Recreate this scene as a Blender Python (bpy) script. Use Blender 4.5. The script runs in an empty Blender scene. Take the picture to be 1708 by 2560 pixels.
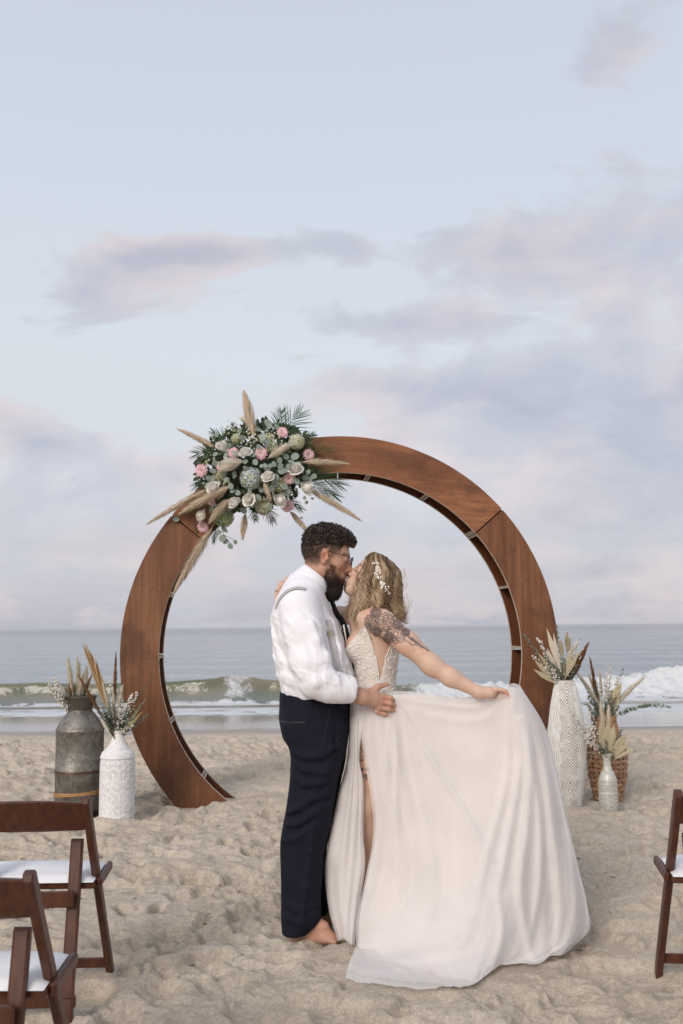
import bpy, math, random
import numpy as np
from mathutils import Matrix, Vector
R = math.radians
random.seed(7); rng = np.random.default_rng(7)
S = bpy.context.scene
col = S.collection

# ------------------------------------------------------------------ camera
FPX, CXP, CYP, CAMH = 2489.0, 854.0, 1280.0, 1.36      # focal length in photo pixels, principal point, eye height
PITCH, ROLL = math.atan(285 / FPX), R(0.53)
_f = np.array([0, math.cos(PITCH), math.sin(PITCH)]); _u0 = np.array([0, -math.sin(PITCH), math.cos(PITCH)]); _r0 = np.array([1., 0, 0])
_r = math.cos(ROLL) * _r0 - math.sin(ROLL) * _u0
_u = math.cos(ROLL) * _u0 + math.sin(ROLL) * _r0
CAMP = np.array([0, 0, CAMH])
cam_d = bpy.data.cameras.new('camera'); cam = bpy.data.objects.new('camera', cam_d); col.objects.link(cam)
cam_d.sensor_fit = 'VERTICAL'; cam_d.sensor_height = 36; cam_d.lens = FPX / 2560 * 36
cam_d.clip_end = 30000; cam_d.clip_start = 0.05
cam_d.dof.use_dof = True; cam_d.dof.focus_distance = 4.62; cam_d.dof.aperture_fstop = 4.5
cam.matrix_world = Matrix([[_r[0], _u[0], -_f[0], 0], [_r[1], _u[1], -_f[1], 0], [_r[2], _u[2], -_f[2], CAMH], [0, 0, 0, 1]])
S.camera = cam

def at(px, py, Y):
    "point of the world at depth Y seen at photo pixel px, py"
    d = _f * FPX + _r * (px - CXP) - _u * (py - CYP)
    return CAMP + d * (Y / d[1])
def gnd(px, py, z=0.0):
    d = _f * FPX + _r * (px - CXP) - _u * (py - CYP)
    return CAMP + d * ((z - CAMH) / d[2])
def pdir(px, py):
    d = _f * FPX + _r * (px - CXP) - _u * (py - CYP)
    return d / np.linalg.norm(d)

S.view_settings.view_transform = 'Standard'; S.view_settings.look = 'None'
S.view_settings.exposure = 0.50; S.view_settings.gamma = 1.0; S.view_settings.use_curve_mapping = False
S.render.engine = 'CYCLES'

def lin(r, g, b):
    "sRGB 0-255 -> linear"
    o = []
    for c in (r, g, b):
        c /= 255; o.append(c / 12.92 if c <= .04045 else ((c + .055) / 1.055) ** 2.4)
    return tuple(o)

def dis(r, g, b):
    "sky colour as it should appear after the exposure"
    k = 2 ** S.view_settings.exposure; return tuple(v / k for v in lin(r, g, b))

# ------------------------------------------------------------------ node helper
class NT:
    def __init__(s, tree): s.t = tree; s.n = tree.nodes; s.l = tree.links
    def new(s, typ, **kw):
        n = s.n.new(typ)
        for k, v in kw.items(): setattr(n, k, v)
        return n
    def put(s, sock, v):
        if isinstance(v, bpy.types.NodeSocket): s.l.new(v, sock)
        elif v is not None:
            if isinstance(v, (tuple, list)) and len(v) == 3 and sock.type == 'RGBA': v = (*v, 1)
            sock.default_value = v
    def math(s, op, a, b=None, c=None, clamp=False):
        n = s.new('ShaderNodeMath', operation=op, use_clamp=clamp)
        for i, v in enumerate((a, b, c)):
            if v is not None: s.put(n.inputs[i], v)
        return n.outputs[0]
    def vec(s, op, a, b=None):
        n = s.new('ShaderNodeVectorMath', operation=op); s.put(n.inputs[0], a)
        if b is not None: s.put(n.inputs['Scale'] if op == 'SCALE' else n.inputs[1], b)
        return n.outputs['Value'] if op in ('DOT_PRODUCT', 'LENGTH') else n.outputs[0]
    def xyz(s, v):
        n = s.new('ShaderNodeSeparateXYZ'); s.put(n.inputs[0], v); return n.outputs
    def comb(s, x, y, z):
        n = s.new('ShaderNodeCombineXYZ')
        for i, v in enumerate((x, y, z)): s.put(n.inputs[i], v)
        return n.outputs[0]
    def noise(s, v, scale=5, detail=3, rough=.5, dist=0.0, dim='3D', lac=2.0):
        n = s.new('ShaderNodeTexNoise', noise_dimensions=dim)
        s.put(n.inputs['Vector'], v); s.put(n.inputs['Scale'], scale); n.inputs['Detail'].default_value = detail
        n.inputs['Roughness'].default_value = rough; n.inputs['Distortion'].default_value = dist; n.inputs['Lacunarity'].default_value = lac
        return n.outputs['Fac']
    def vor(s, v, scale=5, feature='F1', out='Distance', rnd=1.0):
        n = s.new('ShaderNodeTexVoronoi', feature=feature); s.put(n.inputs['Vector'], v); n.inputs['Scale'].default_value = scale
        n.inputs['Randomness'].default_value = rnd
        return n.outputs[out]
    def wave(s, v, scale=5, dist=0, detail=2, dscale=1, axis='X', kind='BANDS'):
        n = s.new('ShaderNodeTexWave', wave_type=kind)
        if kind == 'BANDS': n.bands_direction = axis
        s.put(n.inputs['Vector'], v); n.inputs['Scale'].default_value = scale; n.inputs['Distortion'].default_value = dist
        n.inputs['Detail'].default_value = detail; n.inputs['Detail Scale'].default_value = dscale
        return n.outputs['Fac']
    def ramp(s, f, stops, interp='LINEAR'):
        n = s.new('ShaderNodeValToRGB'); cr = n.color_ramp; cr.interpolation = interp
        while len(cr.elements) < len(stops): cr.elements.new(.5)
        for e, (p, c) in zip(cr.elements, stops):
            e.position = p; e.color = (*c, 1) if isinstance(c, (tuple, list)) else (c, c, c, 1)
        s.put(n.inputs[0], f); return n.outputs['Color']
    def step(s, f, a, b, o0=0., o1=1.):
        n = s.new('ShaderNodeMapRange', interpolation_type='SMOOTHSTEP'); s.put(n.inputs[0], f)
        for i, v in zip((1, 2, 3, 4), (a, b, o0, o1)): n.inputs[i].default_value = v
        return n.outputs[0]
    def mix(s, f, a, b, blend='MIX'):
        n = s.new('ShaderNodeMix', data_type='RGBA', blend_type=blend)
        s.put(n.inputs[0], f); s.put(n.inputs[6], a); s.put(n.inputs[7], b); return n.outputs[2]
    def hsv(s, c, h=.5, sat=1, val=1):
        n = s.new('ShaderNodeHueSaturation'); s.put(n.inputs['Hue'], h); s.put(n.inputs['Saturation'], sat); s.put(n.inputs['Value'], val)
        s.put(n.inputs['Color'], c); return n.outputs[0]
    def bump(s, h, strength=.3, dist=.01, normal=None):
        n = s.new('ShaderNodeBump'); n.inputs['Strength'].default_value = strength; n.inputs['Distance'].default_value = dist
        s.put(n.inputs['Height'], h)
        if normal is not None: s.put(n.inputs['Normal'], normal)
        return n.outputs[0]
    def attr(s, name, out='Fac'):
        n = s.new('ShaderNodeAttribute'); n.attribute_name = name; return n.outputs[out]
    def map(s, v, loc=(0, 0, 0), rot=(0, 0, 0), sc=(1, 1, 1)):
        n = s.new('ShaderNodeMapping'); s.put(n.inputs[0], v); n.inputs[1].default_value = loc; n.inputs[2].default_value = rot; n.inputs[3].default_value = sc
        return n.outputs[0]

# ------------------------------------------------------------------ world: clear evening sky under a thin broken veil of cloud
SUN_EL, SUN_AZ = R(28), R(207)      # light comes from behind the camera, a little from its left
W = bpy.data.worlds.new('World'); S.world = W; W.use_nodes = True
W.node_tree.nodes.clear(); w = NT(W.node_tree)
sky = w.new('ShaderNodeTexSky', sky_type='NISHITA'); sky.sun_disc = False
sky.sun_elevation = SUN_EL; sky.sun_rotation = SUN_AZ; sky.altitude = 0; sky.air_density = 1.0; sky.dust_density = 2.0; sky.ozone_density = 1.0
bg1 = w.new('ShaderNodeBackground'); w.l.new(sky.outputs[0], bg1.inputs[0]); bg1.inputs[1].default_value = 0.12
D = w.new('ShaderNodeTexCoord').outputs['Generated']
dx, dy, dz = w.xyz(D)
el = w.math('MAXIMUM', dz, 0.0)
veil = w.ramp(el, [(0.0, dis(191, 191, 203)), (.06, dis(203, 203, 213)), (.16, dis(221, 223, 228)), (.27, dis(221, 227, 233)),
                   (.42, dis(215, 223, 234)), (.56, dis(210, 217, 230)), (1.0, dis(196, 203, 220))])
den = w.math('ADD', el, 0.16)
pl = w.comb(w.math('DIVIDE', dx, den), w.math('DIVIDE', dy, den), 0.0)
plr = w.map(pl, rot=(0, 0, R(-14)), sc=(0.75, 1.25, 1))
n1 = w.noise(plr, 1.15, 6, .56, .35)
n2 = w.noise(w.map(D, loc=(4.2, 1.7, 0), rot=(0, R(12), 0), sc=(1, 1, 2.1)), 8.5, 8, .60, .5)
nn = w.math('SUBTRACT', w.math('ADD', w.math('MULTIPLY', n1, .45), w.math('MULTIPLY', n2, .80)), .125)
def blob(px, py, ax, az, amp):
    "soft bank of cloud round a direction: half widths in direction units"
    c = pdir(px, py)
    a = w.math('DIVIDE', w.math('SUBTRACT', dx, float(c[0])), ax); b = w.math('DIVIDE', w.math('SUBTRACT', dz, float(c[2])), az)
    q = w.math('ADD', w.math('MULTIPLY', a, a), w.math('MULTIPLY', b, b))
    g = w.math('EXPONENT', w.math('MULTIPLY', q, -1.0))
    return w.math('MULTIPLY', w.math('MULTIPLY', g, w.math('GREATER_THAN', dy, 0.0)), amp)
bank = blob(1640, 1060, .16, .085, .30)
for b in ((1250, 1000, .13, .030, .20), (1000, 960, .10, .016, .18), (1560, 560, .12, .045, .18), (1300, 720, .12, .040, .17), (290, 660, .045, .030, .26), (410, 640, .065, .022, .26), (560, 625, .050, .015, .24), (240, 770, .032, .028, .20), (160, 830, .03, .012, .16), (800, 600, .070, .022, .24), (860, 640, .05, .02, .16), (1120, 620, .09, .022, .18),
          (60, 1080, .06, .028, .24), (180, 1120, .05, .014, .18), (400, 1190, .08, .016, .18), (220, 1330, .20, .03, .10), (1250, 1380, .30, .05, .16), (1560, 100, .06, .06, .18), (1450, 170, .05, .03, .14), (1280, 400, .06, .03, .12), (1100, 110, .03, .03, .10),
          (720, 770, .045, .010, .16), (700, 900, .04, .010, .16), (1050, 800, .09, .016, .16), (900, 820, .07, .014, .16), (300, 350, .25, .10, -.20), (850, 350, .25, .10, -.16), (560, 900, .14, .035, -.14), (300, 960, .10, .035, -.12)):
    bank = w.math('ADD', bank, blob(*b))
cov = w.math('ADD', w.math('ADD', nn, w.math('MULTIPLY', bank, 1.02)), w.math('MULTIPLY', w.step(el, .26, .10), .075))
mask = w.step(cov, .52, .68)
edge = w.step(cov, .47, .62)
tone = w.noise(w.map(D, loc=(9, 3, 0), sc=(1, 1, 1.6)), 5.0, 4, .55, .3)
ctop = w.mix(w.step(tone, .40, .60), dis(203, 204, 215), dis(225, 213, 215))        # pink where the low light catches, lavender elsewhere
ccol = w.mix(w.step(cov, .62, 1.05), ctop, dis(176, 178, 195))
glow = w.mix(w.math('MULTIPLY', w.step(el, .015, .07), w.step(el, .19, .10)), (0, 0, 0), w.mix(w.step(n2, .50, .64), (0, 0, 0), (.020, .008, .004)))
c1 = w.mix(w.math('MULTIPLY', mask, .85), veil, ccol)
c1 = w.mix(1.0, c1, glow, 'ADD')
bg2 = w.new('ShaderNodeBackground'); w.put(bg2.inputs[0], c1); bg2.inputs[1].default_value = 1.0
ms = w.new('ShaderNodeMixShader'); ms.inputs[0].default_value = .90
w.l.new(bg1.outputs[0], ms.inputs[1]); w.l.new(bg2.outputs[0], ms.inputs[2])
W.cycles.sampling_method = 'MANUAL'; W.cycles.sample_map_resolution = 512
wo = w.new('ShaderNodeOutputWorld'); w.l.new(ms.outputs[0], wo.inputs[0])

# ------------------------------------------------------------------ sun: low, very soft evening light through the veil
sd = bpy.data.lights.new('sun', 'SUN'); sd.energy = 1.5; sd.angle = R(22); sd.color = (1.0, .93, .86)
sun = bpy.data.objects.new('sun', sd); col.objects.link(sun)
_az = SUN_AZ   # measured from +Y towards +X
sv = Vector((math.sin(_az) * math.cos(SUN_EL), math.cos(_az) * math.cos(SUN_EL), math.sin(SUN_EL)))
sun.rotation_euler = sv.to_track_quat('Z', 'Y').to_euler()
sun.location = (-2, -3, 5)

# ------------------------------------------------------------------ mesh helpers
def npmesh(name, V, F, uv=None, attrs=None, smooth=True, mats=(), midx=None):
    "V (n,3); F: list of index arrays, each (m,k)"
    me = bpy.data.meshes.new(name)
    V = np.asarray(V, np.float32)
    if isinstance(F, np.ndarray): F = [F]
    F = [np.asarray(f, np.int32) for f in F if len(f)]
    nv = len(V); nl = sum(f.size for f in F); nf = sum(len(f) for f in F)
    me.vertices.add(nv); me.vertices.foreach_set('co', V.ravel())
    me.loops.add(nl); me.polygons.add(nf)
    me.loops.foreach_set('vertex_index', np.concatenate([f.ravel() for f in F]))
    cnt = np.concatenate([np.full(len(f), f.shape[1], np.int32) for f in F])
    st = np.concatenate([[0], np.cumsum(cnt)[:-1]]).astype(np.int32)
    me.polygons.foreach_set('loop_start', st)
    if midx is not None: me.polygons.foreach_set('material_index', np.asarray(midx, np.int32))
    me.update(calc_edges=True)
    me.polygons.foreach_set('use_smooth', np.full(nf, bool(smooth)))
    for k, a in (attrs or {}).items():
        a = np.asarray(a, np.float32)
        if a.ndim == 1:
            at_ = me.attributes.new(k, 'FLOAT', 'POINT'); at_.data.foreach_set('value', a)
        else:
            at_ = me.attributes.new(k, 'FLOAT_VECTOR', 'POINT'); at_.data.foreach_set('vector', a.ravel())
    for m in mats: me.materials.append(m)
    return me

def wloc(o):
    p = np.zeros(3)
    while o is not None:
        p = p + np.array(o.location); o = o.parent
    return p
def put(name, me, parent=None, loc=None, **props):
    o = bpy.data.objects.new(name, me); col.objects.link(o)
    if parent is not None: o.parent = parent
    if loc is not None: o.location = loc
    for k, v in props.items(): o[k] = v
    return o
class MB:
    "collects shapes; build() links them as ONE mesh object"
    def __init__(s): s.V = []; s.F = {}; s.n = 0; s.A = {}
    def add(s, V, F, **attrs):
        V = np.asarray(V, float)
        fl = F if isinstance(F, list) else [F]
        for f in fl:
            f = np.asarray(f, np.int32)
            if f.size: s.F.setdefault(f.shape[1], []).append(f + s.n)
        s.V.append(V); s.n += len(V)
        for k, a in attrs.items(): s.A.setdefault(k, []).append(np.broadcast_to(np.asarray(a, float), (len(V),)))
        return s
    def box(s, c, size, rot=None, bev=0.0):
        h = np.asarray(size, float) / 2
        if bev <= 0:
            V = np.array([[x, y, z] for x in (-1, 1) for y in (-1, 1) for z in (-1, 1)], float) * h
            F = np.array([[0, 1, 3, 2], [4, 6, 7, 5], [0, 4, 5, 1], [2, 3, 7, 6], [0, 2, 6, 4], [1, 5, 7, 3]])
            if rot is not None: V = V @ np.asarray(rot).T
            return s.add(V + np.asarray(c), F)
        b = min(bev, h.min() * .99); V = []; idx = {}
        for sx in (-1, 1):
            for sy in (-1, 1):
                for sz in (-1, 1):
                    for ax in range(3):
                        p = np.array([sx, sy, sz]) * (h - b); p[ax] = (sx, sy, sz)[ax] * h[ax]
                        idx[(sx, sy, sz, ax)] = len(V); V.append(p)
        V = np.array(V); Q = []; T = []
        def orient(f):
            p = V[f]; n = np.cross(p[1] - p[0], p[2] - p[0]); return f if n @ p.mean(0) > 0 else f[::-1]
        for ax in range(3):
            a, b_ = [k for k in range(3) if k != ax]
            for sg in (-1, 1):
                f = []
                for (u, v) in ((-1, -1), (1, -1), (1, 1), (-1, 1)):
                    k = [0, 0, 0]; k[ax] = sg; k[a] = u; k[b_] = v; f.append(idx[(*k, ax)])
                Q.append(orient(f))
            for u in (-1, 1):
                for v in (-1, 1):
                    k0 = [0, 0, 0]; k1 = [0, 0, 0]; k0[ax] = -1; k1[ax] = 1; k0[a] = k1[a] = u; k0[b_] = k1[b_] = v
                    Q.append(orient([idx[(*k0, a)], idx[(*k1, a)], idx[(*k1, b_)], idx[(*k0, b_)]]))
        for sx in (-1, 1):
            for sy in (-1, 1):
                for sz in (-1, 1): T.append(orient([idx[(sx, sy, sz, k)] for k in range(3)]))
        if rot is not None: V = V @ np.asarray(rot).T
        return s.add(V + np.asarray(c), [np.array(Q), np.array(T)])
    def beam(s, a, b, w, d, side=(0, 1, 0), bev=.004):
        "bar from a to b: w across 'side', d across the third axis"
        a = np.asarray(a, float); b = np.asarray(b, float); z = b - a; L = np.linalg.norm(z); z = z / L
        x = np.asarray(side, float); x = x - z * (x @ z); x /= np.linalg.norm(x); y = np.cross(z, x)
        return s.box((a + b) / 2, (w, d, L), np.stack([x, y, z], 1), bev)
    def tube(s, pts, rad, sides=6, cap=True, flat=1.0, **attrs):
        P = np.asarray(pts, float); n = len(P); rad = np.broadcast_to(np.asarray(rad, float), (n,))
        T = np.gradient(P, axis=0); T /= np.linalg.norm(T, axis=1)[:, None] + 1e-12
        ref = np.array([0, 0, 1.]) if abs(T[0][2]) < .9 else np.array([1., 0, 0])
        N = np.zeros((n, 3)); v = ref - T[0] * (ref @ T[0]); N[0] = v / np.linalg.norm(v)
        for i in range(1, n):
            v = N[i - 1] - T[i] * (N[i - 1] @ T[i]); N[i] = v / (np.linalg.norm(v) + 1e-12)
        B = np.cross(T, N); a = np.arange(sides) * 2 * np.pi / sides
        V = P[:, None] + rad[:, None, None] * (np.cos(a)[None, :, None] * N[:, None] + flat * np.sin(a)[None, :, None] * B[:, None])
        i = np.arange(n - 1)[:, None] * sides; j = np.arange(sides)[None]; k = (j + 1) % sides
        Q = np.stack([i + j, i + k, i + sides + k, i + sides + j], -1).reshape(-1, 4)
        F = [Q]
        if cap: F += [np.arange(sides)[::-1][None], (np.arange(sides) + (n - 1) * sides)[None]]
        at_ = {k_: (np.repeat(np.asarray(v_), sides) if np.ndim(v_) == 1 and len(v_) == n else v_) for k_, v_ in attrs.items()}
        return s.add(V.reshape(-1, 3), F, **at_)
    def grid(s, G, **attrs):
        G = np.asarray(G, float); a, b = G.shape[:2]
        i = np.arange(a - 1)[:, None] * b; j = np.arange(b - 1)[None]
        Q = np.stack([i + j, i + j + 1, i + b + j + 1, i + b + j], -1).reshape(-1, 4)
        return s.add(G.reshape(-1, 3), Q, **{k: np.asarray(v).ravel() if np.ndim(v) else v for k, v in attrs.items()})
    def ball(s, c, r, seg=8, rings=5, **attrs):
        r = np.broadcast_to(np.asarray(r, float), (3,))
        t = np.linspace(0, np.pi, rings + 1)[1:-1]; a = np.arange(seg) * 2 * np.pi / seg
        V = [[0, 0, 1]] + [[math.sin(x) * math.cos(y), math.sin(x) * math.sin(y), math.cos(x)] for x in t for y in a] + [[0, 0, -1]]
        V = np.array(V) * r + np.asarray(c); m = len(t); T = []; Q = []
        for j in range(seg):
            k = (j + 1) % seg; T.append([0, 1 + j, 1 + k]); T.append([len(V) - 1, 1 + (m - 1) * seg + k, 1 + (m - 1) * seg + j])
            for i in range(m - 1): Q.append([1 + i * seg + j, 1 + (i + 1) * seg + j, 1 + (i + 1) * seg + k, 1 + i * seg + k])
        return s.add(V, [np.array(T), np.array(Q).reshape(-1, 4)], **attrs)
    def mesh(s, name, mat, smooth=True):
        V = np.concatenate(s.V); F = [np.concatenate(f) for f in s.F.values()]
        A = {k: np.concatenate(v) for k, v in s.A.items()}
        return npmesh(name, V, F, attrs=A, smooth=smooth, mats=[mat])
    def build(s, name, mat, parent=None, smooth=True, world=True, **props):
        if parent is not None and world:
            off = wloc(parent); s.V = [v - off for v in s.V]
        return put(name, s.mesh(name, mat, smooth), parent, **props)

def thing(name, label, cat, loc, group=None):
    o = bpy.data.objects.new(name, None); col.objects.link(o); o.location = tuple(float(v) for v in loc); o.empty_display_size = .1
    o['label'] = label; o['category'] = cat
    if group: o['group'] = group
    return o

# numpy gradient noise
_perm = np.random.default_rng(3).permutation(512).astype(np.int64); _perm = np.concatenate([_perm, _perm, _perm])
_g2 = np.stack([np.cos(np.arange(512) * 2.399963), np.sin(np.arange(512) * 2.399963)], 1)
def pn2(x, y):
    xi = np.floor(x).astype(np.int64); yi = np.floor(y).astype(np.int64); xf = x - xi; yf = y - yi
    u = xf * xf * xf * (xf * (xf * 6 - 15) + 10); v = yf * yf * yf * (yf * (yf * 6 - 15) + 10)
    def g(ix, iy, ax, ay):
        h = _g2[_perm[_perm[ix & 511] + (iy & 511)]]; return h[..., 0] * ax + h[..., 1] * ay
    a = g(xi, yi, xf, yf); b = g(xi + 1, yi, xf - 1, yf); c = g(xi, yi + 1, xf, yf - 1); d = g(xi + 1, yi + 1, xf - 1, yf - 1)
    return (a + u * (b - a)) + v * ((c + u * (d - c)) - (a + u * (b - a)))
def fbm(x, y, o=4, gain=.5, lac=2.03):
    s = 0; a = 1
    for i in range(o):
        s = s + a * pn2(x + 17.3 * i, y + 9.1 * i); a *= gain; x = x * lac; y = y * lac
    return s
_g3 = np.random.default_rng(5).normal(size=(512, 3)); _g3 /= np.linalg.norm(_g3, axis=1)[:, None]
def pn3(P):
    I = np.floor(P).astype(np.int64); f = P - I; u = f * f * f * (f * (f * 6 - 15) + 10); r = 0
    for cx in (0, 1):
        for cy in (0, 1):
            for cz in (0, 1):
                h = _perm[_perm[_perm[(I[:, 0] + cx) & 511] + ((I[:, 1] + cy) & 511)] + ((I[:, 2] + cz) & 511)]
                w_ = (u[:, 0] if cx else 1 - u[:, 0]) * (u[:, 1] if cy else 1 - u[:, 1]) * (u[:, 2] if cz else 1 - u[:, 2])
                r = r + w_ * np.einsum('ij,ij->i', _g3[h], f - np.array([cx, cy, cz]))
    return r
def sstep(x, a, b):
    t = np.clip((x - a) / (b - a), 0, 1); return t * t * (3 - 2 * t)

# ------------------------------------------------------------------ material helpers
def mat(name):
    m = bpy.data.materials.new(name); m.use_nodes = True; t = NT(m.node_tree)
    b = t.n['Principled BSDF']; return m, t, b
def simple(name, c, rough=.6, var=.12, scale=12, spec=.4, bump=0.0, bscale=60, sheen=0.0, metal=0.0):
    m, t, b = mat(name)
    P = t.new('ShaderNodeTexCoord').outputs['Object']
    n = t.noise(P, scale, 4, .55)
    t.put(b.inputs['Base Color'], t.hsv(c, val=t.step(n, .25, .75, 1 - var, 1 + var)))
    b.inputs['Roughness'].default_value = rough; b.inputs['Specular IOR Level'].default_value = spec; b.inputs['Metallic'].default_value = metal
    if sheen: b.inputs['Sheen Weight'].default_value = sheen
    if bump: t.put(b.inputs['Normal'], t.bump(t.noise(P, bscale, 3, .6), bump, .003))
    return m
# ------------------------------------------------------------------ sand
def sand_base(y):
    return np.where(y > 11.0, -0.016 * (y - 11.0) - .0016 * np.maximum(y - 15, 0) ** 2, 0.0)
SANDGRID = {}
def sand_z(x, y):
    "height of the sand surface"
    g = SANDGRID; x = np.asarray(x, float); y = np.asarray(y, float)
    if not g: return np.zeros(np.broadcast(x, y).shape)
    i = np.clip(np.searchsorted(g['yy'], y) - 1, 0, len(g['yy']) - 2); j = np.clip((x / (1.35 + .42 * y) + 1) / 2 * (g['NC'] - 1), 0, g['NC'] - 2).astype(int)
    Z = g['Z']; return np.maximum(np.maximum(Z[i, j], Z[i + 1, j]), np.maximum(Z[i, j + 1], Z[i + 1, j + 1]))
def build_sand():
    ys = [3.2]
    while ys[-1] < 22: ys.append(ys[-1] + .0022 * ys[-1] * (1 if ys[-1] < 14.5 else 4))
    yy = np.array(ys); NC = 740
    u = np.linspace(-1, 1, NC)
    X = u[None] * (1.35 + .42 * yy)[:, None]; Y = np.repeat(yy[:, None], NC, 1)
    # slightly wandering columns and rows so that the grid never shows
    h = .045 * fbm(X * .55, Y * .55, 2) + .060 * fbm(X * 1.5 + 4, Y * 1.8, 3)
    rg = 1 - np.abs(fbm(X * 2.3 + .4 * Y + 30, Y * 3.4, 3, .5)) * 2.2
    h += .034 * np.clip(rg, 0, 1) ** 2
    rg2 = 1 - np.abs(fbm(X * .9 + .2 * Y + 11, Y * 1.5 + 5, 3, .5)) * 2.2; h += .030 * np.clip(rg2, 0, 1) ** 2 * sstep(Y, 5, 8)
    pr = np.random.default_rng(21)
    # footprints and scuffs: pits with pushed-up rims, later ones cut earlier ones
    for k in range(2300):
        yc = 3.3 + 10.0 * pr.random() ** 1.25; xc = (pr.random() * 2 - 1) * (1.3 + .42 * yc)
        L = pr.uniform(.07, .20); Wd = L * pr.uniform(.35, .75); th = pr.uniform(0, np.pi); dp = pr.uniform(.014, .046)
        r = L * 2.0
        i0, i1 = np.searchsorted(yy, (yc - r, yc + r)); wy = 1.35 + .42 * yc
        j0 = int(np.clip(((xc - r) / wy + 1) / 2 * (NC - 1), 0, NC - 1)); j1 = int(np.clip(((xc + r) / wy + 1) / 2 * (NC - 1) + 2, 0, NC))
        if i1 - i0 < 2 or j1 - j0 < 2: continue
        xs = X[i0:i1, j0:j1] - xc; yl = Y[i0:i1, j0:j1] - yc
        a = xs * np.cos(th) + yl * np.sin(th); b = -xs * np.sin(th) + yl * np.cos(th)
        wob = 1 + .30 * pn2(xs * 14 + k, yl * 14 + 2 * k)
        q = np.sqrt((a / L) ** 2 + (b / Wd) ** 2) * wob
        tilt = 1 + .7 * (a / L) * pr.choice((-1, 1))
        pit = -dp * (1 - sstep(q, .35, 1.0)) * np.clip(tilt, .15, 1.8)
        rim = dp * .50 * np.exp(-((q - 1.16) / .20) ** 2) * (1 + .8 * pn2(xs * 25 + k, yl * 25))
        keep = 1 - .55 * (1 - sstep(q, .3, .9))
        h[i0:i1, j0:j1] = h[i0:i1, j0:j1] * keep + pit + rim
    # crumbs and clods
    cl = np.clip(fbm(X * 1.6 + 80, Y * 1.9, 3) * 2 + .35, 0, 1)
    h += cl * .020 * np.abs(fbm(X * 13, Y * 13, 3, .6)) + .0040 * fbm(X * 30, Y * 30, 2) * (.4 + cl)
    lim = np.interp(Y, [3.5, 4.5, 7, 12], [.032, .040, .052, .065]); h = lim * np.tanh(h / lim)
    far = 1 - sstep(Y, 11.5, 13.6) * .93
    Z = h * far * np.interp(Y, [4, 7, 12], [.95, 1.15, 1.5]) + sand_base(Y)
    # level pads where things stand
    for (px, py, rr) in PADS:
        d = np.hypot(X - px, Y - py); k = 1 - sstep(d, rr * .7, rr * 1.5); Z = Z * (1 - k) + (.006 + .2 * Z) * k + (.016 if rr < .21 else 0) * np.exp(-((d - rr * 1.05) / (rr * .22)) ** 2) * (1 + 1.5 * pn2(X * 12, Y * 12))
    SANDGRID.update(yy=yy, Z=Z, NC=NC)
    # outer skirt columns and rows reach far along the shore and behind the camera
    ext = np.array([1.5, 3, 8, 25, 80]); wl = (1.35 + .42 * yy)[:, None]
    XL = -wl - ext[None, ::-1]; XR = wl + ext[None]
    zb = np.repeat(sand_base(yy)[:, None], 5, 1)
    X = np.concatenate([XL, X, XR], 1); Y = np.repeat(yy[:, None], X.shape[1], 1); Z = np.concatenate([zb, Z, zb], 1)
    rows = []
    for yb, k in ((-40, 1.), (-8, 1.), (0, 1.), (2.0, 1.), (2.8, .6)):
        rows.append(np.stack([X[0], np.full(X.shape[1], yb), Z[0] * (1 - k)], 1))
    G = np.concatenate([np.stack(rows), np.stack([X, Y, Z], 2)], 0)
    m, t, b = mat('dry_sand')
    P = t.new('ShaderNodeTexCoord').outputs['Object']
    px_, py_, pz_ = t.xyz(P)
    n1 = t.noise(P, 1.6, 5, .6); n2 = t.noise(P, 42, 4, .65); n3 = t.noise(P, 420, 2, .6)
    c = t.ramp(n1, [(.3, (.61, .505, .395)), (.5, (.67, .565, .45)), (.72, (.73, .63, .515))])
    c = t.hsv(c, val=t.step(n2, .25, .75, .82, 1.12))
    c = t.hsv(c, val=t.step(t.noise(P, 130, 3, .7), .3, .7, .88, 1.10))
    c = t.hsv(c, val=t.step(n3, .25, .75, .80, 1.14))
    # dark shell and seaweed specks
    sp = t.math('MULTIPLY', t.step(t.vor(P, 26), .085, .05), t.step(t.noise(P, 5.0, 2), .55, .65))
    c = t.mix(t.math('MULTIPLY', sp, .75), c, (.13, .085, .05))
    wet = t.step(t.math('ADD', py_, t.math('MULTIPLY', t.math('SUBTRACT', t.noise(t.map(P, sc=(.5, 1, 1)), .8, 4), .5), 1.2)), 12.9, 13.7)
    c = t.mix(wet, c, (.23, .19, .155))
    t.put(b.inputs['Base Color'], c)
    t.put(b.inputs['Roughness'], t.math('SUBTRACT', .95, t.math('MULTIPLY', wet, .62)))
    t.put(b.inputs['Specular IOR Level'], t.math('ADD', .12, t.math('MULTIPLY', wet, .4)))
    hgt = t.math('ADD', t.math('MULTIPLY', t.noise(P, 75, 4, .7), .7), t.math('MULTIPLY', n3, .30))
    nb = t.new('ShaderNodeBump'); nb.inputs['Distance'].default_value = .018; t.put(nb.inputs['Height'], hgt)
    t.put(nb.inputs['Strength'], t.math('MULTIPLY', t.math('SUBTRACT', 1.0, wet), 1.0))
    t.put(b.inputs['Normal'], nb.outputs[0])
    a_, b_ = G.shape[:2]
    i = np.arange(a_ - 1)[:, None] * b_; j = np.arange(b_ - 1)[None]
    Q = np.stack([i + j, i + j + 1, i + b_ + j + 1, i + b_ + j], -1).reshape(-1, 4)
    put('beach_sand', npmesh('beach_sand', G.reshape(-1, 3), Q, mats=[m]), kind='structure', label='trampled pale dry sand of the beach')
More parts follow.
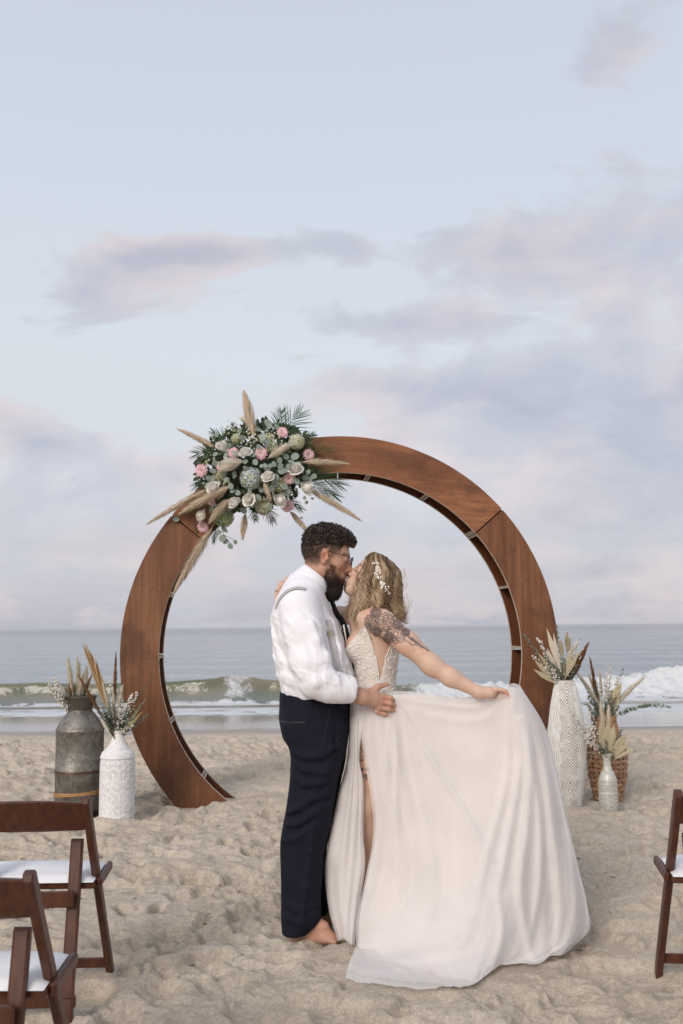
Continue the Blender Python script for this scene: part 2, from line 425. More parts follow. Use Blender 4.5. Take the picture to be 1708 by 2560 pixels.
PADS = [(-.25, 4.55, .12), (-.2, 4.72, .10), (-1.87, 7.3, .16), (-1.60, 7.3, .13), (1.72, 7.55, .16), (1.90, 7.3, .10), (2.05, 7.8, .2),
        (-1.2, 7.75, .2), (-.92, 8.0, .2), (.25, 4.15, .30), (.55, 4.2, .3)]
build_sand()

# ------------------------------------------------------------------ sea with the breaking wave
SEA = -0.20
def build_sea():
    y1 = np.arange(13.0, 18.0, .05); y2 = np.arange(18.0, 25.5, .028); y3 = [25.55]
    while y3[-1] < 9000: y3.append(y3[-1] * 1.018 + (.0))
    yy = np.concatenate([y1, y2, y3]); NC = 620
    u = np.sinh(np.linspace(-1, 1, NC) * .6) / math.sinh(.6)
    X = u[None] * (5 + .52 * yy)[:, None]; Y = np.repeat(yy[:, None], NC, 1)
    pxx = X / Y * 2489 + 854                     # only to lay the wave out along the shore
    sx = X                                        # along-shore metres at the wave (Y ~ 21): x = (px-854)/2489*21
    S_ = lambda px: (px - 854) / 2489 * 21.2
    line = 20.95 + .32 * pn2(sx * .22, sx * 0 + 3.1) + .12 * pn2(sx * .9, sx * 0 + 7) + .9 * sstep(sx, S_(1050), S_(1500))
    H = np.interp(sx, [-40, S_(-300), S_(0), S_(120), S_(250), S_(450), S_(560), S_(680), S_(800), S_(950), S_(1050), S_(1250), S_(1400), S_(1480), S_(1560), S_(1640), S_(1720), S_(1900), 40],
                  [.25, .34, .43, .46, .42, .46, .53, .47, .38, .33, .28, .26, .27, .29, .34, .45, .58, .5, .3])
    brk = np.interp(sx, [-40, S_(500), S_(548), S_(585), S_(630), S_(660), S_(940), S_(1060), S_(1400), S_(1800), 40], [0, 0, .0, .52, .34, 0, 0, .62, .80, .95, .6])
    d = Y - line
    face = np.where(d < 0, np.exp(-(d / .34) ** 2), np.exp(-(d / 1.25) ** 2))
    near = 1 - sstep(Y, 60, 400)
    chop = (.030 * fbm(X * .55, Y * .9, 3) + .016 * fbm(X * 2.2, Y * 4.0, 2)) * sstep(Y, 19, 24) * near
    swell = .10 * np.sin((Y + .5 * fbm(X * .12, Y * .1, 2)) * 2 * np.pi / 7.5 + 1) * sstep(Y, 24, 30) * (1 - sstep(Y, 70, 300))
    lum = np.abs(fbm(X * 3.1, Y * 4 + 5, 4, .6))
    Z = SEA + chop + swell + H * face
    Yd = Y - .42 * face ** 2 * H * (d > -.6) * (1 - brk * .3)          # crest leans shoreward
    # whitewater rolls in front of and over the broken parts
    roll = brk * np.exp(-((d + .28) / .42) ** 2)
    Z += roll * (.10 + .26 * lum)
    foam = brk * sstep(face + roll * .7 + .25 * fbm(X * 2.4, Y * 3, 3), .18, .55) * (d < 1.0 + .8 * fbm(X * 1.1, Y, 2))
    crestf = .12 * sstep(face, .93, 1.0) * sstep(fbm(X * 1.3 + 8, Y * 0 + 2, 3), .02, .30) * (d < .25)
    # spent foam sheet between wave and sand
    zone = sstep(Y, 16.2 + .5 * pn2(sx * .5, sx * 0 + 2), 17.2) * (1 - sstep(d, -.70, -.30))
    lace = sstep(fbm(X * 1.1 + 3, Y * 2.6, 5, .62) + .62 * zone - .18, .02, .30)
    edge = 13.75 + .30 * pn2(sx * .35, sx * 0 + .5) + .14 * pn2(sx * 1.3, sx * 0 + 9)
    lip = np.exp(-((Y - edge - .10) / .07) ** 2) * (.35 + .5 * sstep(pn2(sx * .7, sx * 0 + 4), -.1, .3))
    lip2 = .5 * np.exp(-((Y - edge - 1.5 - .4 * pn2(sx * .5, sx * 0)) / .10) ** 2) * sstep(pn2(sx * .6, sx * 0 + 14), 0, .3)
    foam = np.clip(np.maximum.reduce([foam, crestf, zone * lace * .95, lip * .55, lip2 * .5]), 0, 1)
    Z += .02 * zone * lace * (.5 + lum)
    sb = sand_base(Y)
    film = sb + .006 + .010 * lip
    Z = np.where(Y < 19.0, np.maximum(film, np.minimum(Z, 9)), Z)
    Z = np.where(Y < edge, sb - .03, Z)
    green = np.clip(face * (d < .1) + .3 * sstep(Y, 30, 20) * (Y > 19), 0, 1)
    G = np.stack([X, Yd, Z], 2)
    m, t, b = mat('sea_water')
    P = t.new('ShaderNodeTexCoord').outputs['Object']
    px_, py_, pz_ = t.xyz(P)
    fo = t.attr('foam'); gr = t.attr('green')
    br = t.noise(P, 7, 5, .7); br2 = t.noise(P, 30, 3, .7)
    fm = t.step(t.math('ADD', fo, t.math('ADD', t.math('MULTIPLY', t.math('SUBTRACT', br, .5), .8), t.math('MULTIPLY', t.math('SUBTRACT', br2, .5), .5))), .26, .62)
    body = t.mix(gr, t.mix(t.step(py_, 30, 300), (.20, .23, .24), (.10, .125, .145)), t.mix(t.step(t.noise(t.map(P, sc=(.6, 1, 2)), 1.4, 4), .35, .65), (.125, .132, .085), (.205, .180, .130)))
    shal = t.step(py_, 19.5, 16.5)
    body = t.mix(shal, body, (.30, .27, .24))
    t.put(b.inputs['Base Color'], t.mix(fm, body, (.62, .63, .64)))
    t.put(b.inputs['Roughness'], t.math('ADD', .09, t.math('MULTIPLY', fm, .75)))
    b.inputs['IOR'].default_value = 1.333
    t.put(b.inputs['Specular IOR Level'], t.math('SUBTRACT', .5, t.math('MULTIPLY', fm, .35)))
    rip = t.math('ADD', t.noise(t.map(P, sc=(.45, 1.1, 1)), 1.1, 6, .62), t.math('MULTIPLY', t.noise(t.map(P, sc=(.6, 1.2, 1)), 7, 3, .6), .25))
    far = t.step(py_, 30, 400, .18, 1.3)
    nb = t.new('ShaderNodeBump'); nb.inputs['Strength'].default_value = .55
    t.put(nb.inputs['Distance'], t.math('MULTIPLY', far, t.step(py_, 16, 20, .03, .55))); t.put(nb.inputs['Height'], t.math('ADD', rip, t.math('MULTIPLY', t.math('MULTIPLY', br2, fm), .35)))
    t.put(b.inputs['Normal'], nb.outputs[0])
    a_, b_ = G.shape[:2]; i = np.arange(a_ - 1)[:, None] * b_; j = np.arange(b_ - 1)[None]
    Q = np.stack([i + j, i + j + 1, i + b_ + j + 1, i + b_ + j], -1).reshape(-1, 4)
    put('sea', npmesh('sea', G.reshape(-1, 3), Q, attrs={'foam': foam.ravel(), 'green': green.ravel()}, mats=[m]), kind='structure', label='grey sea with a green breaking wave and white foam')
build_sea()

# scraps of seaweed and shell on the sand
mb = MB(); dr_ = np.random.default_rng(8)
for (x, y) in [tuple(gnd(815, 2052)[:2])] * 5 + [((dr_.random() * 2 - 1) * (.5 + .42 * yy_), yy_) for yy_ in 3.7 + 8 * dr_.random(80)]:
    x, y = x + dr_.normal() * .02, y + dr_.normal() * .015; z = float(sand_z(x, y)) + .003; a = dr_.uniform(0, 6.28); L_ = dr_.uniform(.006, .022); q = np.linspace(-1, 1, 4)[:, None]
    mb.tube(np.array([x, y, z]) + q * np.array([math.cos(a), math.sin(a), 0]) * L_ + (1 - q**2) * np.array([-math.sin(a) * .004, math.cos(a) * .004, .003]), [.0012, .0025, .002, .0008], 4)
mb.build('seaweed_scraps', simple('dry_seaweed', (.07, .045, .025), .8, .4, 40), kind='stuff', label='tiny dark scraps of seaweed scattered over the sand', category='seaweed')
# ------------------------------------------------------------------ round wooden arch
AY, AZ, ARO, ARI, AT, AYAW = 7.84, 1.1535, 1.7155, 1.4177, .35, .0757
def AP(r, a, off=0.0):
    "point of the arch: radius, angle (deg), depth behind its front face"
    c, s = math.cos(AYAW), math.sin(AYAW); x = r * math.cos(R(a))
    return np.array([x * c - off * s, AY + x * s + off * c, AZ + r * math.sin(R(a))])
def wood(name, rot, tint=1.0, red=0.0):
    m, t, b = mat(name)
    P = t.new('ShaderNodeTexCoord').outputs['Object']
    Q = t.map(P, rot=(0, rot, 0), sc=(1, 1, 1))
    g1 = t.noise(t.map(Q, sc=(26, 26, 1.1)), 1.0, 6, .65, .3); g2 = t.noise(t.map(Q, sc=(3.4, 3.4, .9)), 1.0, 4, .6, .6)
    bl = t.noise(P, 2.1, 5, .62, .4); kn = t.step(t.noise(t.map(Q, sc=(5, 5, 2.2)), 1.0, 3, .6, .8), .66, .78)
    z = t.xyz(P)[2]
    c = t.ramp(g2, [(.28, (.120 * tint, .041 * tint, .014 * tint)), (.5, (.215 * tint, .082 * tint, .033 * tint)), (.72, (.300 * tint, .125 * tint, .054 * tint))])
    c = t.mix(t.math('MULTIPLY', t.step(g1, .38, .62), .62), c, (.125 * tint, .043 * tint, .016 * tint))
    c = t.mix(t.math('MULTIPLY', t.step(bl, .50, .66), .60), c, (.060, .022, .010))
    c = t.mix(t.math('MULTIPLY', kn, .65), c, (.05, .02, .01))
    if red: c = t.mix(red, c, (.17, .045, .013))
    t.put(b.inputs['Base Color'], c); t.put(b.inputs['Roughness'], t.step(bl, .3, .7, .36, .58)); b.inputs['Specular IOR Level'].default_value = .38
    t.put(b.inputs['Normal'], t.bump(g1, .25, .004))
    return m
WV = wood('stained_plywood_upright_grain', 0.0, .78); WVL = wood('stained_plywood_reddish', 0.05, .85, .30); WH = wood('stained_plywood_level_grain', R(86), 1.15)  # WH, the top panel, is tinted lighter: sky gloss put into its colour
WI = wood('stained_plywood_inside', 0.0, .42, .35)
PLY = simple('raw_ply_edge', (.40, .33, .27), .8, .22, 40)
a_arch = thing('wooden_arch', 'large round stained plywood wedding arch standing in the sand', 'arch', (0, AY, 0))
def ring_panel(a0, a1, off, th, m, name, cut=False):
    n = max(8, int(abs(a1 - a0) / 1.5)); V = []; zc = -.09
    ends = []
    for r in (ARO, ARI):
        lo = a0; hi = a1
        if cut:     # the buried foot ends on a level line in the sand
            ac = math.degrees(math.asin((zc - AZ) / r))
            if a0 < -20: lo = ac
            if a1 > 200: hi = 180 - ac
        ends.append(np.linspace(lo, hi, n + 1))
    bev = .004
    prof = [(0, bev, 0), (0, 0, bev), (0, 0, th - bev), (0, bev, th), (1, -bev, th), (1, 0, th - bev), (1, 0, bev), (1, -bev, 0)]
    for k in range(n + 1):
        for (w_, dr, o) in prof:
            rr = (ARO - dr) if w_ == 0 else (ARI - dr)
            V.append(AP(rr, ends[w_][k], off + o))
    V = np.array(V); Q = []; MI = []
    for k in range(n):
        for p in range(8):
            q = (p + 1) % 8; Q.append([k * 8 + p, k * 8 + q, (k + 1) * 8 + q, (k + 1) * 8 + p]); MI.append(1 if p in (4, 5, 6) else 0)
    caps = [list(range(8))[::-1], [n * 8 + p for p in range(8)]]
    V = V - np.array([0, AY, 0])
    me = npmesh(name, V, [np.array(Q), np.array(caps)], smooth=False, mats=[m, PLY], midx=MI + [0, 0])
    return put(name, me, a_arch)
seams = [(-60, 40.8, WV), (41.1, 140.8, WH), (141.1, 250, WV)]
for a0, a1, m in seams: ring_panel(a0 + .15 * (a0 > -50), a1, 0.0, .018, m, 'front_panel', True)
for a0, a1 in ((-60, 0), (.3, 90), (90.3, 180), (180.3, 250)): ring_panel(a0, a1, AT - .018, .018, WI, 'back_panel', True)
# bent outer skin between the panels
n = 120; lo = math.degrees(math.asin((-.09 - AZ) / ARO)); an = np.linspace(lo, 180 - lo, n)
G = np.array([[AP(ARO - .012, a, o) for o in (.018, AT - .018)] for a in an]); G2 = np.array([[AP(ARO - .006, a, o) for o in (.018, AT - .018)] for a in an])
MB().grid(G).grid(G2[:, ::-1]).build('outer_skin', WI, a_arch)
for k, a in enumerate(range(-40, 221, 20)):
    reps = (-.55, .35, 1.1) if a == 40 else ((-.5, .45) if a in (140, 80, 60, 160, 220, 200) else (0,))
    for dd in reps:
        aa = a + .9 + dd
        ra, rb = AP(ARI + .002, aa, 0), AP(ARO - .014, aa, 0)
        tang = AP(1, aa + 90) - AP(0, 0); tang[1] = 0
        c0 = (AP(ARI + .003, aa, AT / 2) + AP(ARO - .016, aa, AT / 2)) / 2
        rad = AP(1, aa) - AP(0, 0); rad /= np.linalg.norm(rad); dep = AP(1, 0, 1) - AP(1, 0, 0); tg = np.cross(dep, rad)
        mb = MB().box(c0, (ARO - ARI - .022, AT - .037, .016 if len(reps) > 1 else .021), np.stack([rad, dep, tg], 1))
        o = mb.build('rib', WI, a_arch, smooth=False)
        o.data.materials.append(PLY)
        inner = min(range(len(o.data.polygons)), key=lambda i: np.dot(np.array(o.data.polygons[i].center) + np.array([0, AY, 0]) - c0, rad))
        o.data.polygons[inner].material_index = 1
# nail heads in rows across the face at every rib
NAIL = simple('dark_nail_head', (.03, .018, .012), .6)
mb = MB()
for a in range(-20, 221, 20):
    offs = (-.8, .9) if a in (40, 140) else (0.05,)
    for da in offs:
        for r in np.linspace(ARI + .03, ARO - .03, 7):
            c = AP(r + rng.normal() * .008, a + .9 + da + rng.normal() * .08, 0); 
            mb.ball(c, (.0045, .0012, .0045), 6, 4)
mb.build('nail_heads', NAIL, a_arch, kind='stuff')
# ------------------------------------------------------------------ implicit modelling: one continuous surface from tapered limbs, ellipsoids and lofts
def smin(a, b, k):
    if k <= 0: return np.minimum(a, b)
    h = np.maximum(k - np.abs(a - b), 0) / k; return np.minimum(a, b) - h * h * k * .25
def v3(*a): return np.array(a, np.float32)
class Solid:
    def __init__(s): s.p = []; s.lo = np.full(3, 1e9); s.hi = np.full(3, -1e9)
    def _b(s, c, r): s.lo = np.minimum(s.lo, np.asarray(c) - r); s.hi = np.maximum(s.hi, np.asarray(c) + r)
    def cone(s, a, b, ra, rb=None, k=.02, op=1):
        rb = ra if rb is None else rb; a = np.asarray(a, np.float32); b = np.asarray(b, np.float32)
        if op > 0: s._b(a, ra); s._b(b, rb)
        s.p.append(('c', op, k, a, b, ra, rb)); return s
    def chain(s, pts, rad, k=.02, op=1):
        for i in range(len(pts) - 1): s.cone(pts[i], pts[i + 1], rad[i], rad[i + 1], k, op)
        return s
    def ell(s, c, r, ax=None, k=.02, op=1):
        c = np.asarray(c, np.float32); r = np.broadcast_to(np.asarray(r, np.float32), (3,)); ax = np.eye(3, dtype=np.float32) if ax is None else np.asarray(ax, np.float32)
        if op > 0: s._b(c, r.max())
        s.p.append(('e', op, k, c, r, ax)); return s
    def loft(s, secs, k=.02, op=1, pw=2.0, round_=.02):
        "secs: rows (z, cx, cy, rx, ry[, yaw]) from any z order"
        A = np.array(sorted([tuple(q) + (0.,) * (6 - len(q)) for q in secs]), np.float64)
        zz = np.linspace(A[0, 0], A[-1, 0], 160)
        out = np.stack([zz] + [catmull(A[:, 0], A[:, i], zz) for i in range(1, 6)], 1).astype(np.float32)
        for q in out: 
            m = max(q[3], q[4]); 
            if op > 0: s._b((q[1], q[2], q[0]), (m, m, 0.0))
        s.p.append(('l', op, k, out, pw, round_)); return s
    def fn(s, f, k=.0, op=1):
        s.p.append(('f', op, k, f)); return s
    @staticmethod
    def bb(p):
        if p[0] == 'c': r = max(p[5], p[6]); return np.minimum(p[3], p[4]) - r, np.maximum(p[3], p[4]) + r
        if p[0] == 'e': r = p[4].max(); return p[3] - r, p[3] + r
        if p[0] == 'l': A = p[3]; m = np.maximum(A[:, 3], A[:, 4]).max(); return np.array([A[:, 1].min() - m, A[:, 2].min() - m, A[0, 0]]), np.array([A[:, 1].max() + m, A[:, 2].max() + m, A[-1, 0]])
        return None
    def near(s, lo, hi, m=.05):
        "primitives that can matter inside a box"
        o = []
        for p in s.p:
            b = s.bb(p)
            if b is None or np.linalg.norm(np.maximum(np.maximum(b[0] - hi, lo - b[1]), 0)) < m + p[2]: o.append(p)
        return o
    def ev(s, P, prims=None):
        P = np.asarray(P, np.float32); d = np.full(len(P), 9.0, np.float32)
        for p in (s.p if prims is None else prims):
            t, op, k = p[0], p[1], p[2]
            if t == 'c':
                a, b, ra, rb = p[3:]; ba = b - a; pa = P - a
                h = np.clip(pa @ ba / max(float(ba @ ba), 1e-9), 0, 1)
                di = np.linalg.norm(pa - h[:, None] * ba, axis=1) - (ra + (rb - ra) * h)
            elif t == 'e':
                c, r, ax = p[3:]; q = (P - c) @ ax
                k0 = np.linalg.norm(q / r, axis=1); k1 = np.linalg.norm(q / (r * r), axis=1); di = k0 * (k0 - 1) / np.maximum(k1, 1e-6)
            elif t == 'l':
                A, pw, rd = p[3:]; z = P[:, 2]; zc = np.clip(z, A[0, 0], A[-1, 0])
                I = [np.interp(zc, A[:, 0], A[:, i]) for i in range(1, 6)]
                qx = P[:, 0] - I[0]; qy = P[:, 1] - I[1]
                if np.any(A[:, 5]): c_, s_ = np.cos(I[4]), np.sin(I[4]); qx, qy = qx * c_ + qy * s_, -qx * s_ + qy * c_
                e = (np.abs(qx / I[2]) ** pw + np.abs(qy / I[3]) ** pw) ** (1 / pw)
                dr = (e - 1) * np.minimum(I[2], I[3]); dzv = np.abs(z - zc)
                di = np.where(dzv > 0, np.hypot(np.maximum(dr + rd, 0), dzv + 0) - rd * (dr > -rd) , np.maximum(dr, -.5))
                di = np.where((dzv > 0) & (dr < -rd), dzv, di)
            else: di = p[3](P)
            di = di.astype(np.float32)
            if op == 1: d = smin(d, di, k)
            elif op == -1: d = -smin(-d, di, k)
            elif op == 2: d = -smin(-d, -di, k)      # intersect
            else: d = d + di                          # offset field
        return d
    def mesh(s, h=.0035, pad=.02, zmin=None):
        lo = s.lo - pad; hi = s.hi + pad
        if zmin is not None: lo[2] = zmin
        B = 8; n = np.ceil((hi - lo) / h).astype(int); nb = n // B + 1; n = nb * B
        bc = np.stack(np.meshgrid(*[lo[i] + (np.arange(nb[i]) + .5) * B * h for i in range(3)], indexing='ij'), -1).reshape(-1, 3)
        dv = np.concatenate([s.ev(c) for c in np.array_split(bc, max(1, len(bc) // 60000))]); act = np.abs(dv) < B * h * 1.35
        f = np.repeat(np.repeat(np.repeat(dv.reshape(nb), B, 0), B, 1), B, 2)
        ai = np.argwhere(act.reshape(nb)); o = np.stack(np.meshgrid(*[np.arange(B)] * 3, indexing='ij'), -1).reshape(-1, 3)
        key = (ai // 4) @ np.array([1000000, 1000, 1]); od = np.argsort(key, kind='stable'); ai = ai[od]; key = key[od]
        cuts = np.flatnonzero(np.diff(key)) + 1
        for blk in np.split(ai, cuts):
            I = (blk[:, None] * B + o[None]).reshape(-1, 3); P = lo + I * h
            f[I[:, 0], I[:, 1], I[:, 2]] = s.ev(P, s.near(P.min(0), P.max(0)))
        return surface_nets(f, lo, h)
    def trace(s, O, d, n=60):
        "march rays from O along d to the surface"
        O = np.asarray(O, np.float32).copy(); d = np.asarray(d, np.float32); d = d / np.linalg.norm(d)
        for _ in range(n): O += np.clip(s.ev(O), -.02, .1)[:, None] * d * .8
        return O
def catmull(x, y, q):
    "monotone-ish cubic through points"
    x = np.asarray(x, float); y = np.asarray(y, float); dx = np.diff(x); s = np.diff(y) / dx
    m = np.concatenate([[s[0]], [0 if a * b <= 0 else 2 * a * b / (a + b) for a, b in zip(s[:-1], s[1:])], [s[-1]]])
    i = np.clip(np.searchsorted(x, q) - 1, 0, len(x) - 2); t = (q - x[i]) / dx[i]
    return (2 * t**3 - 3 * t**2 + 1) * y[i] + (t**3 - 2 * t**2 + t) * dx[i] * m[i] + (-2 * t**3 + 3 * t**2) * y[i + 1] + (t**3 - t**2) * dx[i] * m[i + 1]
def surface_nets(f, lo, h):
    sg = f < 0; nx, ny, nz = f.shape
    c = sg[:-1, :-1, :-1]; any_ = c.copy(); all_ = c.copy()
    for a in (0, 1):
        for b in (0, 1):
            for d in (0, 1):
                w_ = sg[a:nx - 1 + a, b:ny - 1 + b, d:nz - 1 + d]; any_ |= w_; all_ &= w_
    cell = any_ & ~all_; lid = np.flatnonzero(cell)
    cx, cy, cz = np.unravel_index(lid, cell.shape)
    acc = np.zeros((len(lid), 3)); cnt = np.zeros(len(lid))
    cr = {}
    for a in (0, 1):
        for b in (0, 1):
            for d in (0, 1): cr[(a, b, d)] = f[cx + a, cy + b, cz + d]
    for ax in range(3):
        for u in (0, 1):
            for v in (0, 1):
                k0 = [u, v]; k0.insert(ax, 0); k1 = [u, v]; k1.insert(ax, 1)
                f0 = cr[tuple(k0)]; f1 = cr[tuple(k1)]; mk = (f0 < 0) != (f1 < 0)
                t = np.where(mk, f0 / np.where(mk, f0 - f1, 1), 0); p = np.array(k0, float)[None].repeat(len(lid), 0); p[:, ax] = t
                acc += p * mk[:, None]; cnt += mk
    V = lo + (np.stack([cx, cy, cz], 1) + acc / cnt[:, None]) * h
    Q = []
    sh = cell.shape
    for ax in range(3):
        s0 = [slice(1, -1)] * 3; s1 = [slice(1, -1)] * 3; s0[ax] = slice(0, -1); s1[ax] = slice(1, None)
        A_, B_ = sg[tuple(s0)], sg[tuple(s1)]; e = np.argwhere(A_ != B_); off = np.ones(3, int); off[ax] = 0
        if not len(e): continue
        inside = A_[e[:, 0], e[:, 1], e[:, 2]]; e = e + off
        o1, o2 = [k for k in range(3) if k != ax]
        if ax == 1: o1, o2 = o2, o1
        q = []
        for (u, v) in ((-1, -1), (0, -1), (0, 0), (-1, 0)):
            c_ = e.copy(); c_[:, o1] += u; c_[:, o2] += v
            q.append(np.searchsorted(lid, np.ravel_multi_index((c_[:, 0], c_[:, 1], c_[:, 2]), sh)))
        q = np.stack(q, 1); q[~inside] = q[~inside][:, ::-1]; Q.append(q)
    return V, np.concatenate(Q)
def relax(V, Q, it=1, lam=.5):
    n = len(V); E_ = np.concatenate([Q[:, [a, b]] for a, b in ((0, 1), (1, 2), (2, 3), (3, 0))]); I = np.concatenate([E_[:, 0], E_[:, 1]]); J = np.concatenate([E_[:, 1], E_[:, 0]])
    c_ = np.maximum(np.bincount(I, minlength=n), 1)
    for _ in range(it):
        V = V + lam * (np.stack([np.bincount(I, V[J, k], n) for k in range(3)], 1) / c_[:, None] - V)
    return V
def vnormals(V, Q):
    n = np.cross(V[Q[:, 2]] - V[Q[:, 0]], V[Q[:, 3]] - V[Q[:, 1]]); I = Q.ravel(); w_ = np.repeat(n, 4, 0)
    N = np.stack([np.bincount(I, w_[:, k], len(V)) for k in range(3)], 1)
    return N / (np.linalg.norm(N, axis=1)[:, None] + 1e-12)
def solid_part(name, S_, mat_, parent, h=.004, it=1, attrs=None, disp=None, zmin=None, **props):
    V, Q = S_.mesh(h, zmin=zmin); V = relax(V, Q, it) if it else V
    if disp is not None: N = vnormals(V, Q); V = V + N * disp(V, N)[:, None]
    A = attrs(V, vnormals(V, Q)) if attrs else None
    o = put(name, npmesh(name, V - wloc(parent), Q, attrs=A, mats=[mat_]), parent, **props)
    return o, V, Q

class Head:
    "head frame: X forward (face), Y to its left, Z up"
    def __init__(s, O, fwd, up, sc):
        s.O = np.asarray(O, float); f = np.asarray(fwd, float); f /= np.linalg.norm(f); u = np.asarray(up, float); u = u - f * (u @ f); u /= np.linalg.norm(u)
        s.A = np.stack([f, np.cross(u, f), u], 1); s.s = sc
    def w(s, x, y, z): return s.O + s.A @ (np.array([x, y, z]) * s.s)
    def loc(s, P): return ((P - s.O) @ s.A) / s.s
    def build(s, B, female=False, ears=True):
        E = lambda c, r, k=.02, op=1: B.ell(s.w(*c), np.array(r) * s.s, s.A, k * s.s, op)
        C = lambda a, b, ra, rb, k=.015, op=1: B.cone(s.w(*a), s.w(*b), ra * s.s, rb * s.s, k * s.s, op)
        E((-.012, 0, .018), (.096, .076, .088)); E((.028, 0, .016), (.062, .064, .064), .03)
        E((.044, 0, -.050), (.046, .054, .072), .03)
        for g in (-1, 1):
            C((-.004, g * .050, -.072), (.060, g * .018, -.116), .022 if not female else .018, .018, .03)
            E((.056, g * .040, -.036), (.026, .021, .020), .02)
            E((.101, g * .031, -.013), (.019, .019, .0115), .010, -1)
            E((.0785, g * .031, -.0155), (.0165, .018, .0125), .004)
            E((.104, g * .0115, -.055), (.0085, .0072, .0075), .006)
            E((.112, g * .006, -.0615), (.004, .0035, .003), .003, -1)
            if ears:
                E((-.010, g * .077, -.020), (.019, .010, .033), .006); E((-.012, g * .083, -.016), (.0195, .008, .030), .004)
                E((-.004, g * .094, -.020), (.0115, .0125, .0195), .004, -1); E((.008, g * .088, -.026), (.005, .006, .007), .004); E((-.006, g * .082, -.046), (.010, .006, .010), .006)
        C((.086, -.028, .007), (.086, .028, .007), .012 if not female else .008, .012 if not female else .008, .02)
        E((.074, 0, -.117), (.020, .025, .020), .02)
        C((.092, 0, -.004), (.1155, 0, -.047), .0085, .0105, .010); E((.1165, 0, -.051), (.0105, .0105, .0095), .008)
        E((.090, 0, -.082), (.016, .026, .020), .02); E((.086, 0, -.034), (.022, .0155, .034), .012)
        E((.1015, 0, -.0765), (.0075, .021 if not female else .019, .0052), .005); E((.0995, 0, -.0875), (.0080, .018, .0062), .005)
        C((.112, -.016, -.0818), (.112, .016, -.0818), .0016, .0016, .003, -1)
        return s
# ------------------------------------------------------------------ the man in white shirt and navy trousers
YG = 4.60
def skin_mat(name, c, blush, lip, hairc, inkc=(.035, .035, .045), rough=.5):
    m, t, b = mat(name)
    P = t.new('ShaderNodeTexCoord').outputs['Object']
    k = t.mix(t.step(t.noise(P, 9, 4, .6), .35, .7), c, tuple(v * w for v, w in zip(c, (1.02, .90, .85))))
    k = t.hsv(k, val=t.step(t.noise(P, 90, 3), .2, .8, .93, 1.06))
    k = t.mix(t.attr('blush'), k, blush); k = t.mix(t.attr('lip'), k, lip)
    hn = t.math('MULTIPLY', t.attr('hairy'), t.step(t.noise(P, 320, 2, .6), .28, .62, .55, 1.0)); k = t.mix(hn, k, hairc)
    k = t.mix(t.math('MULTIPLY', t.attr('ink'), t.step(t.noise(P, 60, 2), .2, .5, .75, 1.0)), k, inkc)
    t.put(b.inputs['Base Color'], k); b.inputs['Roughness'].default_value = rough; b.inputs['Specular IOR Level'].default_value = .32
    t.put(b.inputs['Normal'], t.bump(t.noise(P, 260, 3, .6), .12, .002))
    return m
def cloth(name, c, rough=.85, weave=900, bump=.15, sheen=.15, var=.05, trans=0.0):
    m, t, b = mat(name)
    P = t.new('ShaderNodeTexCoord').outputs['Object']
    n = t.noise(P, 6, 4, .55)
    t.put(b.inputs['Base Color'], t.hsv(c, val=t.step(n, .25, .75, 1 - var, 1 + var)))
    b.inputs['Roughness'].default_value = rough; b.inputs['Specular IOR Level'].default_value = .2; b.inputs['Sheen Weight'].default_value = sheen
    t.put(b.inputs['Normal'], t.bump(t.math('ADD', t.noise(P, weave, 2), t.math('MULTIPLY', t.noise(P, 45, 4, .6), 1.4)), bump, .004))
    return m
groom = thing('person', 'bearded person with glasses in white shirt and navy trousers, kissing beside the arch', 'person', (at(765, 2336, 4.56)[0], 4.58, 0))
GH = Head(at(817, 1383, YG), (math.cos(R(13)), .05, -math.sin(R(13))), (math.sin(R(13)), 0, math.cos(R(13))), 1.06)
B = Solid(); GH.build(B)
B.cone(GH.w(-.022, 0, -.05), at(772, 1492, YG), .062, .070, .03); B.cone(at(790, 1440, YG), at(796, 1480, YG), .045, .05, .03)
# torso and legs under the clothes
B.loft([(at(0, 1470, YG)[2], at(766, 1470, YG)[0], YG, .085, .10), (at(0, 1510, YG)[2], at(758, 1510, YG)[0], YG, .10, .17), (at(0, 1600, YG)[2], at(772, 1600, YG)[0], YG, .135, .165),
        (at(0, 1690, YG)[2], at(788, 1690, YG)[0], YG, .145, .165), (at(0, 1830, YG)[2], at(786, 1830, YG)[0], YG, .125, .165)], .03)
GSH, GEL, GWR = at(752, 1524, 4.40), at(787, 1700, 4.345), at(905, 1742, 4.402)
B.chain([GSH, at(768, 1610, 4.37), GEL], [.055, .05, .042], .02); B.chain([GEL, at(840, 1722, 4.37), GWR], [.045, .048, .0325], .02)
# right hand, spread on the bride's waist
hp = lambda px, py, Y: at(px, py, Y)
B.ell(hp(930, 1744, 4.420), (.034, .016, .036), None, .02); B.ell(hp(948, 1757, 4.432), (.024, .0145, .038), None, .015); B.cone(GWR, hp(935, 1748, 4.42), .028, .024, .03)
for pts, r0 in (([(956, 1741, 4.430), (977, 1745, 4.428), (984, 1751, 4.452)], .0108), ([(953, 1754, 4.428), (976, 1759, 4.424), (987, 1764, 4.452)], .0112),
                ([(948, 1768, 4.432), (972, 1773, 4.428), (986, 1777, 4.452)], .0106), ([(942, 1779, 4.438), (962, 1786, 4.436), (976, 1789, 4.454)], .0092)):
    q = [hp(*p) for p in pts]; B.chain(q, [r0 * 1.08, r0, r0 * .86], .0035); B.ell(q[0] + v3(0, -.008, 0), r0 * .9, None, .012)
B.chain([hp(922, 1736, 4.420), hp(945, 1717, 4.424), hp(968, 1711, 4.444)], [.018, .0125, .0098], .012)
# left arm behind her back
B.chain([at(752, 1524, 4.80), at(800, 1690, 4.88), at(925, 1725, 4.80), at(950, 1735, 4.77)], [.055, .043, .032, .025], .02)
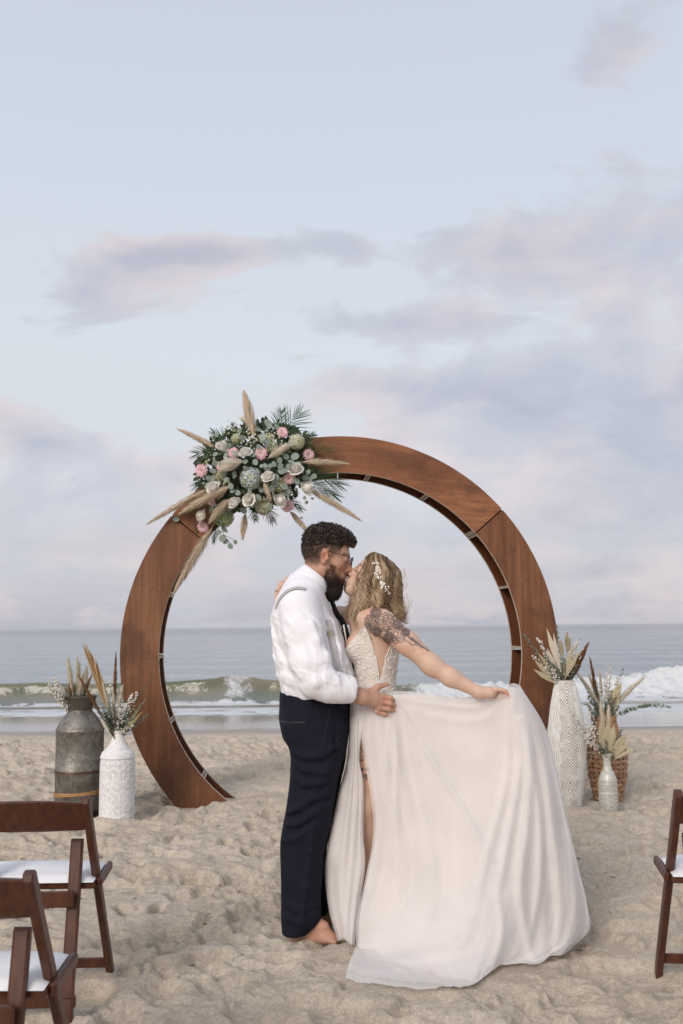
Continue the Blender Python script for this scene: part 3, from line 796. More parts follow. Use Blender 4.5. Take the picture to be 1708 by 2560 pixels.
# legs and bare feet
for yy, xk, xa in ((4.50, 778, 752), (4.70, 790, 778)):
    B.chain([at(790, 1830, yy), at(xk, 2010, yy), at(xa, 2290, yy)], [.095, .062, .042], .03)
def foot(ank, toe, r=1.0):
    ank = np.array(ank); toe = np.array(toe); d = toe - ank; d[2] = 0; d /= np.linalg.norm(d); s_ = np.cross(d, (0, 0, 1))
    heel = ank - d * .045; heel[2] = .030
    B.cone(ank, (ank + toe) / 2 + v3(0, 0, .012), .040, .030, .03); B.cone(heel, ank, .033, .040, .03)
    ball = toe - d * .045; ball[2] = .024
    B.cone(heel, ball, .030, .026, .03); B.ell(ball, (.042, .042, .022), None, .02)
    for i, o in enumerate((-.032, -.014, .002, .017, .030)):
        tp = toe + s_ * o * -1 - d * (.004 + abs(i - 1) * .006); tp[2] = .016; B.cone(ball + s_ * -o * .9, tp, .013, .0115 if i == 0 else .0085, .006)
foot(at(768, 2296, 4.50) * np.array([1, 1, 0]) + v3(0, 0, .085), at(846, 2350, 4.47) * np.array([1, 1, 0]) + v3(0, 0, .02))
foot(at(790, 2270, 4.70) * np.array([1, 1, 0]) + v3(0, 0, .085), at(866, 2300, 4.70) * np.array([1, 1, 0]) + v3(0, 0, .02))
def gskin(V, N):
    L = GH.loc(V); x, y, z = L.T; n = len(V)
    near = (np.abs(L).max(1) < .2)
    lip = near * np.exp(-(((x - .104) / .012) ** 2 + (y / .020) ** 2 + ((z + .082) / .010) ** 2)) * .9
    bl = near * (np.exp(-(((x - .116) / .018) ** 2 + (y / .016) ** 2 + ((z + .05) / .020) ** 2)) * .75 + .55 * np.exp(-(((x - .07) / .03) ** 2 + ((np.abs(y) - .045) / .03) ** 2 + ((z + .045) / .022) ** 2)) + .45 * np.exp(-(((x + .01) / .03) ** 2 + ((np.abs(y) - .085) / .02) ** 2 + ((z + .02) / .04) ** 2)))
    hp_ = V - at(960, 1752, 4.43); bl += .45 * np.exp(-((hp_[:, 0] / .02) ** 2 + (hp_[:, 2] / .03) ** 2 + (hp_[:, 1] / .05) ** 2)) + .4 * np.exp(-(((V - at(985, 1768, 4.45)) / .03) ** 2).sum(1))
    # scalp, sideburn, cheek stubble, brows, closed lashes
    line = .030 + .25 * np.clip(x - .0, 0, .1) + .3 * np.clip(-x - .02, -.1, 0)
    hair = near * (sstep(z, .012, .034) * (x < .074 - .30 * np.clip(.075 - z, -.1, .1)) + sstep(-x, .012, .030) * sstep(z, -.085, -.045))
    hair = np.maximum(hair, near * sstep(z, -.03, -.01) * np.exp(-((x - .022) / .012) ** 2) * .7)
    jaw = near * sstep(-z - .25 * (x - .02), .036, .098) * sstep(x, .002, .026) * (z > -.18) * .9
    mou = near * np.exp(-(((x - .102) / .016) ** 2 + ((z + .069) / .0075) ** 2)) * (np.abs(y) < .035)
    brow = near * np.exp(-(((z - .012 + .12 * np.abs(np.abs(y) - .03)) / .0055) ** 2)) * (np.abs(np.abs(y) - .034) < .022) * (x > .06) * .9
    lash = near * np.exp(-(((z + .022) / .003) ** 2)) * (np.abs(np.abs(y) - .031) < .016) * (x > .07) * .8
    ha = np.clip(np.maximum.reduce([hair, jaw, mou, brow, lash]), 0, 1)
    return {'lip': np.clip(lip, 0, 1), 'blush': np.clip(bl, 0, .8), 'hairy': ha, 'ink': np.zeros(n)}
GSK = skin_mat('skin_ruddy', (.47, .275, .195), (.50, .19, .125), (.40, .14, .11), (.030, .014, .009))
solid_part('body', B, GSK, groom, .0036, 1, gskin, zmin=-.03)

# shirt -------------------------------------------------------------
SH = Solid()
sil = [(1430, 736, 792, .075), (1450, 722, 806, .105), (1466, 711, 815, .150), (1484, 701, 817, .190), (1510, 689, 822, .222), (1540, 682.5, 831, .232), (1571, 682, 846, .228), (1617, 685.5, 862, .220), (1645, 688, 871, .216),
       (1668, 691, 877, .214), (1692, 696, 882, .212), (1712, 701, 884, .206), (1732, 703, 881, .198), (1752, 704, 874, .188), (1790, 706, 868, .170)]
SH.loft([(at(0, py, YG)[2], (at(a, py, YG)[0] + at(b, py, YG)[0]) / 2, YG, (at(b, py, YG)[0] - at(a, py, YG)[0]) / 2, ry) for py, a, b, ry in sil], .03, pw=2.15)
SH.chain([at(748, 1516, 4.41), at(758, 1580, 4.375), at(772, 1650, 4.350), at(788, 1703, 4.345)], [.082, .080, .077, .072], .035)
SH.chain([at(788, 1703, 4.345), at(822, 1716, 4.35), at(852, 1722, 4.362)], [.072, .066, .060], .02)
# rolled cuff
ca, cb = at(846, 1721, 4.360), at(876, 1725, 4.378)
SH.cone(ca, cb, .061, .056, .006); SH.ell(at(842, 1738, 4.34), (.020, .03, .012), None, .01)
SH.chain([at(750, 1516, 4.79), at(775, 1600, 4.86), at(800, 1690, 4.88), at(860, 1712, 4.85)], [.08, .075, .07, .058], .035)
# folds: ridges and creases in the cloth
def ridge(S_, pts, r, k, op=1):
    S_.chain([at(*p) for p in pts], [r * .6] + [r] * (len(pts) - 2) + [r * .5], k, op)
for pts, r in (([(700, 1540, 4.45), (715, 1600, 4.42), (735, 1660, 4.40), (760, 1705, 4.40)], .010), ([(690, 1580, 4.52), (708, 1650, 4.46), (735, 1700, 4.42), (775, 1740, 4.40)], .010),
               ([(694, 1640, 4.52), (715, 1690, 4.46), (760, 1738, 4.42)], .009), ([(702, 1690, 4.52), (725, 1722, 4.47), (765, 1746, 4.43)], .008),
               ([(830, 1560, 4.46), (845, 1620, 4.44), (852, 1680, 4.42)], .007), ([(862, 1650, 4.50), (850, 1690, 4.44), (822, 1740, 4.42)], .009), ([(870, 1690, 4.5), (850, 1716, 4.45), (800, 1752, 4.43)], .008)):
    ridge(SH, pts, r, .035)
for pts in ([(727, 1600, 4.33), (745, 1640, 4.31), (765, 1660, 4.29), (800, 1672, 4.29)], [(735, 1650, 4.32), (758, 1685, 4.29), (790, 1705, 4.275), (835, 1705, 4.30)], [(800, 1660, 4.29), (820, 1690, 4.29), (845, 1705, 4.31)],
            [(800, 1590, 4.32), (812, 1640, 4.30), (830, 1690, 4.31)], [(733, 1560, 4.36), (738, 1600, 4.33), (752, 1650, 4.31)], [(780, 1560, 4.30), (792, 1600, 4.29), (800, 1650, 4.285)]):
    ridge(SH, pts, .0075, .032)
for pts in () if True else ([(726, 1570, 4.37), (734, 1620, 4.33), (748, 1668, 4.30), (768, 1722, 4.31)], [(812, 1560, 4.36), (822, 1620, 4.34), (840, 1680, 4.33)], [(770, 1678, 4.265), (800, 1690, 4.265), (830, 1698, 4.285)], [(752, 1700, 4.29), (790, 1722, 4.27), (830, 1732, 4.29)]):
    ridge(SH, pts, .007, .018, -1)
# neck opening
_n0, _n1 = at(737, 1436, YG), at(812, 1492, YG); _nn = np.array([-(_n1 - _n0)[2], 0, (_n1 - _n0)[0]]); _nn /= np.linalg.norm(_nn)
SH.fn(lambda P: (P - _n0) @ _nn - .9 * np.maximum(np.abs(P[:, 1] - YG) - .07, 0), .012, 2)
_cd = (cb - ca) / np.linalg.norm(cb - ca); _ce = cb + _cd * .012
SH.fn(lambda P: np.where(np.linalg.norm(P - cb, axis=1) < .10, (P - _ce) @ _cd, -1.0), .004, 2)
SH.cone(_ce, _ce + _cd * .05, .040, .038, .004, -1)
SH.fn(lambda P: (at(0, 1768, YG)[2] - P[:, 2]), .01, 2)
def fabric_disp(amp, sc, st):
    return lambda V, N: amp * (pn3(V * np.array(sc)) + .5 * pn3(V * np.array(sc) * 2.1 + 5)) * st(V)
SHM = cloth('white_cotton', (.80, .775, .80), .8, 1100, .12, .1, .02)
def shirt_disp(V, N):
    base = .0040 * pn3(V * np.array((10, 10, 7)))
    arm = V[:, 1] < 4.44
    def rdg(ang, fa, fl, seed):
        c, s_ = math.cos(ang), math.sin(ang); u = V[:, 0] * c + V[:, 2] * s_; w_ = -V[:, 0] * s_ + V[:, 2] * c
        q = np.stack([u * fl + seed, V[:, 1] * 9, w_ * fa], 1); w2 = pn3(q * np.array([1.6, 1, .35]) + 7) * .8
        q[:, 2] += w2; return np.clip(1 - np.abs(pn3(q)) * 3.2, 0, 1) ** 2
    fade = sstep(at(0, 1500, YG)[2] - V[:, 2], 0, .12)
    body = rdg(R(-58), 17, 3.2, 2.0) * .010 + rdg(R(-40), 30, 4.0, 9.0) * .006 + rdg(R(-25), 36, 5.0, 19.0) * .004 * sstep(at(0, 1660, YG)[2] - V[:, 2], 0, .1)
    slv = rdg(R(-72), 18, 3.0, 4.0) * .008 + rdg(R(-50), 30, 5.0, 23.0) * .004 + rdg(R(-20), 22, 4.0, 13.0) * .005 * sstep(at(0, 1610, YG)[2] - V[:, 2], 0, .1)
    return base + np.where(arm, slv, body) * fade * (.62 - .40 * sstep(at(0, 1690, YG)[2] - V[:, 2], 0, .09))
shirt, SV, SQ = solid_part('shirt', SH, SHM, groom, .0042, 2, disp=shirt_disp)
# collar: a folded band round the neck, higher behind than in front
mb = MB(); cols = []
tilt = _n1 - _n0; tilt /= np.linalg.norm(tilt)                 # collar plane falls from nape to throat
cc = (_n0 + _n1) / 2 + _nn * .010
for a in np.linspace(-178, 178, 81):
    ca_, sa_ = math.cos(R(a)), math.sin(R(a)); fr = max(0., -ca_)
    hgt = .056 - .008 * fr; tipd = .028 * max(0., (abs(a) - 140) / 38) ** 1.5
    pts = []
    for (hh, dr) in ((.60, -.006), (.97, -.003), (1.0, .0015), (.97, .005), (.55, .010), (.05, .018), (-.22, .022)):
        rx, ry = .076 + dr, .078 + dr
        p = cc - tilt * ca_ * rx + np.array([0, 1, 0]) * sa_ * ry + _nn * (hh * hgt - (tipd if hh < .3 else 0))
        pts.append(p)
    cols.append(pts)
mb.grid(np.array(cols)); mb.build('collar', SHM, shirt)
# sleeve-cap seam and yoke are soft ridges; braces ---------------------------------------------------
BR = cloth('grey_webbing', (.46, .43, .42), .7, 700, .2, 0.0); MET = simple('brushed_metal', (.5, .42, .32), .35, .1, 40, metal=1.0)
def strap_on(S_, pts, w_, mat_, name, parent, out=.004, d=(0, 1, 0), n=60, thick=.0016):
    "ribbon laid on a solid: pts are (px,py) seen from the camera side"
    P = np.array([at(p[0], p[1], 4.1) for p in pts]); t = np.linspace(0, 1, len(P)); q = np.linspace(0, 1, n)
    C = np.stack([catmull(t, P[:, i], q) for i in range(3)], 1)
    T = np.gradient(C, axis=0); T[:, 1] = 0; T /= np.linalg.norm(T, axis=1)[:, None]; Sd = np.stack([-T[:, 2], 0 * T[:, 0], T[:, 0]], 1)
    rows = []
    for o in (-1, -.5, 0, .5, 1):
        O = C + Sd * o * w_ / 2; dirv = O - CAMP; dirv /= np.linalg.norm(dirv, axis=1)[:, None]
        X = O.astype(np.float32).copy()
        for _ in range(45): X += (np.clip(S_.ev(X), -.03, .12) * .85)[:, None] * dirv
        rows.append(X - dirv * out)
    G = np.array(rows); mb = MB().grid(G).grid(G[::-1] + np.array([0, thick, 0]))
    return mb.build(name, mat_, parent)
strap_on(SH, [(822, 1549), (826, 1570), (833, 1610), (842, 1650), (853, 1684)], .021, BR, 'brace', groom, .013)
strap_on(SH, [(766, 1472), (745, 1469), (727, 1473), (710, 1484), (697, 1500), (688.5, 1522)], .010, BR, 'brace', groom, .010)
strap_on(SH, [(826, 1577), (830, 1589)], .026, MET, 'brace_clip', groom, .016, n=6)
# tie: narrow dark ribbon down the far front edge of the shirt
TIE = cloth('dark_speckled_tie', (.008, .008, .010), .7, 300, .3, 0.0)
tp = [(812, 1478, .016), (820, 1496, .020), (830, 1522, .020), (838, 1540, .022), (850, 1556, .024), (860, 1588, .027), (868, 1622, .030), (876, 1655, .032), (886, 1700, .034)]
C = np.array([at(a, b, YG - .02) for a, b, _ in tp]); q = np.linspace(0, 1, 50); t_ = np.linspace(0, 1, len(tp))
C = np.stack([catmull(t_, C[:, i], q) for i in range(3)], 1); wd = np.interp(q, t_, [p[2] for p in tp])
T = np.gradient(C, axis=0); T /= np.linalg.norm(T, axis=1)[:, None]; nr = np.stack([T[:, 2], 0 * q, -T[:, 0]], 1) * -1
wv = nr * .55 + np.array([0, -.83, 0]); tn = np.cross(wv, T); tn /= np.linalg.norm(tn, axis=1)[:, None]
G = np.array([C + nr * .012 + wv * (o * wd[:, None]) + tn * e for o, e in ((-1, 0), (-.5, .003), (0, .005), (.5, .003), (1, 0), (.5, -.003), (0, -.005), (-.5, -.003), (-1, 0))])
mb = MB().grid(G); mb.ball(at(811, 1477, YG - .02), (.016, .020, .017), 12, 8); tie = mb.build('necktie', TIE, groom)
# trousers -----------------------------------------------------------
TR = Solid()
def tl(Y, rows): return [(at(0, py, Y)[2], (at(a, py, Y)[0] + at(b, py, Y)[0]) / 2, Y + dy, (at(b, py, Y)[0] - at(a, py, Y)[0]) / 2, ry) for py, a, b, ry, dy in rows]
TR.loft(tl(YG, [(1742, 699, 878, .200, 0), (1765, 698.5, 877, .204, 0), (1801, 697.5, 875, .204, 0), (1840, 706, 872, .198, 0), (1872, 722, 868, .190, 0), (1900, 734, 862, .17, 0), (1930, 745, 850, .13, 0)]), .02, pw=2.2)
TR.loft(tl(4.50, [(1820, 706, 862, .09, 0), (1850, 710, 862, .098, 0), (1880, 725.5, 860, .104, 0), (1908, 727, 856, .104, 0), (1976, 722.5, 842, .100, 0), (2040, 713.5, 831, .094, 0), (2080, 706, 824, .090, 0), (2114, 701, 815, .088, 0), (2165, 701, 808, .086, 0),
               (2221, 703, 805, .086, 0), (2270, 703.5, 803, .088, 0), (2300, 703.5, 803, .090, 0), (2337, 705, 772, .086, 0)]), .025, pw=2.2)
TR.loft(tl(4.71, [(1820, 720, 872, .09, 0), (1880, 735, 867, .100, 0), (1908, 738, 864, .102, 0), (1976, 740, 850, .098, 0), (2040, 735, 839, .094, 0), (2080, 730, 832, .090, 0), (2129, 725, 818.5, .088, 0), (2205, 728, 815, .086, 0), (2250, 733, 818, .088, 0), (2280, 738, 826, .086, 0)]), .015, pw=2.2)
for pts, r in (([(728, 1880, 4.43), (760, 1893, 4.40), (800, 1890, 4.39), (850, 1860, 4.42)], .008), ([(730, 1905, 4.43), (765, 1925, 4.40), (810, 1930, 4.40), (855, 1905, 4.43)], .007), ([(728, 1940, 4.43), (760, 1960, 4.40), (800, 1958, 4.40), (842, 1930, 4.43)], .006),
               ([(716, 2035, 4.43), (745, 2020, 4.41), (780, 1995, 4.40), (825, 1985, 4.42)], .009), ([(712, 2065, 4.43), (745, 2058, 4.41), (785, 2030, 4.41), (830, 2010, 4.43)], .008), ([(704, 2105, 4.44), (740, 2095, 4.42), (775, 2070, 4.42)], .007),
               ([(785, 2060, 4.41), (778, 2130, 4.415), (765, 2220, 4.415), (755, 2310, 4.41)], .007), ([(706, 2255, 4.43), (740, 2275, 4.42), (795, 2262, 4.43)], .007), ([(706, 2290, 4.43), (745, 2305, 4.42), (790, 2285, 4.43)], .007)):
    ridge(TR, pts, r * .72, .026)
for pts in ([(726, 1893, 4.42), (765, 1908, 4.385), (810, 1908, 4.385), (850, 1885, 4.41)], [(718, 2048, 4.42), (755, 2038, 4.395), (800, 2008, 4.40)], [(708, 2082, 4.42), (750, 2075, 4.40), (785, 2050, 4.41)], [(838, 1775, 4.43), (842, 1840, 4.42), (832, 1880, 4.42)],
            [(816, 1930, 4.38), (806, 2010, 4.39), (796, 2100, 4.41), (790, 2200, 4.42), (788, 2290, 4.42)]):
    ridge(TR, pts, .006, .016, -1)
TR.fn(lambda P: (P[:, 2] - at(0, 1746, YG)[2] + .30 * (P[:, 0] - at(790, 1746, YG)[0]) * .45), .006, 2)
_h = at(704, 2326, 4.5)[2]; TR.fn(lambda P: (_h - .010 - P[:, 2] + np.where(P[:, 1] < 4.605, .42 * np.clip(P[:, 0] - at(752, 0, 4.5)[0], 0, 1), -1.0)), .006, 2)
# hollow hems
TRM = cloth('navy_wool', (.0065, .0070, .0150), .8, 700, .25, .0, .18)
trous, TV, TQ = solid_part('trousers', TR, TRM, groom, .0042, 1, disp=fabric_disp(.0035, (12, 12, 7), lambda V: 1.0))
mb = MB()
for px in (707, 776, 852):      # belt loops
    strap_on(TR, [(px, 1742 + (px - 703) * .10), (px, 1760 + (px - 703) * .10)], .013, TRM, 'belt_loop', trous, .006, n=8, thick=.003)
BLK = simple('black_button', (.006, .006, .008), .5)
strap_on(TR, [(701, 1803), (725, 1806), (762, 1806)], .006, BLK, 'pocket_welt', trous, .0015, n=20)
strap_on(TR, [(822, 1772), (820, 1800), (812, 1838), (803, 1868)], .004, BLK, 'pocket_seam', trous, .001, n=20)
strap_on(TR, [(723, 1815), (727, 1818)], .011, BLK, 'button', trous, .004, n=6)

# hair, beard, glasses --------------------------------------------------
HB = Solid()
HB.ell(GH.w(-.014, 0, .026), np.array((.098, .077, .087)) * 1.06, GH.A)
HB.ell(GH.w(.040, 0, .062), np.array((.062, .060, .040)) * 1.06, GH.A, .03)
def hcut(P):
    x, y, z = GH.loc(P).T
    return -1.06 * np.minimum(z - (.034 + .22 * np.clip(x, -.1, .2) - .10 * np.clip(-x, 0, .1)), 9)
HB.fn(lambda P: hcut(P) + .010 * pn3(P * 70.), .008, 2)
HAIR, t, b = mat('dark_curly_hair'); t.put(b.inputs['Base Color'], t.ramp(t.attr('tone'), [(0, (.010, .005, .0035)), (.5, (.030, .015, .009)), (1, (.085, .044, .026))])); b.inputs['Roughness'].default_value = .36; b.inputs['Specular IOR Level'].default_value = .55
HV, HQ = HB.mesh(.004); HN = vnormals(HV, HQ)
mb = MB(); mb.add(HV, HQ, tone=0.05)
L = GH.loc(HV); top = np.flatnonzero(HN @ GH.A[:, 2] > -.35)
for i in rng.choice(top, 1900):
    p = HV[i]; n_ = HN[i]; x, y, z = L[i]
    r = rng.uniform(.0045, .0100) * np.interp(z, [.02, .06, .1], [.5, .9, 1.05]); lift = rng.uniform(0.0, .017) * np.interp(z, [.02, .06, .1], [.35, .9, 1.2])
    a = rng.normal(size=3); a -= n_ * (a @ n_) * .5; a /= np.linalg.norm(a); b = np.cross(a, n_); b /= np.linalg.norm(b); ax = np.cross(a, b)
    t = np.linspace(0, rng.uniform(1.1, 1.9) * 2 * np.pi, 10) + rng.uniform(0, 6)
    C = p + n_ * lift + r * (np.cos(t)[:, None] * a + np.sin(t)[:, None] * b) + ax * (np.linspace(-1, 1, 10) * r * .7)[:, None]
    mb.tube(C, np.linspace(1, .5, 10) * rng.uniform(.0012, .0021), 3, cap=False, tone=rng.uniform(0, 1) ** 1.5)
# overhanging fringe
for _ in range(150):
    p = GH.w(rng.uniform(.085, .112), rng.uniform(-.05, .045), rng.uniform(.052, .080)); r = rng.uniform(.0045, .0075)
    a = rng.normal(size=3); a /= np.linalg.norm(a); b = np.cross(a, rng.normal(size=3)); b /= np.linalg.norm(b); ax = np.cross(a, b); t = np.linspace(0, 9, 10)
    mb.tube(p + r * (np.cos(t)[:, None] * a + np.sin(t)[:, None] * b) + ax * (np.linspace(-1, 1, 10) * r)[:, None], .0017, 3, cap=False, tone=rng.uniform(0, .9))
# clipped sides and nape: short hairs lying downward
BVv = Solid(); GH.build(BVv, ears=False)
aa = rng.uniform(0, 2 * np.pi, 5200); hx = -.02 + .09 * np.cos(aa); hy = np.sin(aa) * .075; hz = rng.uniform(-.080, .052, 5200)
ok = ~((hx > .045) | ((hx > -.035) & (hz < .010)) | ((hx > .0) & (hz < .014)) | ((hz < -.05) & (hx > -.06))); hx, hy, hz = hx[ok], hy[ok], hz[ok]
Oh = np.array([GH.w(x * 1.35, y * 1.35, z) for x, y, z in zip(hx, hy, hz)], np.float32); Ch = np.array([GH.w(-.012, 0, z) for z in hz], np.float32)
dh = Ch - Oh; dh /= np.linalg.norm(dh, axis=1)[:, None]; Ph = Oh.copy()
for _ in range(24): Ph += (BVv.ev(Ph) * .8)[:, None] * dh
dn = -GH.A[:, 2] - .45 * GH.A[:, 0]
for p, c, z in zip(Ph, -dh, hz):
    ln = rng.uniform(.006, .012) * np.interp(z, [-.08, .03], [.5, 1.1]); k = rng.normal(size=3) * .002
    mb.tube([p, p + c * .003 + dn * ln * .5 + k, p + c * .0035 + dn * ln], [.0011, .0009, .0004], 3, cap=False, tone=rng.uniform(.3, 1))
mb.build('hair', HAIR, groom)
BD = Solid()
for g in (-1, 1):
    BD.cone(GH.w(.024, g * .058, -.074), GH.w(.040, g * .054, -.105), .004, .022, .02); BD.cone(GH.w(.038, g * .052, -.098), GH.w(.056, g * .024, -.138), .022, .028, .03)
BD.ell(GH.w(.062, 0, -.136), np.array((.036, .046, .048)), GH.A, .03); BD.ell(GH.w(.080, 0, -.108), np.array((.026, .030, .02)), GH.A, .02)
BD.ell(GH.w(.056, 0, -.168), np.array((.033, .042, .030)), GH.A, .03)
BD.cone(GH.w(.104, -.022, -.071), GH.w(.104, .022, -.071), .0055, .0055, .01)
BM_, t, b = mat('dark_beard')
P = t.new('ShaderNodeTexCoord').outputs['Object']
t.put(b.inputs['Base Color'], t.mix(t.math('MULTIPLY', t.attr('red'), t.step(t.noise(P, 200, 2), .3, .7, .5, 1.0)), (.020, .0105, .007), (.17, .062, .030))); b.inputs['Roughness'].default_value = .55
bv, bq = BD.mesh(.004); bn = vnormals(bv, bq); red = lambda p: sstep(GH.loc(p)[:, 2] + .25 * (GH.loc(p)[:, 0] - .04), -.125, -.055)
mb = MB(); mb.add(bv, bq, red=red(bv))
cb_ = rng.random((700, 3)); cg = np.where(cb_[:, 0] < .5, 1, -1); cxx = .012 + .050 * cb_[:, 1]; czz = -.038 - .060 * cb_[:, 2] - .25 * (cxx - .02)      # thin cheek growth fading up to the sideburn
Oc = np.array([GH.w(x, g * .12, z) for x, g, z in zip(cxx, cg, czz)], np.float32); Dc = np.array([GH.w(x * .6, 0, z) for x, z in zip(cxx, czz)], np.float32) - Oc; Dc /= np.linalg.norm(Dc, axis=1)[:, None]
for _ in range(18): Oc = Oc + (BVv.ev(Oc) * .85)[:, None] * Dc
for p, dd_ in zip(Oc, Dc): mb.tube([p, p - dd_ * .002 - GH.A[:, 2] * .005, p - dd_ * .0025 - GH.A[:, 2] * .010], [.0010, .0008, .0003], 3, cap=False, red=float(rng.uniform(.3, 1)))
for i in rng.choice(len(bv), 3400):
    p = bv[i]; n_ = bn[i]; d = n_ * .55 - GH.A[:, 2] * .8 + rng.normal(size=3) * .35; d /= np.linalg.norm(d); ln = rng.uniform(.005, .013)
    k = rng.normal(size=3) * .002
    mb.tube([p - n_ * .002, p + d * ln * .5 + k, p + d * ln], [.0011, .0009, .0004], 3, cap=False, red=float(red(p[None])[0]))
mb.build('beard', BM_, groom)
GL = simple('dark_glasses_frame', (.012, .010, .010), .3, .5, 120, .6)
GLS = bpy.data.materials.new('lens_glass'); GLS.use_nodes = True; t = NT(GLS.node_tree); b = t.n['Principled BSDF']; b.inputs['Transmission Weight'].default_value = 1; b.inputs['Roughness'].default_value = .02; b.inputs['IOR'].default_value = 1.05; b.inputs['Base Color'].default_value = (.95, .97, 1, 1)
mb = MB()
for g in (-1, 1):
    t_ = np.linspace(0, 2 * np.pi, 29); C = np.array([GH.w(.1165 - .006 * (abs(math.cos(x)) if g * math.cos(x) > 0 else 0), g * .034 + .0255 * math.cos(x), -.014 + .0195 * math.sin(x)) for x in t_])
    mb.tube(C, .0019, 6, cap=False)
    mb.tube([GH.w(.112, g * .058, -.003), GH.w(.100, g * .071, -.001), GH.w(.05, g * .080, .002), GH.w(.0, g * .084, .006), GH.w(-.012, g * .085, .0)], [.0022, .0022, .0019, .0018, .0016], 6)
mb.tube([GH.w(.1165, -.009, -.010), GH.w(.119, 0, -.007), GH.w(.1165, .009, -.010)], .0018, 6)
gl = mb.build('glasses', GL, groom)
for g in (-1, 1):
    t_ = np.linspace(0, 2 * np.pi, 25)[:-1]; rim = np.array([GH.w(.1155, g * .034 + .025 * math.cos(x), -.014 + .019 * math.sin(x)) for x in t_]); V = np.concatenate([[GH.w(.117, g * .034, -.014)], rim])
    MB().add(V, np.array([[0, 1 + i, 1 + (i + 1) % 24] for i in range(24)])).build('lens', GLS, gl)
# ------------------------------------------------------------------ the woman in the wedding dress
YB = 4.62
bride = thing('person', 'person in ivory wedding dress with tattooed shoulder, holding her skirt out sideways', 'person', (at(930, 2330, YB)[0], YB, 0))
ths = R(34)
BH = Head(at(935, 1444, 4.625), (-math.cos(ths), -.16, math.sin(ths)), (math.sin(ths), -.02, math.cos(ths)), .95)
def atv(px, py, Y):
    px, py, Y = np.broadcast_arrays(np.asarray(px, float), py, Y)
    d = _f * FPX + _r * (px - CXP)[..., None] - _u * (py - CYP)[..., None]
    return CAMP + d * (Y / d[..., 1])[..., None]
def topx(V):
    d = V - CAMP; z = d @ _f; return CXP + FPX * (d @ _r) / z, CYP - FPX * (d @ _u) / z
B = Solid(); BH.build(B, True, False)
B.cone(BH.w(-.012, 0, -.055), at(914, 1538, 4.63), .047, .050, .03); B.cone(BH.w(.02, 0, -.075), at(893, 1530, 4.625), .036, .034, .03)
def bl(rows, Y=YB, grow=0.0): return [(at(0, py, Y)[2], (at(a, py, Y)[0] + at(b, py, Y)[0]) / 2, Y, (at(b, py, Y)[0] - at(a, py, Y)[0]) / 2 + grow, ry + grow) for py, a, b, ry in rows]
TOR = [(1524, 884, 960, .085), (1540, 876, 978, .150), (1560, 872, 988, .165), (1590, 876, 995, .150), (1617, 878, 997, .138), (1650, 882, 995, .130), (1678, 885, 991, .122), (1705, 887, 988, .116), (1727, 886, 988, .120), (1760, 884, 994, .128), (1800, 882, 1000, .138), (1850, 886, 996, .130)]
B.loft(bl(TOR), .03, pw=2.1)
for dy in (-.062, .062): B.ell(at(888, 1618, YB) + v3(0, dy, 0), (.046, .056, .056), None, .03)
BS, BE, BW = at(957, 1555, 4.462), at(1080, 1663, 4.41), at(1198, 1731, 4.372)
B.chain([at(930, 1550, 4.52), BS], [.05, .050], .03)
B.chain([BS, at(1018, 1608, 4.435), BE], [.052, .048, .043], .03); B.chain([BE, at(1128, 1694, 4.39), BW], [.043, .0365, .0255], .03)
# left hand gathers the skirt
B.cone(BW, at(1222, 1733, 4.368), .025, .022, .02); B.ell(at(1226, 1730, 4.372), (.030, .021, .021), None, .02)
for i, (a, b_, c, dY) in enumerate((((1241, 1722), (1263, 1727), (1274, 1741), 0), ((1242, 1725), (1264, 1732), (1271, 1746), .018), ((1240, 1729), (1260, 1737), (1264, 1750), .035), ((1237, 1733), (1252, 1742), (1256, 1752), .050))):
    B.chain([at(*a, 4.362 + dY), at(*b_, 4.360 + dY), at(*c, 4.366 + dY)], [.0100, .0085, .0068], .004)
B.chain([at(1222, 1738, 4.38), at(1242, 1744, 4.40), at(1262, 1746, 4.405)], [.011, .0095, .008], .008)
# right arm round his neck, hand on his far shoulder blade
B.chain([at(905, 1545, 4.72), at(884, 1537, 4.76), at(850, 1540, 4.87), at(815, 1546, 4.96)], [.05, .046, .042, .039], .03)
B.chain([at(815, 1546, 4.96), at(765, 1495, 4.86), at(724, 1455, 4.745)], [.038, .034, .025], .02)
B.cone(at(724, 1455, 4.745), at(706, 1468, 4.715), .023, .020, .02); B.ell(at(706, 1466, 4.715), (.020, .030, .026), None, .015)
for (a, b_, c) in (((700, 1470, 4.690), (692, 1484, 4.675), (688, 1508, 4.660)), ((700, 1470, 4.705), (691, 1486, 4.70), (689, 1506, 4.69)), ((702, 1473, 4.725), (694, 1488, 4.725), (691, 1505, 4.72)), ((703, 1475, 4.742), (697, 1488, 4.745), (694, 1500, 4.742)), ((706, 1458, 4.70), (698, 1468, 4.685), (691, 1477, 4.675))):
    B.chain([at(*a), at(*b_), at(*c)], [.0092, .0080, .0062], .004)
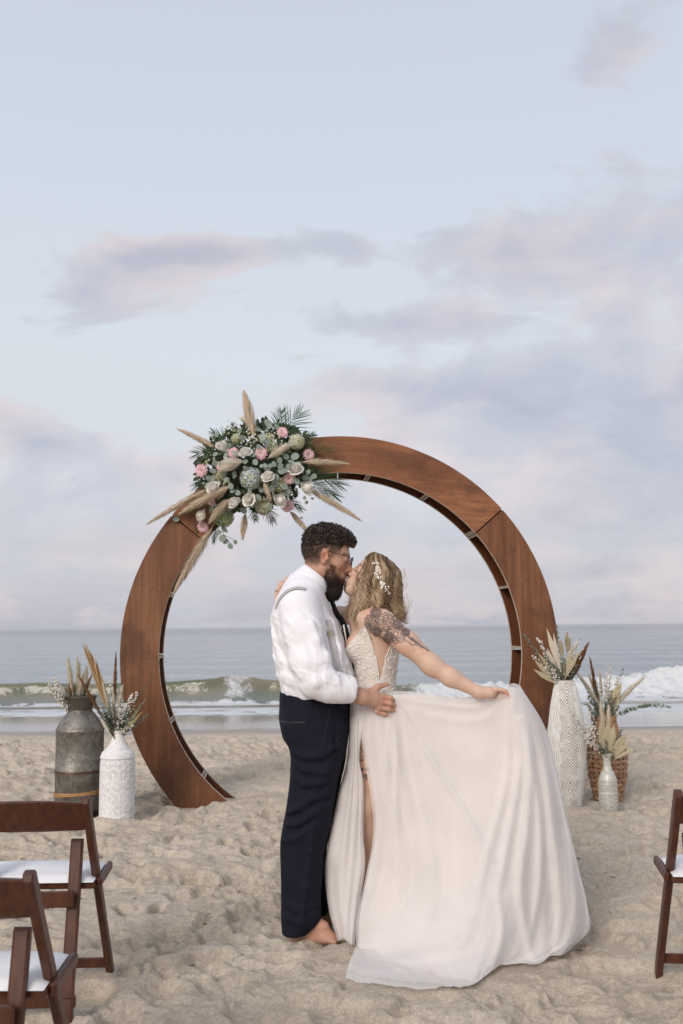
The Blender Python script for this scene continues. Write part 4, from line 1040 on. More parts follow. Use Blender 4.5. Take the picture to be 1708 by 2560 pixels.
# legs
B.chain([at(932, 1830, 4.585), at(916, 2010, 4.560), at(922, 2150, 4.60), at(930, 2300, 4.60)], [.092, .060, .052, .034], .03)
B.chain([at(945, 1830, 4.70), at(935, 2020, 4.66), at(945, 2150, 4.70), at(950, 2280, 4.72)], [.092, .060, .052, .034], .03)
for x, Y in ((930, 4.60), (950, 4.72)):
    p = at(x, 2300, Y) * np.array([1, 1, 0]); B.chain([p + v3(.03, 0, .035), p + v3(-.08, -.01, .03), p + v3(-.16, -.015, .016)], [.032, .028, .016], .02); B.cone(p + v3(.01, 0, .05), at(x, 2290, Y), .032, .034, .03)
def rosette(px, py, cx, cy, R_, n, ph):
    x = px - cx; y = py - cy; r = np.hypot(x, y) / R_; th = np.arctan2(y, x) + ph; o = 0
    for q, m in ((.28, n - 2), (.55, n), (.80, n), (1.05, n + 2)):
        ln = q * (1 + .16 * np.abs(np.sin(m * th / 2 + q * 7)) - .08); o = np.maximum(o, np.exp(-((r - ln) * R_ / 1.5) ** 2))
    o = np.maximum(o, .6 * np.exp(-(np.sin(n * th / 2) * r * R_ / 1.3) ** 2) * (r > .5) * (r < 1.0))
    return o * (r < 1.25)
def bskin(V, N):
    L = BH.loc(V); x, y, z = L.T; near = (np.abs(L).max(1) < .16).astype(float); px, py = topx(V)
    lip = near * np.exp(-(((x - .103) / .012) ** 2 + (y / .020) ** 2 + ((z + .082) / .0095) ** 2))
    blu = near * (.5 * np.exp(-(((x - .07) / .03) ** 2 + ((np.abs(y) - .042) / .028) ** 2 + ((z + .042) / .024) ** 2)) + .35 * np.exp(-(((x - .116) / .018) ** 2 + (y / .016) ** 2 + ((z + .05) / .018) ** 2)))
    fing = np.exp(-(((V - at(1268, 1736, 4.36)) / .028) ** 2).sum(1)) * .7 + np.exp(-(((V - at(690, 1495, 4.69)) / .035) ** 2).sum(1)) * .5
    brow = near * np.exp(-(((z - .016 + .25 * np.abs(np.abs(y) - .026)) / .0042) ** 2)) * (np.abs(np.abs(y) - .034) < .021) * (x > .05) * .85
    lash = near * np.exp(-(((z + .0235) / .0035) ** 2)) * (np.abs(np.abs(y) - .034) < .021) * (x > .06)
    # flower tattoo over shoulder and upper arm
    o = np.zeros(len(V)); cam_side = (V[:, 1] < 4.56)
    for c in ((962, 1556, 21, 7, 0.2), (990, 1585, 21, 8, 1.0), (928, 1556, 17, 6, .5), (996, 1560, 13, 6, .3), (972, 1594, 12, 5, 2.), (943, 1580, 10, 5, 1.), (940, 1532, 12, 5, .4), (1015, 1580, 9, 5, .4)):
        o = np.maximum(o, rosette(px, py, *c))
    sh = .55 * sstep(pn3(np.stack([px * .09, py * .09, 0 * px], 1)), .05, .30) * (np.hypot((px - 962) / 62, (py - 1566) / 44) < 1) * (py < 1600)
    drk = .8 * np.exp(-(((px - 925) / 9) ** 2 + ((py - 1562) / 13) ** 2)) + .6 * np.exp(-(((px - 955) / 14) ** 2 + ((py - 1575) / 3.5) ** 2))
    vine = 0
    for (a, b_, w_) in (((1012, 1598), (1030, 1612), 1.6), ((1030, 1612), (1048, 1612), 1.3), ((1020, 1590), (1030, 1600), 3.0), ((1030, 1596), (1040, 1606), 3.5), ((1042, 1606), (1056, 1618), 3.2), ((1056, 1616), (1072, 1627), 2.0), ((1008, 1588), (1010, 1604), 1.6)):
        a = np.array(a, float); b_ = np.array(b_, float); q = np.stack([px, py], 1) - a; ab = b_ - a; t = np.clip(q @ ab / (ab @ ab), 0, 1); vine = np.maximum(vine, np.exp(-(np.linalg.norm(q - t[:, None] * ab, axis=1) / w_) ** 2) * .85)
    ink = np.clip(np.maximum.reduce([o * 1.0, sh * 1.2, drk, vine]), 0, .95) * cam_side * (px > 911) * (py > 1518) * (py < 1640)
    leg = (py > 1860) * (py < 1950) * sstep(pn3(np.stack([px * .11, py * .11, 0 * px + 3], 1)), -.1, .15) * .85 * ((py < 1903) | (py > 1920)) * (V[:, 1] < 4.6)
    nail = np.exp(-(((V - at(688.5, 1509, 4.66)) / .006) ** 2).sum(1)) + np.exp(-(((V - at(690.5, 1478, 4.672)) / .006) ** 2).sum(1))
    return {'lip': np.clip(lip, 0, .8), 'blush': np.clip(blu + fing, 0, .6), 'hairy': np.clip(np.maximum(brow, lash), 0, 1), 'ink': np.clip(np.maximum.reduce([ink, leg, nail]), 0, 1)}
BSK = skin_mat('skin_fair', (.60, .405, .305), (.62, .29, .20), (.50, .17, .14), (.055, .030, .018))
solid_part('body', B, BSK, bride, .0036, 1, bskin, zmin=-.03)

# dress ----------------------------------------------------------------
LACE, t, b = mat('ivory_lace')
P = t.new('ShaderNodeTexCoord').outputs['Object']
lp = t.step(t.noise(P, 70, 4, .7, .6), .48, .60); n2_ = t.vor(P, 160)
t.put(b.inputs['Base Color'], t.mix(lp, (.70, .61, .52), (.83, .78, .725))); b.inputs['Roughness'].default_value = .85; b.inputs['Specular IOR Level'].default_value = .2
t.put(b.inputs['Normal'], t.bump(t.math('ADD', lp, t.math('MULTIPLY', n2_, .6)), .6, .003))
SATIN = cloth('ivory_trim', (.78, .745, .71), .6, 500, .1, .2)
def poly_sd(poly, Yp):
    Q = np.array([[at(a, b_, Yp)[0], at(a, b_, Yp)[2]] for a, b_ in poly])
    def f(P):
        p = P[:, [0, 2]]; d = np.full(len(p), 9.0); ins = np.zeros(len(p), bool)
        for i in range(len(Q)):
            a, b_ = Q[i], Q[(i + 1) % len(Q)]; e = b_ - a; w_ = p - a; t_ = np.clip(w_ @ e / (e @ e), 0, 1)
            d = np.minimum(d, np.linalg.norm(w_ - t_[:, None] * e, axis=1))
            c = (a[1] > p[:, 1]) != (b_[1] > p[:, 1]); ins ^= c & (p[:, 0] < (b_[0] - a[0]) * (p[:, 1] - a[1]) / (b_[1] - a[1] + 1e-12) + a[0])
        return np.where(ins, -d, d)
    return f
BO = Solid()
BO.loft(bl([q if q[0] < 1740 else (q[0], q[1] + 3, q[2] - 3, q[3]) for q in TOR], grow=.0055), .03, pw=2.1)
for dy in (-.062, .062): BO.ell(at(886, 1617, YB) + v3(0, dy, 0), (.055, .060, .062), None, .03)
NECK = [(911, 1562), (915, 1569), (930, 1612), (941, 1650), (949, 1701), (953, 1690), (964, 1642), (980, 1606), (990, 1600), (1012, 1600), (1012, 1752), (850, 1752), (850, 1635), (866, 1617), (885, 1595)]
BO.fn(poly_sd(NECK, 4.52), .003, 2)
BO.fn(lambda P: np.where(P[:, 2] > at(0, 1700, YB)[2], np.abs(P[:, 1] - YB) * 0 - 1, -1), 0, 2)
dress, DV, DQ = solid_part('dress', BO, LACE, bride, .0036, 1)
# raised scrollwork and piping
def on_bodice(px, py, out=.0015):
    O = atv(px, py, 4.2).reshape(-1, 3).astype(np.float32); d = (O - CAMP) / np.linalg.norm(O - CAMP, axis=1)[:, None]; X = O.copy()
    for _ in range(40): X += (np.clip(BO.ev(X), -.03, .12) * .85)[:, None] * d
    bad = np.abs(BO.ev(X)) > .01; 
    return X - d * out, bad
mb = MB()
def piping(poly, r, n=40, m=mb):
    pts = np.array(poly, float); t_ = np.linspace(0, 1, len(pts)); q = np.linspace(0, 1, n)
    X, bad = on_bodice(catmull(t_, pts[:, 0], q), catmull(t_, pts[:, 1], q))
    if bad.sum() < n // 3: m.tube(X[~bad], r, 5)
def scroll(cx, cy, R_, turns, dirn, ph, tail=None):
    t_ = np.linspace(0, 1, 34); a = ph + dirn * t_ * turns * 2 * np.pi; r = R_ * (1 - .78 * t_)
    x = cx + r * np.cos(a); y = cy + r * np.sin(a)
    if tail is not None:
        k = np.linspace(0, 1, 10)[:-1]; sx, sy = x[0], y[0]; x = np.concatenate([tail[0] + (sx - tail[0]) * k, x]); y = np.concatenate([tail[1] + (sy - tail[1]) * k - 6 * np.sin(k * np.pi), y])
    X, bad = on_bodice(x, y)
    X = X[~bad]
    if len(X) > 6: mb.tube(X, .0021, 5)
for s_ in ((909, 1585, 10, 1.2, 1, 2.6, None), (914, 1622, 12, 1.4, 1, -1.6, (872, 1622)), (922, 1660, 12, 1.4, 1, -1.6, (878, 1650)), (936, 1690, 8, 1.3, -1, 0.3, (930, 1672)), (968, 1695, 9, 1.4, -1, 3.5, (985, 1718)), (978, 1652, 11, 1.5, -1, 1.2, (990, 1640)),
           (990, 1680, 9, 1.4, 1, 2.0, None), (893, 1600, 7, 1.3, -1, 0, None), (898, 1640, 8, 1.3, 1, 1, (880, 1642)), (890, 1682, 8, 1.4, -1, 2, None), (906, 1690, 7, 1.3, 1, 0, None), (985, 1625, 7, 1.3, 1, 2, None), (900, 1715, 8, 1.4, 1, 0, None), (925, 1716, 8, 1.3, -1, 2, None), (985, 1728, 8, 1.4, -1, 1, None), (958, 1722, 7, 1.4, 1, 1, None)): scroll(*s_)
for (cx, cy) in ((900, 1662), (912, 1675), (886, 1662), (975, 1675), (905, 1702), (946, 1712), (972, 1712), (893, 1622)):   # leaf sprays
    for a in np.linspace(-.9, .9, 5):
        X, bad = on_bodice(cx + np.linspace(0, 9, 5) * math.sin(a), cy - np.linspace(0, 11, 5) * math.cos(a))
        if not bad.any(): mb.tube(X, [.0012, .002, .0022, .0018, .0008], 4)
mb.build('scrollwork', SATIN, dress, kind='stuff')
mb2 = MB()
piping([(915, 1572), (930, 1612), (941, 1650), (948, 1696)], .0026, 40, mb2); piping([(951, 1697), (964, 1646), (979, 1611)], .0026, 40, mb2); piping([(911, 1565), (890, 1590), (868, 1617)], .0022, 30, mb2)
mb2.tube([at(912, 1568, 4.49), at(915, 1545, 4.495), at(922, 1525, 4.54), at(935, 1518, 4.60)], .004, 6); mb2.tube([at(859, 1562, 4.56), at(864, 1590, 4.57), at(868, 1617, 4.565)], .004, 6)
mb2.build('piping', SATIN, dress)

def tulle(name, c, alpha, trans=.35):
    m = bpy.data.materials.new(name); m.use_nodes = True; t = NT(m.node_tree); t.n.clear()
    P = t.new('ShaderNodeTexCoord').outputs['Object']
    k = t.hsv(c, val=t.step(t.noise(P, 5, 4, .6), .3, .7, .96, 1.03))
    nrm = t.bump(t.math('ADD', t.noise(t.map(P, sc=(1, 1, .25)), 38, 4, .6), t.math('MULTIPLY', t.noise(P, 600, 2), .25)), .28, .004)
    d = t.new('ShaderNodeBsdfDiffuse'); t.put(d.inputs[0], k); t.put(d.inputs['Normal'], nrm)
    tr = t.new('ShaderNodeBsdfTranslucent'); t.put(tr.inputs[0], k); t.put(tr.inputs['Normal'], nrm)
    mx = t.new('ShaderNodeMixShader'); mx.inputs[0].default_value = trans; t.l.new(d.outputs[0], mx.inputs[1]); t.l.new(tr.outputs[0], mx.inputs[2])
    out = t.new('ShaderNodeOutputMaterial')
    if alpha < 1:
        tp = t.new('ShaderNodeBsdfTransparent'); tp.inputs[0].default_value = (1, 1, 1, 1); lw = t.new('ShaderNodeLayerWeight'); lw.inputs[0].default_value = .35
        fac = t.math('ADD', alpha, t.math('MULTIPLY', lw.outputs['Facing'], (1 - alpha) * .9), clamp=True)
        m2 = t.new('ShaderNodeMixShader'); t.put(m2.inputs[0], fac); t.l.new(tp.outputs[0], m2.inputs[1]); t.l.new(mx.outputs[0], m2.inputs[2]); t.l.new(m2.outputs[0], out.inputs[0])
    else: t.l.new(mx.outputs[0], out.inputs[0])
    return m
TUL = tulle('ivory_tulle', (.92, .90, .89), .46); LIN = tulle('ivory_lining', (.82, .735, .69), 1.0, .25)
def cr(A, n):
    "uniform Catmull-Rom resample along axis 0"
    A = np.concatenate([2 * A[:1] - A[1:2], A, 2 * A[-1:] - A[-2:-1]]); m = len(A) - 3; q = np.linspace(0, m - 1e-6, n); i = q.astype(int); t = (q - i).reshape((-1,) + (1,) * (A.ndim - 1))
    p0, p1, p2, p3 = A[i], A[i + 1], A[i + 2], A[i + 3]
    return .5 * (2 * p1 + (p2 - p0) * t + (2 * p0 - 5 * p1 + 4 * p2 - p3) * t**2 + (3 * p1 - p0 - 3 * p2 + p3) * t**3)
def pld(px, py, pts):
    "distance (photo pixels) to a curve and position along it"
    pts = cr(np.array(pts, float), 30); d = np.full(px.shape, 1e9); s_ = np.zeros(px.shape)
    for k in range(29):
        a, e = pts[k], pts[k + 1] - pts[k]; t = np.clip(((px - a[0]) * e[0] + (py - a[1]) * e[1]) / (e @ e), 0, 1); q = np.hypot(px - a[0] - t * e[0], py - a[1] - t * e[1])
        m = q < d; d = np.where(m, q, d); s_ = np.where(m, (k + t) / 29, s_)
    return d, s_
def skirt(name, ctrl, nu, nv, folds, mat_, parent, back=0.0, pleat=None, hem=0.0, seed=0, lift=.022, **pr):
    C = np.array(ctrl, float); G = cr(cr(C, nu).transpose(1, 0, 2), nv).transpose(1, 0, 2)
    px, py, Y = G[..., 0], G[..., 1], G[..., 2] + back
    v = np.linspace(0, 1, nv)[None] + 0 * px; u = np.linspace(0, 1, nu)[:, None] + 0 * px
    for pts, wd, amp in folds:
        if pts[0][0] > 1265: amp = amp * 1.45
        d, s_ = pld(px, py, pts); Y = Y - amp * np.exp(-(d / wd) ** 2) * np.sin(np.clip(s_ * .92 + .08, 0, 1) * np.pi) ** .5
    if pleat: Y = Y - pleat(u, v, px, py)
    e = np.exp(-((1 - v) / .05) ** 2) * hem; py = py + e * 12 * fbm(u * 9 + seed, u * 0 + seed, 3); px = px + e * 6 * fbm(u * 7 + seed + 3, u * 0, 2)
    V = atv(px, py, Y); sz = sand_z(V[..., 0], V[..., 1])
    for _ in range(6): sz = (sz + np.roll(sz, 3, 0) + np.roll(sz, -3, 0) + np.roll(sz, 3, 1) + np.roll(sz, -3, 1)) / 5
    V[..., 2] = np.maximum(V[..., 2], sz + lift + .008 * np.abs(fbm(V[..., 0] * 9 + seed, V[..., 1] * 9, 2)))
    return MB().grid(V).build(name, mat_, parent, **pr), V
MAIN = [
 [(889, 1752, 4.466), (912, 1900, 4.445), (931, 2021, 4.43), (932, 2100, 4.415), (915, 2190, 4.40), (893, 2300, 4.36), (888, 2385, 4.30), (862, 2450, 3.99)],
 [(940, 1742, 4.460), (958, 1900, 4.415), (988, 2020, 4.40), (1006, 2110, 4.37), (1010, 2200, 4.34), (990, 2310, 4.28), (962, 2395, 4.20), (902, 2470, 3.93)],
 [(986, 1728, 4.470), (1030, 1880, 4.420), (1062, 2010, 4.38), (1080, 2110, 4.33), (1086, 2210, 4.28), (1072, 2310, 4.22), (1050, 2395, 4.12), (1005, 2487, 3.86)],
 [(1075, 1733, 4.440), (1122, 1870, 4.400), (1152, 2000, 4.34), (1166, 2110, 4.28), (1170, 2220, 4.22), (1160, 2320, 4.14), (1145, 2405, 4.03), (1095, 2492, 3.85)],
 [(1165, 1742, 4.410), (1202, 1860, 4.380), (1230, 1990, 4.32), (1246, 2110, 4.26), (1246, 2220, 4.20), (1236, 2320, 4.12), (1215, 2400, 4.03), (1178, 2492, 3.86)],
 [(1236, 1738, 4.390), (1270, 1850, 4.360), (1300, 1980, 4.32), (1314, 2100, 4.28), (1312, 2210, 4.25), (1300, 2310, 4.20), (1280, 2385, 4.14), (1245, 2436, 4.08)],
 [(1264, 1716, 4.370), (1310, 1840, 4.360), (1345, 1970, 4.34), (1364, 2090, 4.32), (1370, 2200, 4.30), (1362, 2300, 4.26), (1350, 2370, 4.20), (1335, 2430, 4.10)],
 [(1283, 1708, 4.390), (1342, 1800, 4.420), (1380, 1905, 4.420), (1406, 2030, 4.40), (1432, 2150, 4.38), (1446, 2240, 4.36), (1440, 2320, 4.32), (1400, 2393, 4.22)],
 [(1301, 1715, 4.450), (1364, 1826, 4.500), (1396, 1960, 4.520), (1422, 2085, 4.52), (1446, 2188, 4.50), (1467, 2275, 4.48), (1473, 2325, 4.45), (1440, 2356, 4.40)],
 [(1284, 1718, 4.540), (1330, 1850, 4.650), (1360, 2000, 4.720), (1380, 2110, 4.75), (1400, 2200, 4.75), (1410, 2280, 4.75), (1400, 2330, 4.72), (1370, 2345, 4.72)]]
FOLD = [([(990, 1752), (1060, 1870), (1150, 2010), (1250, 2190)], 7, .016), ([(986, 1760), (992, 1880), (990, 2010), (994, 2140)], 8, .016), ([(975, 1770), (968, 1900), (962, 2020)], 9, .010), ([(1000, 1745), (1100, 1762), (1190, 1768), (1258, 1738)], 7, .012), ([(1000, 1738), (1100, 1746), (1180, 1752), (1240, 1742)], 5, .008),
        ([(1040, 1775), (1130, 1800), (1210, 1795), (1262, 1750)], 10, .008), ([(1292, 1720), (1322, 1850), (1318, 2050), (1302, 2230), (1330, 2400)], 12, .026), ([(1280, 1740), (1300, 1900), (1270, 2100), (1240, 2260)], 10, .020), ([(1310, 1730), (1362, 1900), (1386, 2100), (1400, 2280), (1390, 2380)], 11, .022),
        ([(1272, 1760), (1265, 1950), (1215, 2150), (1185, 2290)], 10, .012), ([(1300, 1800), (1345, 2000), (1350, 2200), (1320, 2380)], 9, .018), ([(1050, 2010), (1080, 2130), (1082, 2260), (1050, 2370)], 12, .012), ([(940, 1950), (950, 2080), (925, 2220), (905, 2340)], 9, .012), ([(1180, 2290), (1150, 2360), (1040, 2395), (940, 2398)], 14, .020),
        ([(905, 2410), (1000, 2440), (1120, 2455), (1200, 2440)], 12, .012), ([(890, 2440), (1000, 2470), (1130, 2475)], 9, .008), ([(1250, 2250), (1255, 2340), (1230, 2420)], 9, .016), ([(1420, 2080), (1440, 2220), (1440, 2320)], 9, .016)]
def main_pleat(u, v, px, py):
    w1 = np.exp(-((u - .12) / .16) ** 2) * np.exp(-v * 2.0); w2 = sstep(u, .55, .8)
    return .006 * w1 * np.sin(u * 120 + 4 * v) * np.minimum(v * 12, 1) + .016 * w2 * np.sin(u * 62 + 2.5 * np.sin(v * 5)) * sstep(v, .05, .5) + .006 * sstep(v, .3, 1) * fbm(u * 14, v * 5, 3) + (.25 + .75 * np.maximum(w2, np.exp(-u / .10))) * (.0045 * np.clip(1 - 3 * np.abs(fbm(u * 26 + 2 * v, v * 1.6 + 3, 2)), 0, 1) * sstep(v, .02, .2) + .003 * fbm(u * 70, v * 3, 2) * sstep(v, .0, .15)) + .014 * fbm(u * 7 + .6 * v, v * 1.3 + 9, 2) * sstep(v, .1, .5) + .022 * sstep(v, .82, .97) * fbm(u * 16, v * 9 + 4, 3)
outer, OV = skirt('overskirt', MAIN, 300, 240, FOLD, TUL, dress, 0.0, main_pleat, 1.0, 1)
lin_c = [[((a + (6 if i < 7 else (-12 if i < 9 else 0)), b_ + (8 if j == 0 else -6), y + .022) if j < 7 else (c[6][0] + .72 * (a - c[6][0]), c[6][1] + .72 * (b_ - c[6][1]) - 6, c[6][2] + .72 * (y - c[6][2]) + .022)) for j, (a, b_, y) in enumerate(c)] for i, c in enumerate(MAIN)]
skirt('underskirt', lin_c, 150, 120, [(p, w_ * 1.6, a * .6) for p, w_, a in FOLD], LIN, dress, 0.0, lambda u, v, px, py: .5 * main_pleat(u, v, px, py), .6, 5, lift=.010)
LEFT = [
 [(905, 1750, 4.74), (900, 1892, 4.80), (885, 1990, 4.82), (868, 2124, 4.84), (866, 2191, 4.82), (872, 2260, 4.80), (880, 2300, 4.78)],
 [(876, 1756, 4.58), (869, 1892, 4.58), (845, 1990, 4.56), (818, 2124, 4.55), (813, 2191, 4.58), (824, 2280, 4.53), (845, 2346, 4.48)],
 [(882, 1757, 4.505), (880, 1892, 4.485), (866, 1990, 4.475), (848, 2124, 4.46), (842, 2191, 4.46), (848, 2280, 4.43), (860, 2354, 4.40)],
 [(890, 1757, 4.475), (890, 1892, 4.455), (890, 1990, 4.45), (884, 2124, 4.45), (879, 2191, 4.44), (872, 2280, 4.41), (872, 2360, 4.36)],
 [(918, 1752, 4.472), (899, 1886, 4.455), (909, 1960, 4.45), (909, 2084, 4.455), (913, 2164, 4.44), (900, 2260, 4.42), (886, 2366, 4.36)]]
def left_pleat(u, v, px, py): return .006 * np.sin(u * 34 + v * 3) * np.minimum(v * 6, 1) + .003 * np.sin(u * 70 + 1) * np.exp(-v * 2)
skirt('overskirt', LEFT, 120, 160, [([(884, 1770), (878, 1950), (862, 2150), (856, 2330)], 6, .010)], TUL, dress, 0.0, left_pleat, .5, 9)
skirt('underskirt', [[(a + (5 if i < 2 else 2 if i < 4 else -3), b_ - 4, y + .016) for (a, b_, y) in c] for i, c in enumerate(LEFT)], 60, 80, [], LIN, dress, 0.0, lambda u, v, px, py: .5 * left_pleat(u, v, px, py), .3, 11)
BACK = [MAIN[9],
 [(1150, 1745, 4.74), (1180, 1900, 4.86), (1200, 2050, 4.95), (1210, 2150, 5.0), (1215, 2210, 5.0), (1215, 2240, 5.0), (1215, 2255, 5.0), (1215, 2258, 5.0)],
 [(990, 1740, 4.76), (1000, 1900, 4.86), (1010, 2050, 4.92), (1015, 2150, 4.96), (1015, 2210, 4.97), (1015, 2245, 4.97), (1015, 2258, 4.97), (1015, 2262, 4.97)],
 [(915, 1748, 4.76), (905, 1892, 4.82), (890, 1990, 4.85), (872, 2124, 4.87), (868, 2191, 4.86), (872, 2250, 4.84), (880, 2280, 4.80), (884, 2300, 4.79)]]
skirt('overskirt', BACK, 90, 80, [], LIN, dress, 0.0, lambda u, v, px, py: .02 * np.sin(u * 40) * sstep(v, .05, .4), 0, 13)

# hair -------------------------------------------------------------------
HS = Solid()
HS.ell(BH.w(-.016, 0, .018), np.array((.096, .081, .090)), BH.A, .03)
HS.ell(at(958, 1448, 4.63), (.062, .078, .070), None, .04)
HS.cone(at(975, 1455, 4.625), at(990, 1535, 4.60), .044, .020, .05); HS.cone(at(955, 1470, 4.57), at(945, 1528, 4.545), .046, .022, .05); HS.cone(at(928, 1440, 4.565), at(906, 1540, 4.525), .034, .018, .04)
HS.cone(at(910, 1440, 4.58), at(898, 1510, 4.545), .018, .012, .03); HS.cone(at(940, 1470, 4.70), at(925, 1545, 4.74), .045, .025, .05)
HS.fn(lambda P: (BH.loc(P)[:, 0] - np.interp(BH.loc(P)[:, 2], [-.2, -.06, .00, .04, .07, .11], [.2, .056, .066, .072, .082, .08])) * .9 - np.where(BH.loc(P)[:, 2] < -.09, 1.0, 0), .01, 2)
BHM, t, b = mat('wavy_blonde_hair')
hv_ = t.attr('tone')
t.put(b.inputs['Base Color'], t.ramp(hv_, [(0.0, (.075, .040, .018)), (.30, (.20, .115, .052)), (.6, (.36, .245, .140)), (1.0, (.54, .405, .265))])); b.inputs['Roughness'].default_value = .38; b.inputs['Specular IOR Level'].default_value = .5
hv, hq = HS.mesh(.0045); hv = relax(hv, hq, 1)
mb = MB(); mb.add(hv, hq, tone=.10 + .12 * pn3(hv * 60))
GD = np.array([[(917, 1391), (905, 1416), (896, 1446), (900, 1482), (890, 1522), (876, 1549)],
               [(925, 1384), (920, 1418), (911, 1455), (908, 1492), (902, 1530), (893, 1560)],
               [(935, 1380), (936, 1420), (926, 1462), (926, 1500), (913, 1538), (905, 1566)],
               [(948, 1384), (954, 1422), (945, 1466), (942, 1502), (931, 1532), (922, 1552)],
               [(962, 1391), (975, 1426), (967, 1468), (958, 1500), (958, 1520), (968, 1530)],
               [(972, 1399), (990, 1430), (988, 1468), (984, 1500), (992, 1526), (1001, 1548)],
               [(978, 1404), (999, 1434), (1000, 1470), (1000, 1504), (1008, 1534), (1013, 1560)]], float)
gr = np.random.default_rng(12); NL = 2300; NP = 24
su = gr.uniform(0, 6, NL) ** 1.0; G7 = cr(GD, 601)[np.clip((su * 100).astype(int), 0, 600)]           # (NL,6,2)
G7 = cr(G7.transpose(1, 0, 2), NP).transpose(1, 0, 2)
tt = np.linspace(0, 1, NP)[None]; ph = gr.uniform(0, 6.28, (NL, 1)); fr = gr.uniform(2.2, 3.8, (NL, 1)); lay = gr.integers(0, 4, NL); bin_ = np.floor(su * 2.4 + lay * .25); cen = (bin_ + .5 - lay * .25) / 2.4; cid = (bin_ + 50 * lay).astype(int); cph = gr.uniform(0, 6.28, 400); cfr = gr.uniform(2.0, 3.2, 400); ctn = gr.normal(size=400); ph = (cph[cid] + gr.normal(size=NL) * .22)[:, None]; fr = (cfr[cid] + gr.normal(size=NL) * .10)[:, None]; clump = ctn[cid][:, None]
amp = (1.8 + 9.0 * tt ** .8) * gr.uniform(.8, 1.1, (NL, 1)); ln_ = gr.uniform(.72, 1.04, (NL, 1)); st_ = gr.uniform(0, .30, (NL, 1)) * (gr.random((NL, 1)) < .6)
tq = st_ + (ln_ - st_) * tt
lx = np.array([np.interp(tq[i], tt[0], G7[i, :, 0]) for i in range(NL)]) + amp * np.sin(ph + fr * tt * 6.28) + gr.normal(size=(NL, 1)) * .8 - (su - cen)[:, None] * 18 * .62 * tt
ly = np.array([np.interp(tq[i], tt[0], G7[i, :, 1]) for i in range(NL)]) + .5 * amp * np.cos(ph * 1.3 + fr * tt * 6.28)
O = atv(lx, ly, 4.3).reshape(-1, 3).astype(np.float32); dr = (O - CAMP) / np.linalg.norm(O - CAMP, axis=1)[:, None]; X = O.copy(); mind = np.full(len(X), 9.)
for _ in range(36): e = HS.ev(X); X += (np.clip(e, -.03, .10) * .85)[:, None] * dr.astype(np.float32)
hit = (np.abs(HS.ev(X)) < .012).reshape(NL, NP); Yh = np.where(hit, X[:, 1].reshape(NL, NP), np.nan)
for i in range(NL):
    y = Yh[i]; ok = ~np.isnan(y)
    if ok.sum() < 5: continue
    y = np.interp(np.arange(NP), np.flatnonzero(ok), y[ok]); y = np.convolve(np.pad(y, 2, 'edge'), np.ones(5) / 5, 'valid')
    lift = .002 + .0055 * lay[i] + gr.uniform(0, .004); P_ = atv(lx[i], ly[i], y - lift - .004 * np.sin(ph[i] + fr[i] * tt[0] * 6.28 + 1.57))
    base = np.clip(.36 + .30 * clump[i][0] + gr.normal() * .12, .02, .95); tone = np.clip(base + .38 * tt[0] - .08, 0, 1)
    mb.tube(P_, gr.uniform(.0010, .0024) * np.interp(tt[0], [0, .15, .7, 1], [.6, 1, .9, .15]), 3, cap=False, tone=tone)
    if i % 5 == 0:
        P2 = P_.copy(); P2[:, 1] = 2 * 4.64 - P2[:, 1]; mb.tube(P2, .003 * np.interp(tt[0], [0, .15, .7, 1], [.6, 1, .9, .15]), 4, cap=False, tone=tone)
for (a, s_) in (((866, 1538), 20), ((880, 1500), 16), ((1004, 1545), 22), ((985, 1560), 16), ((915, 1570), 20), ((1000, 1480), 14), ((940, 1575), 14)):      # stray strands
    for _ in range(s_):
        x0, y0 = a[0] + gr.normal() * 6 + 10, a[1] - 40 + gr.normal() * 10; n_ = 12; q = np.linspace(0, 1, n_)
        mb.tube(atv(x0 - 8 * q + 5 * np.sin(q * 8 + gr.uniform(0, 6)), y0 + 50 * q, 4.56 + gr.normal() * .02), .0007 * np.interp(q, [0, 1], [1, .4]), 3, cap=False, tone=.6)
# the far-side curl that falls past her throat
for _ in range(40):
    q = np.linspace(0, 1, 14); p0 = gr.uniform(0, 6)
    mb.tube(atv(886 - 10 * q + 3 * np.sin(q * 10 + p0) + gr.normal() * 4, 1490 + 56 * q + gr.normal() * 4, 4.70 + .02 * gr.normal()), .0022 * np.interp(q, [0, .6, 1], [.7, 1, .3]), 4, cap=False, tone=np.clip(.25 + .4 * q, 0, 1))
hair = mb.build('hair', BHM, bride)
# hair vine of pearls and petals
PRL = simple('pearl_and_petal', (.82, .76, .72), .3, .06, 40, .6); WIRE = simple('champagne_wire', (.62, .50, .36), .35, .1, 30, metal=.8)
vine_px = [(936, 1383), (942, 1392), (940, 1401), (941, 1411), (943, 1420), (944, 1429), (946, 1438), (950, 1447), (954, 1456), (960, 1464), (966, 1472), (967, 1483)]
def on_hair(px, py, out):
    O = atv(np.array(px, float), np.array(py, float), 4.3).astype(np.float32); d = (O - CAMP) / np.linalg.norm(O - CAMP, axis=1)[:, None]; X = O.copy()
    for _ in range(40): X += (np.clip(HS.ev(X), -.03, .10) * .85)[:, None] * d
    return X - d * out
mbw = MB(); VP = cr(np.array(vine_px, float), 60); X = on_hair(VP[:, 0], VP[:, 1], .020); mbw.tube(X, .0012, 5)
vine = mbw.build('hair_vine', WIRE, bride)
mbp = MB(); vr = np.random.default_rng(4)
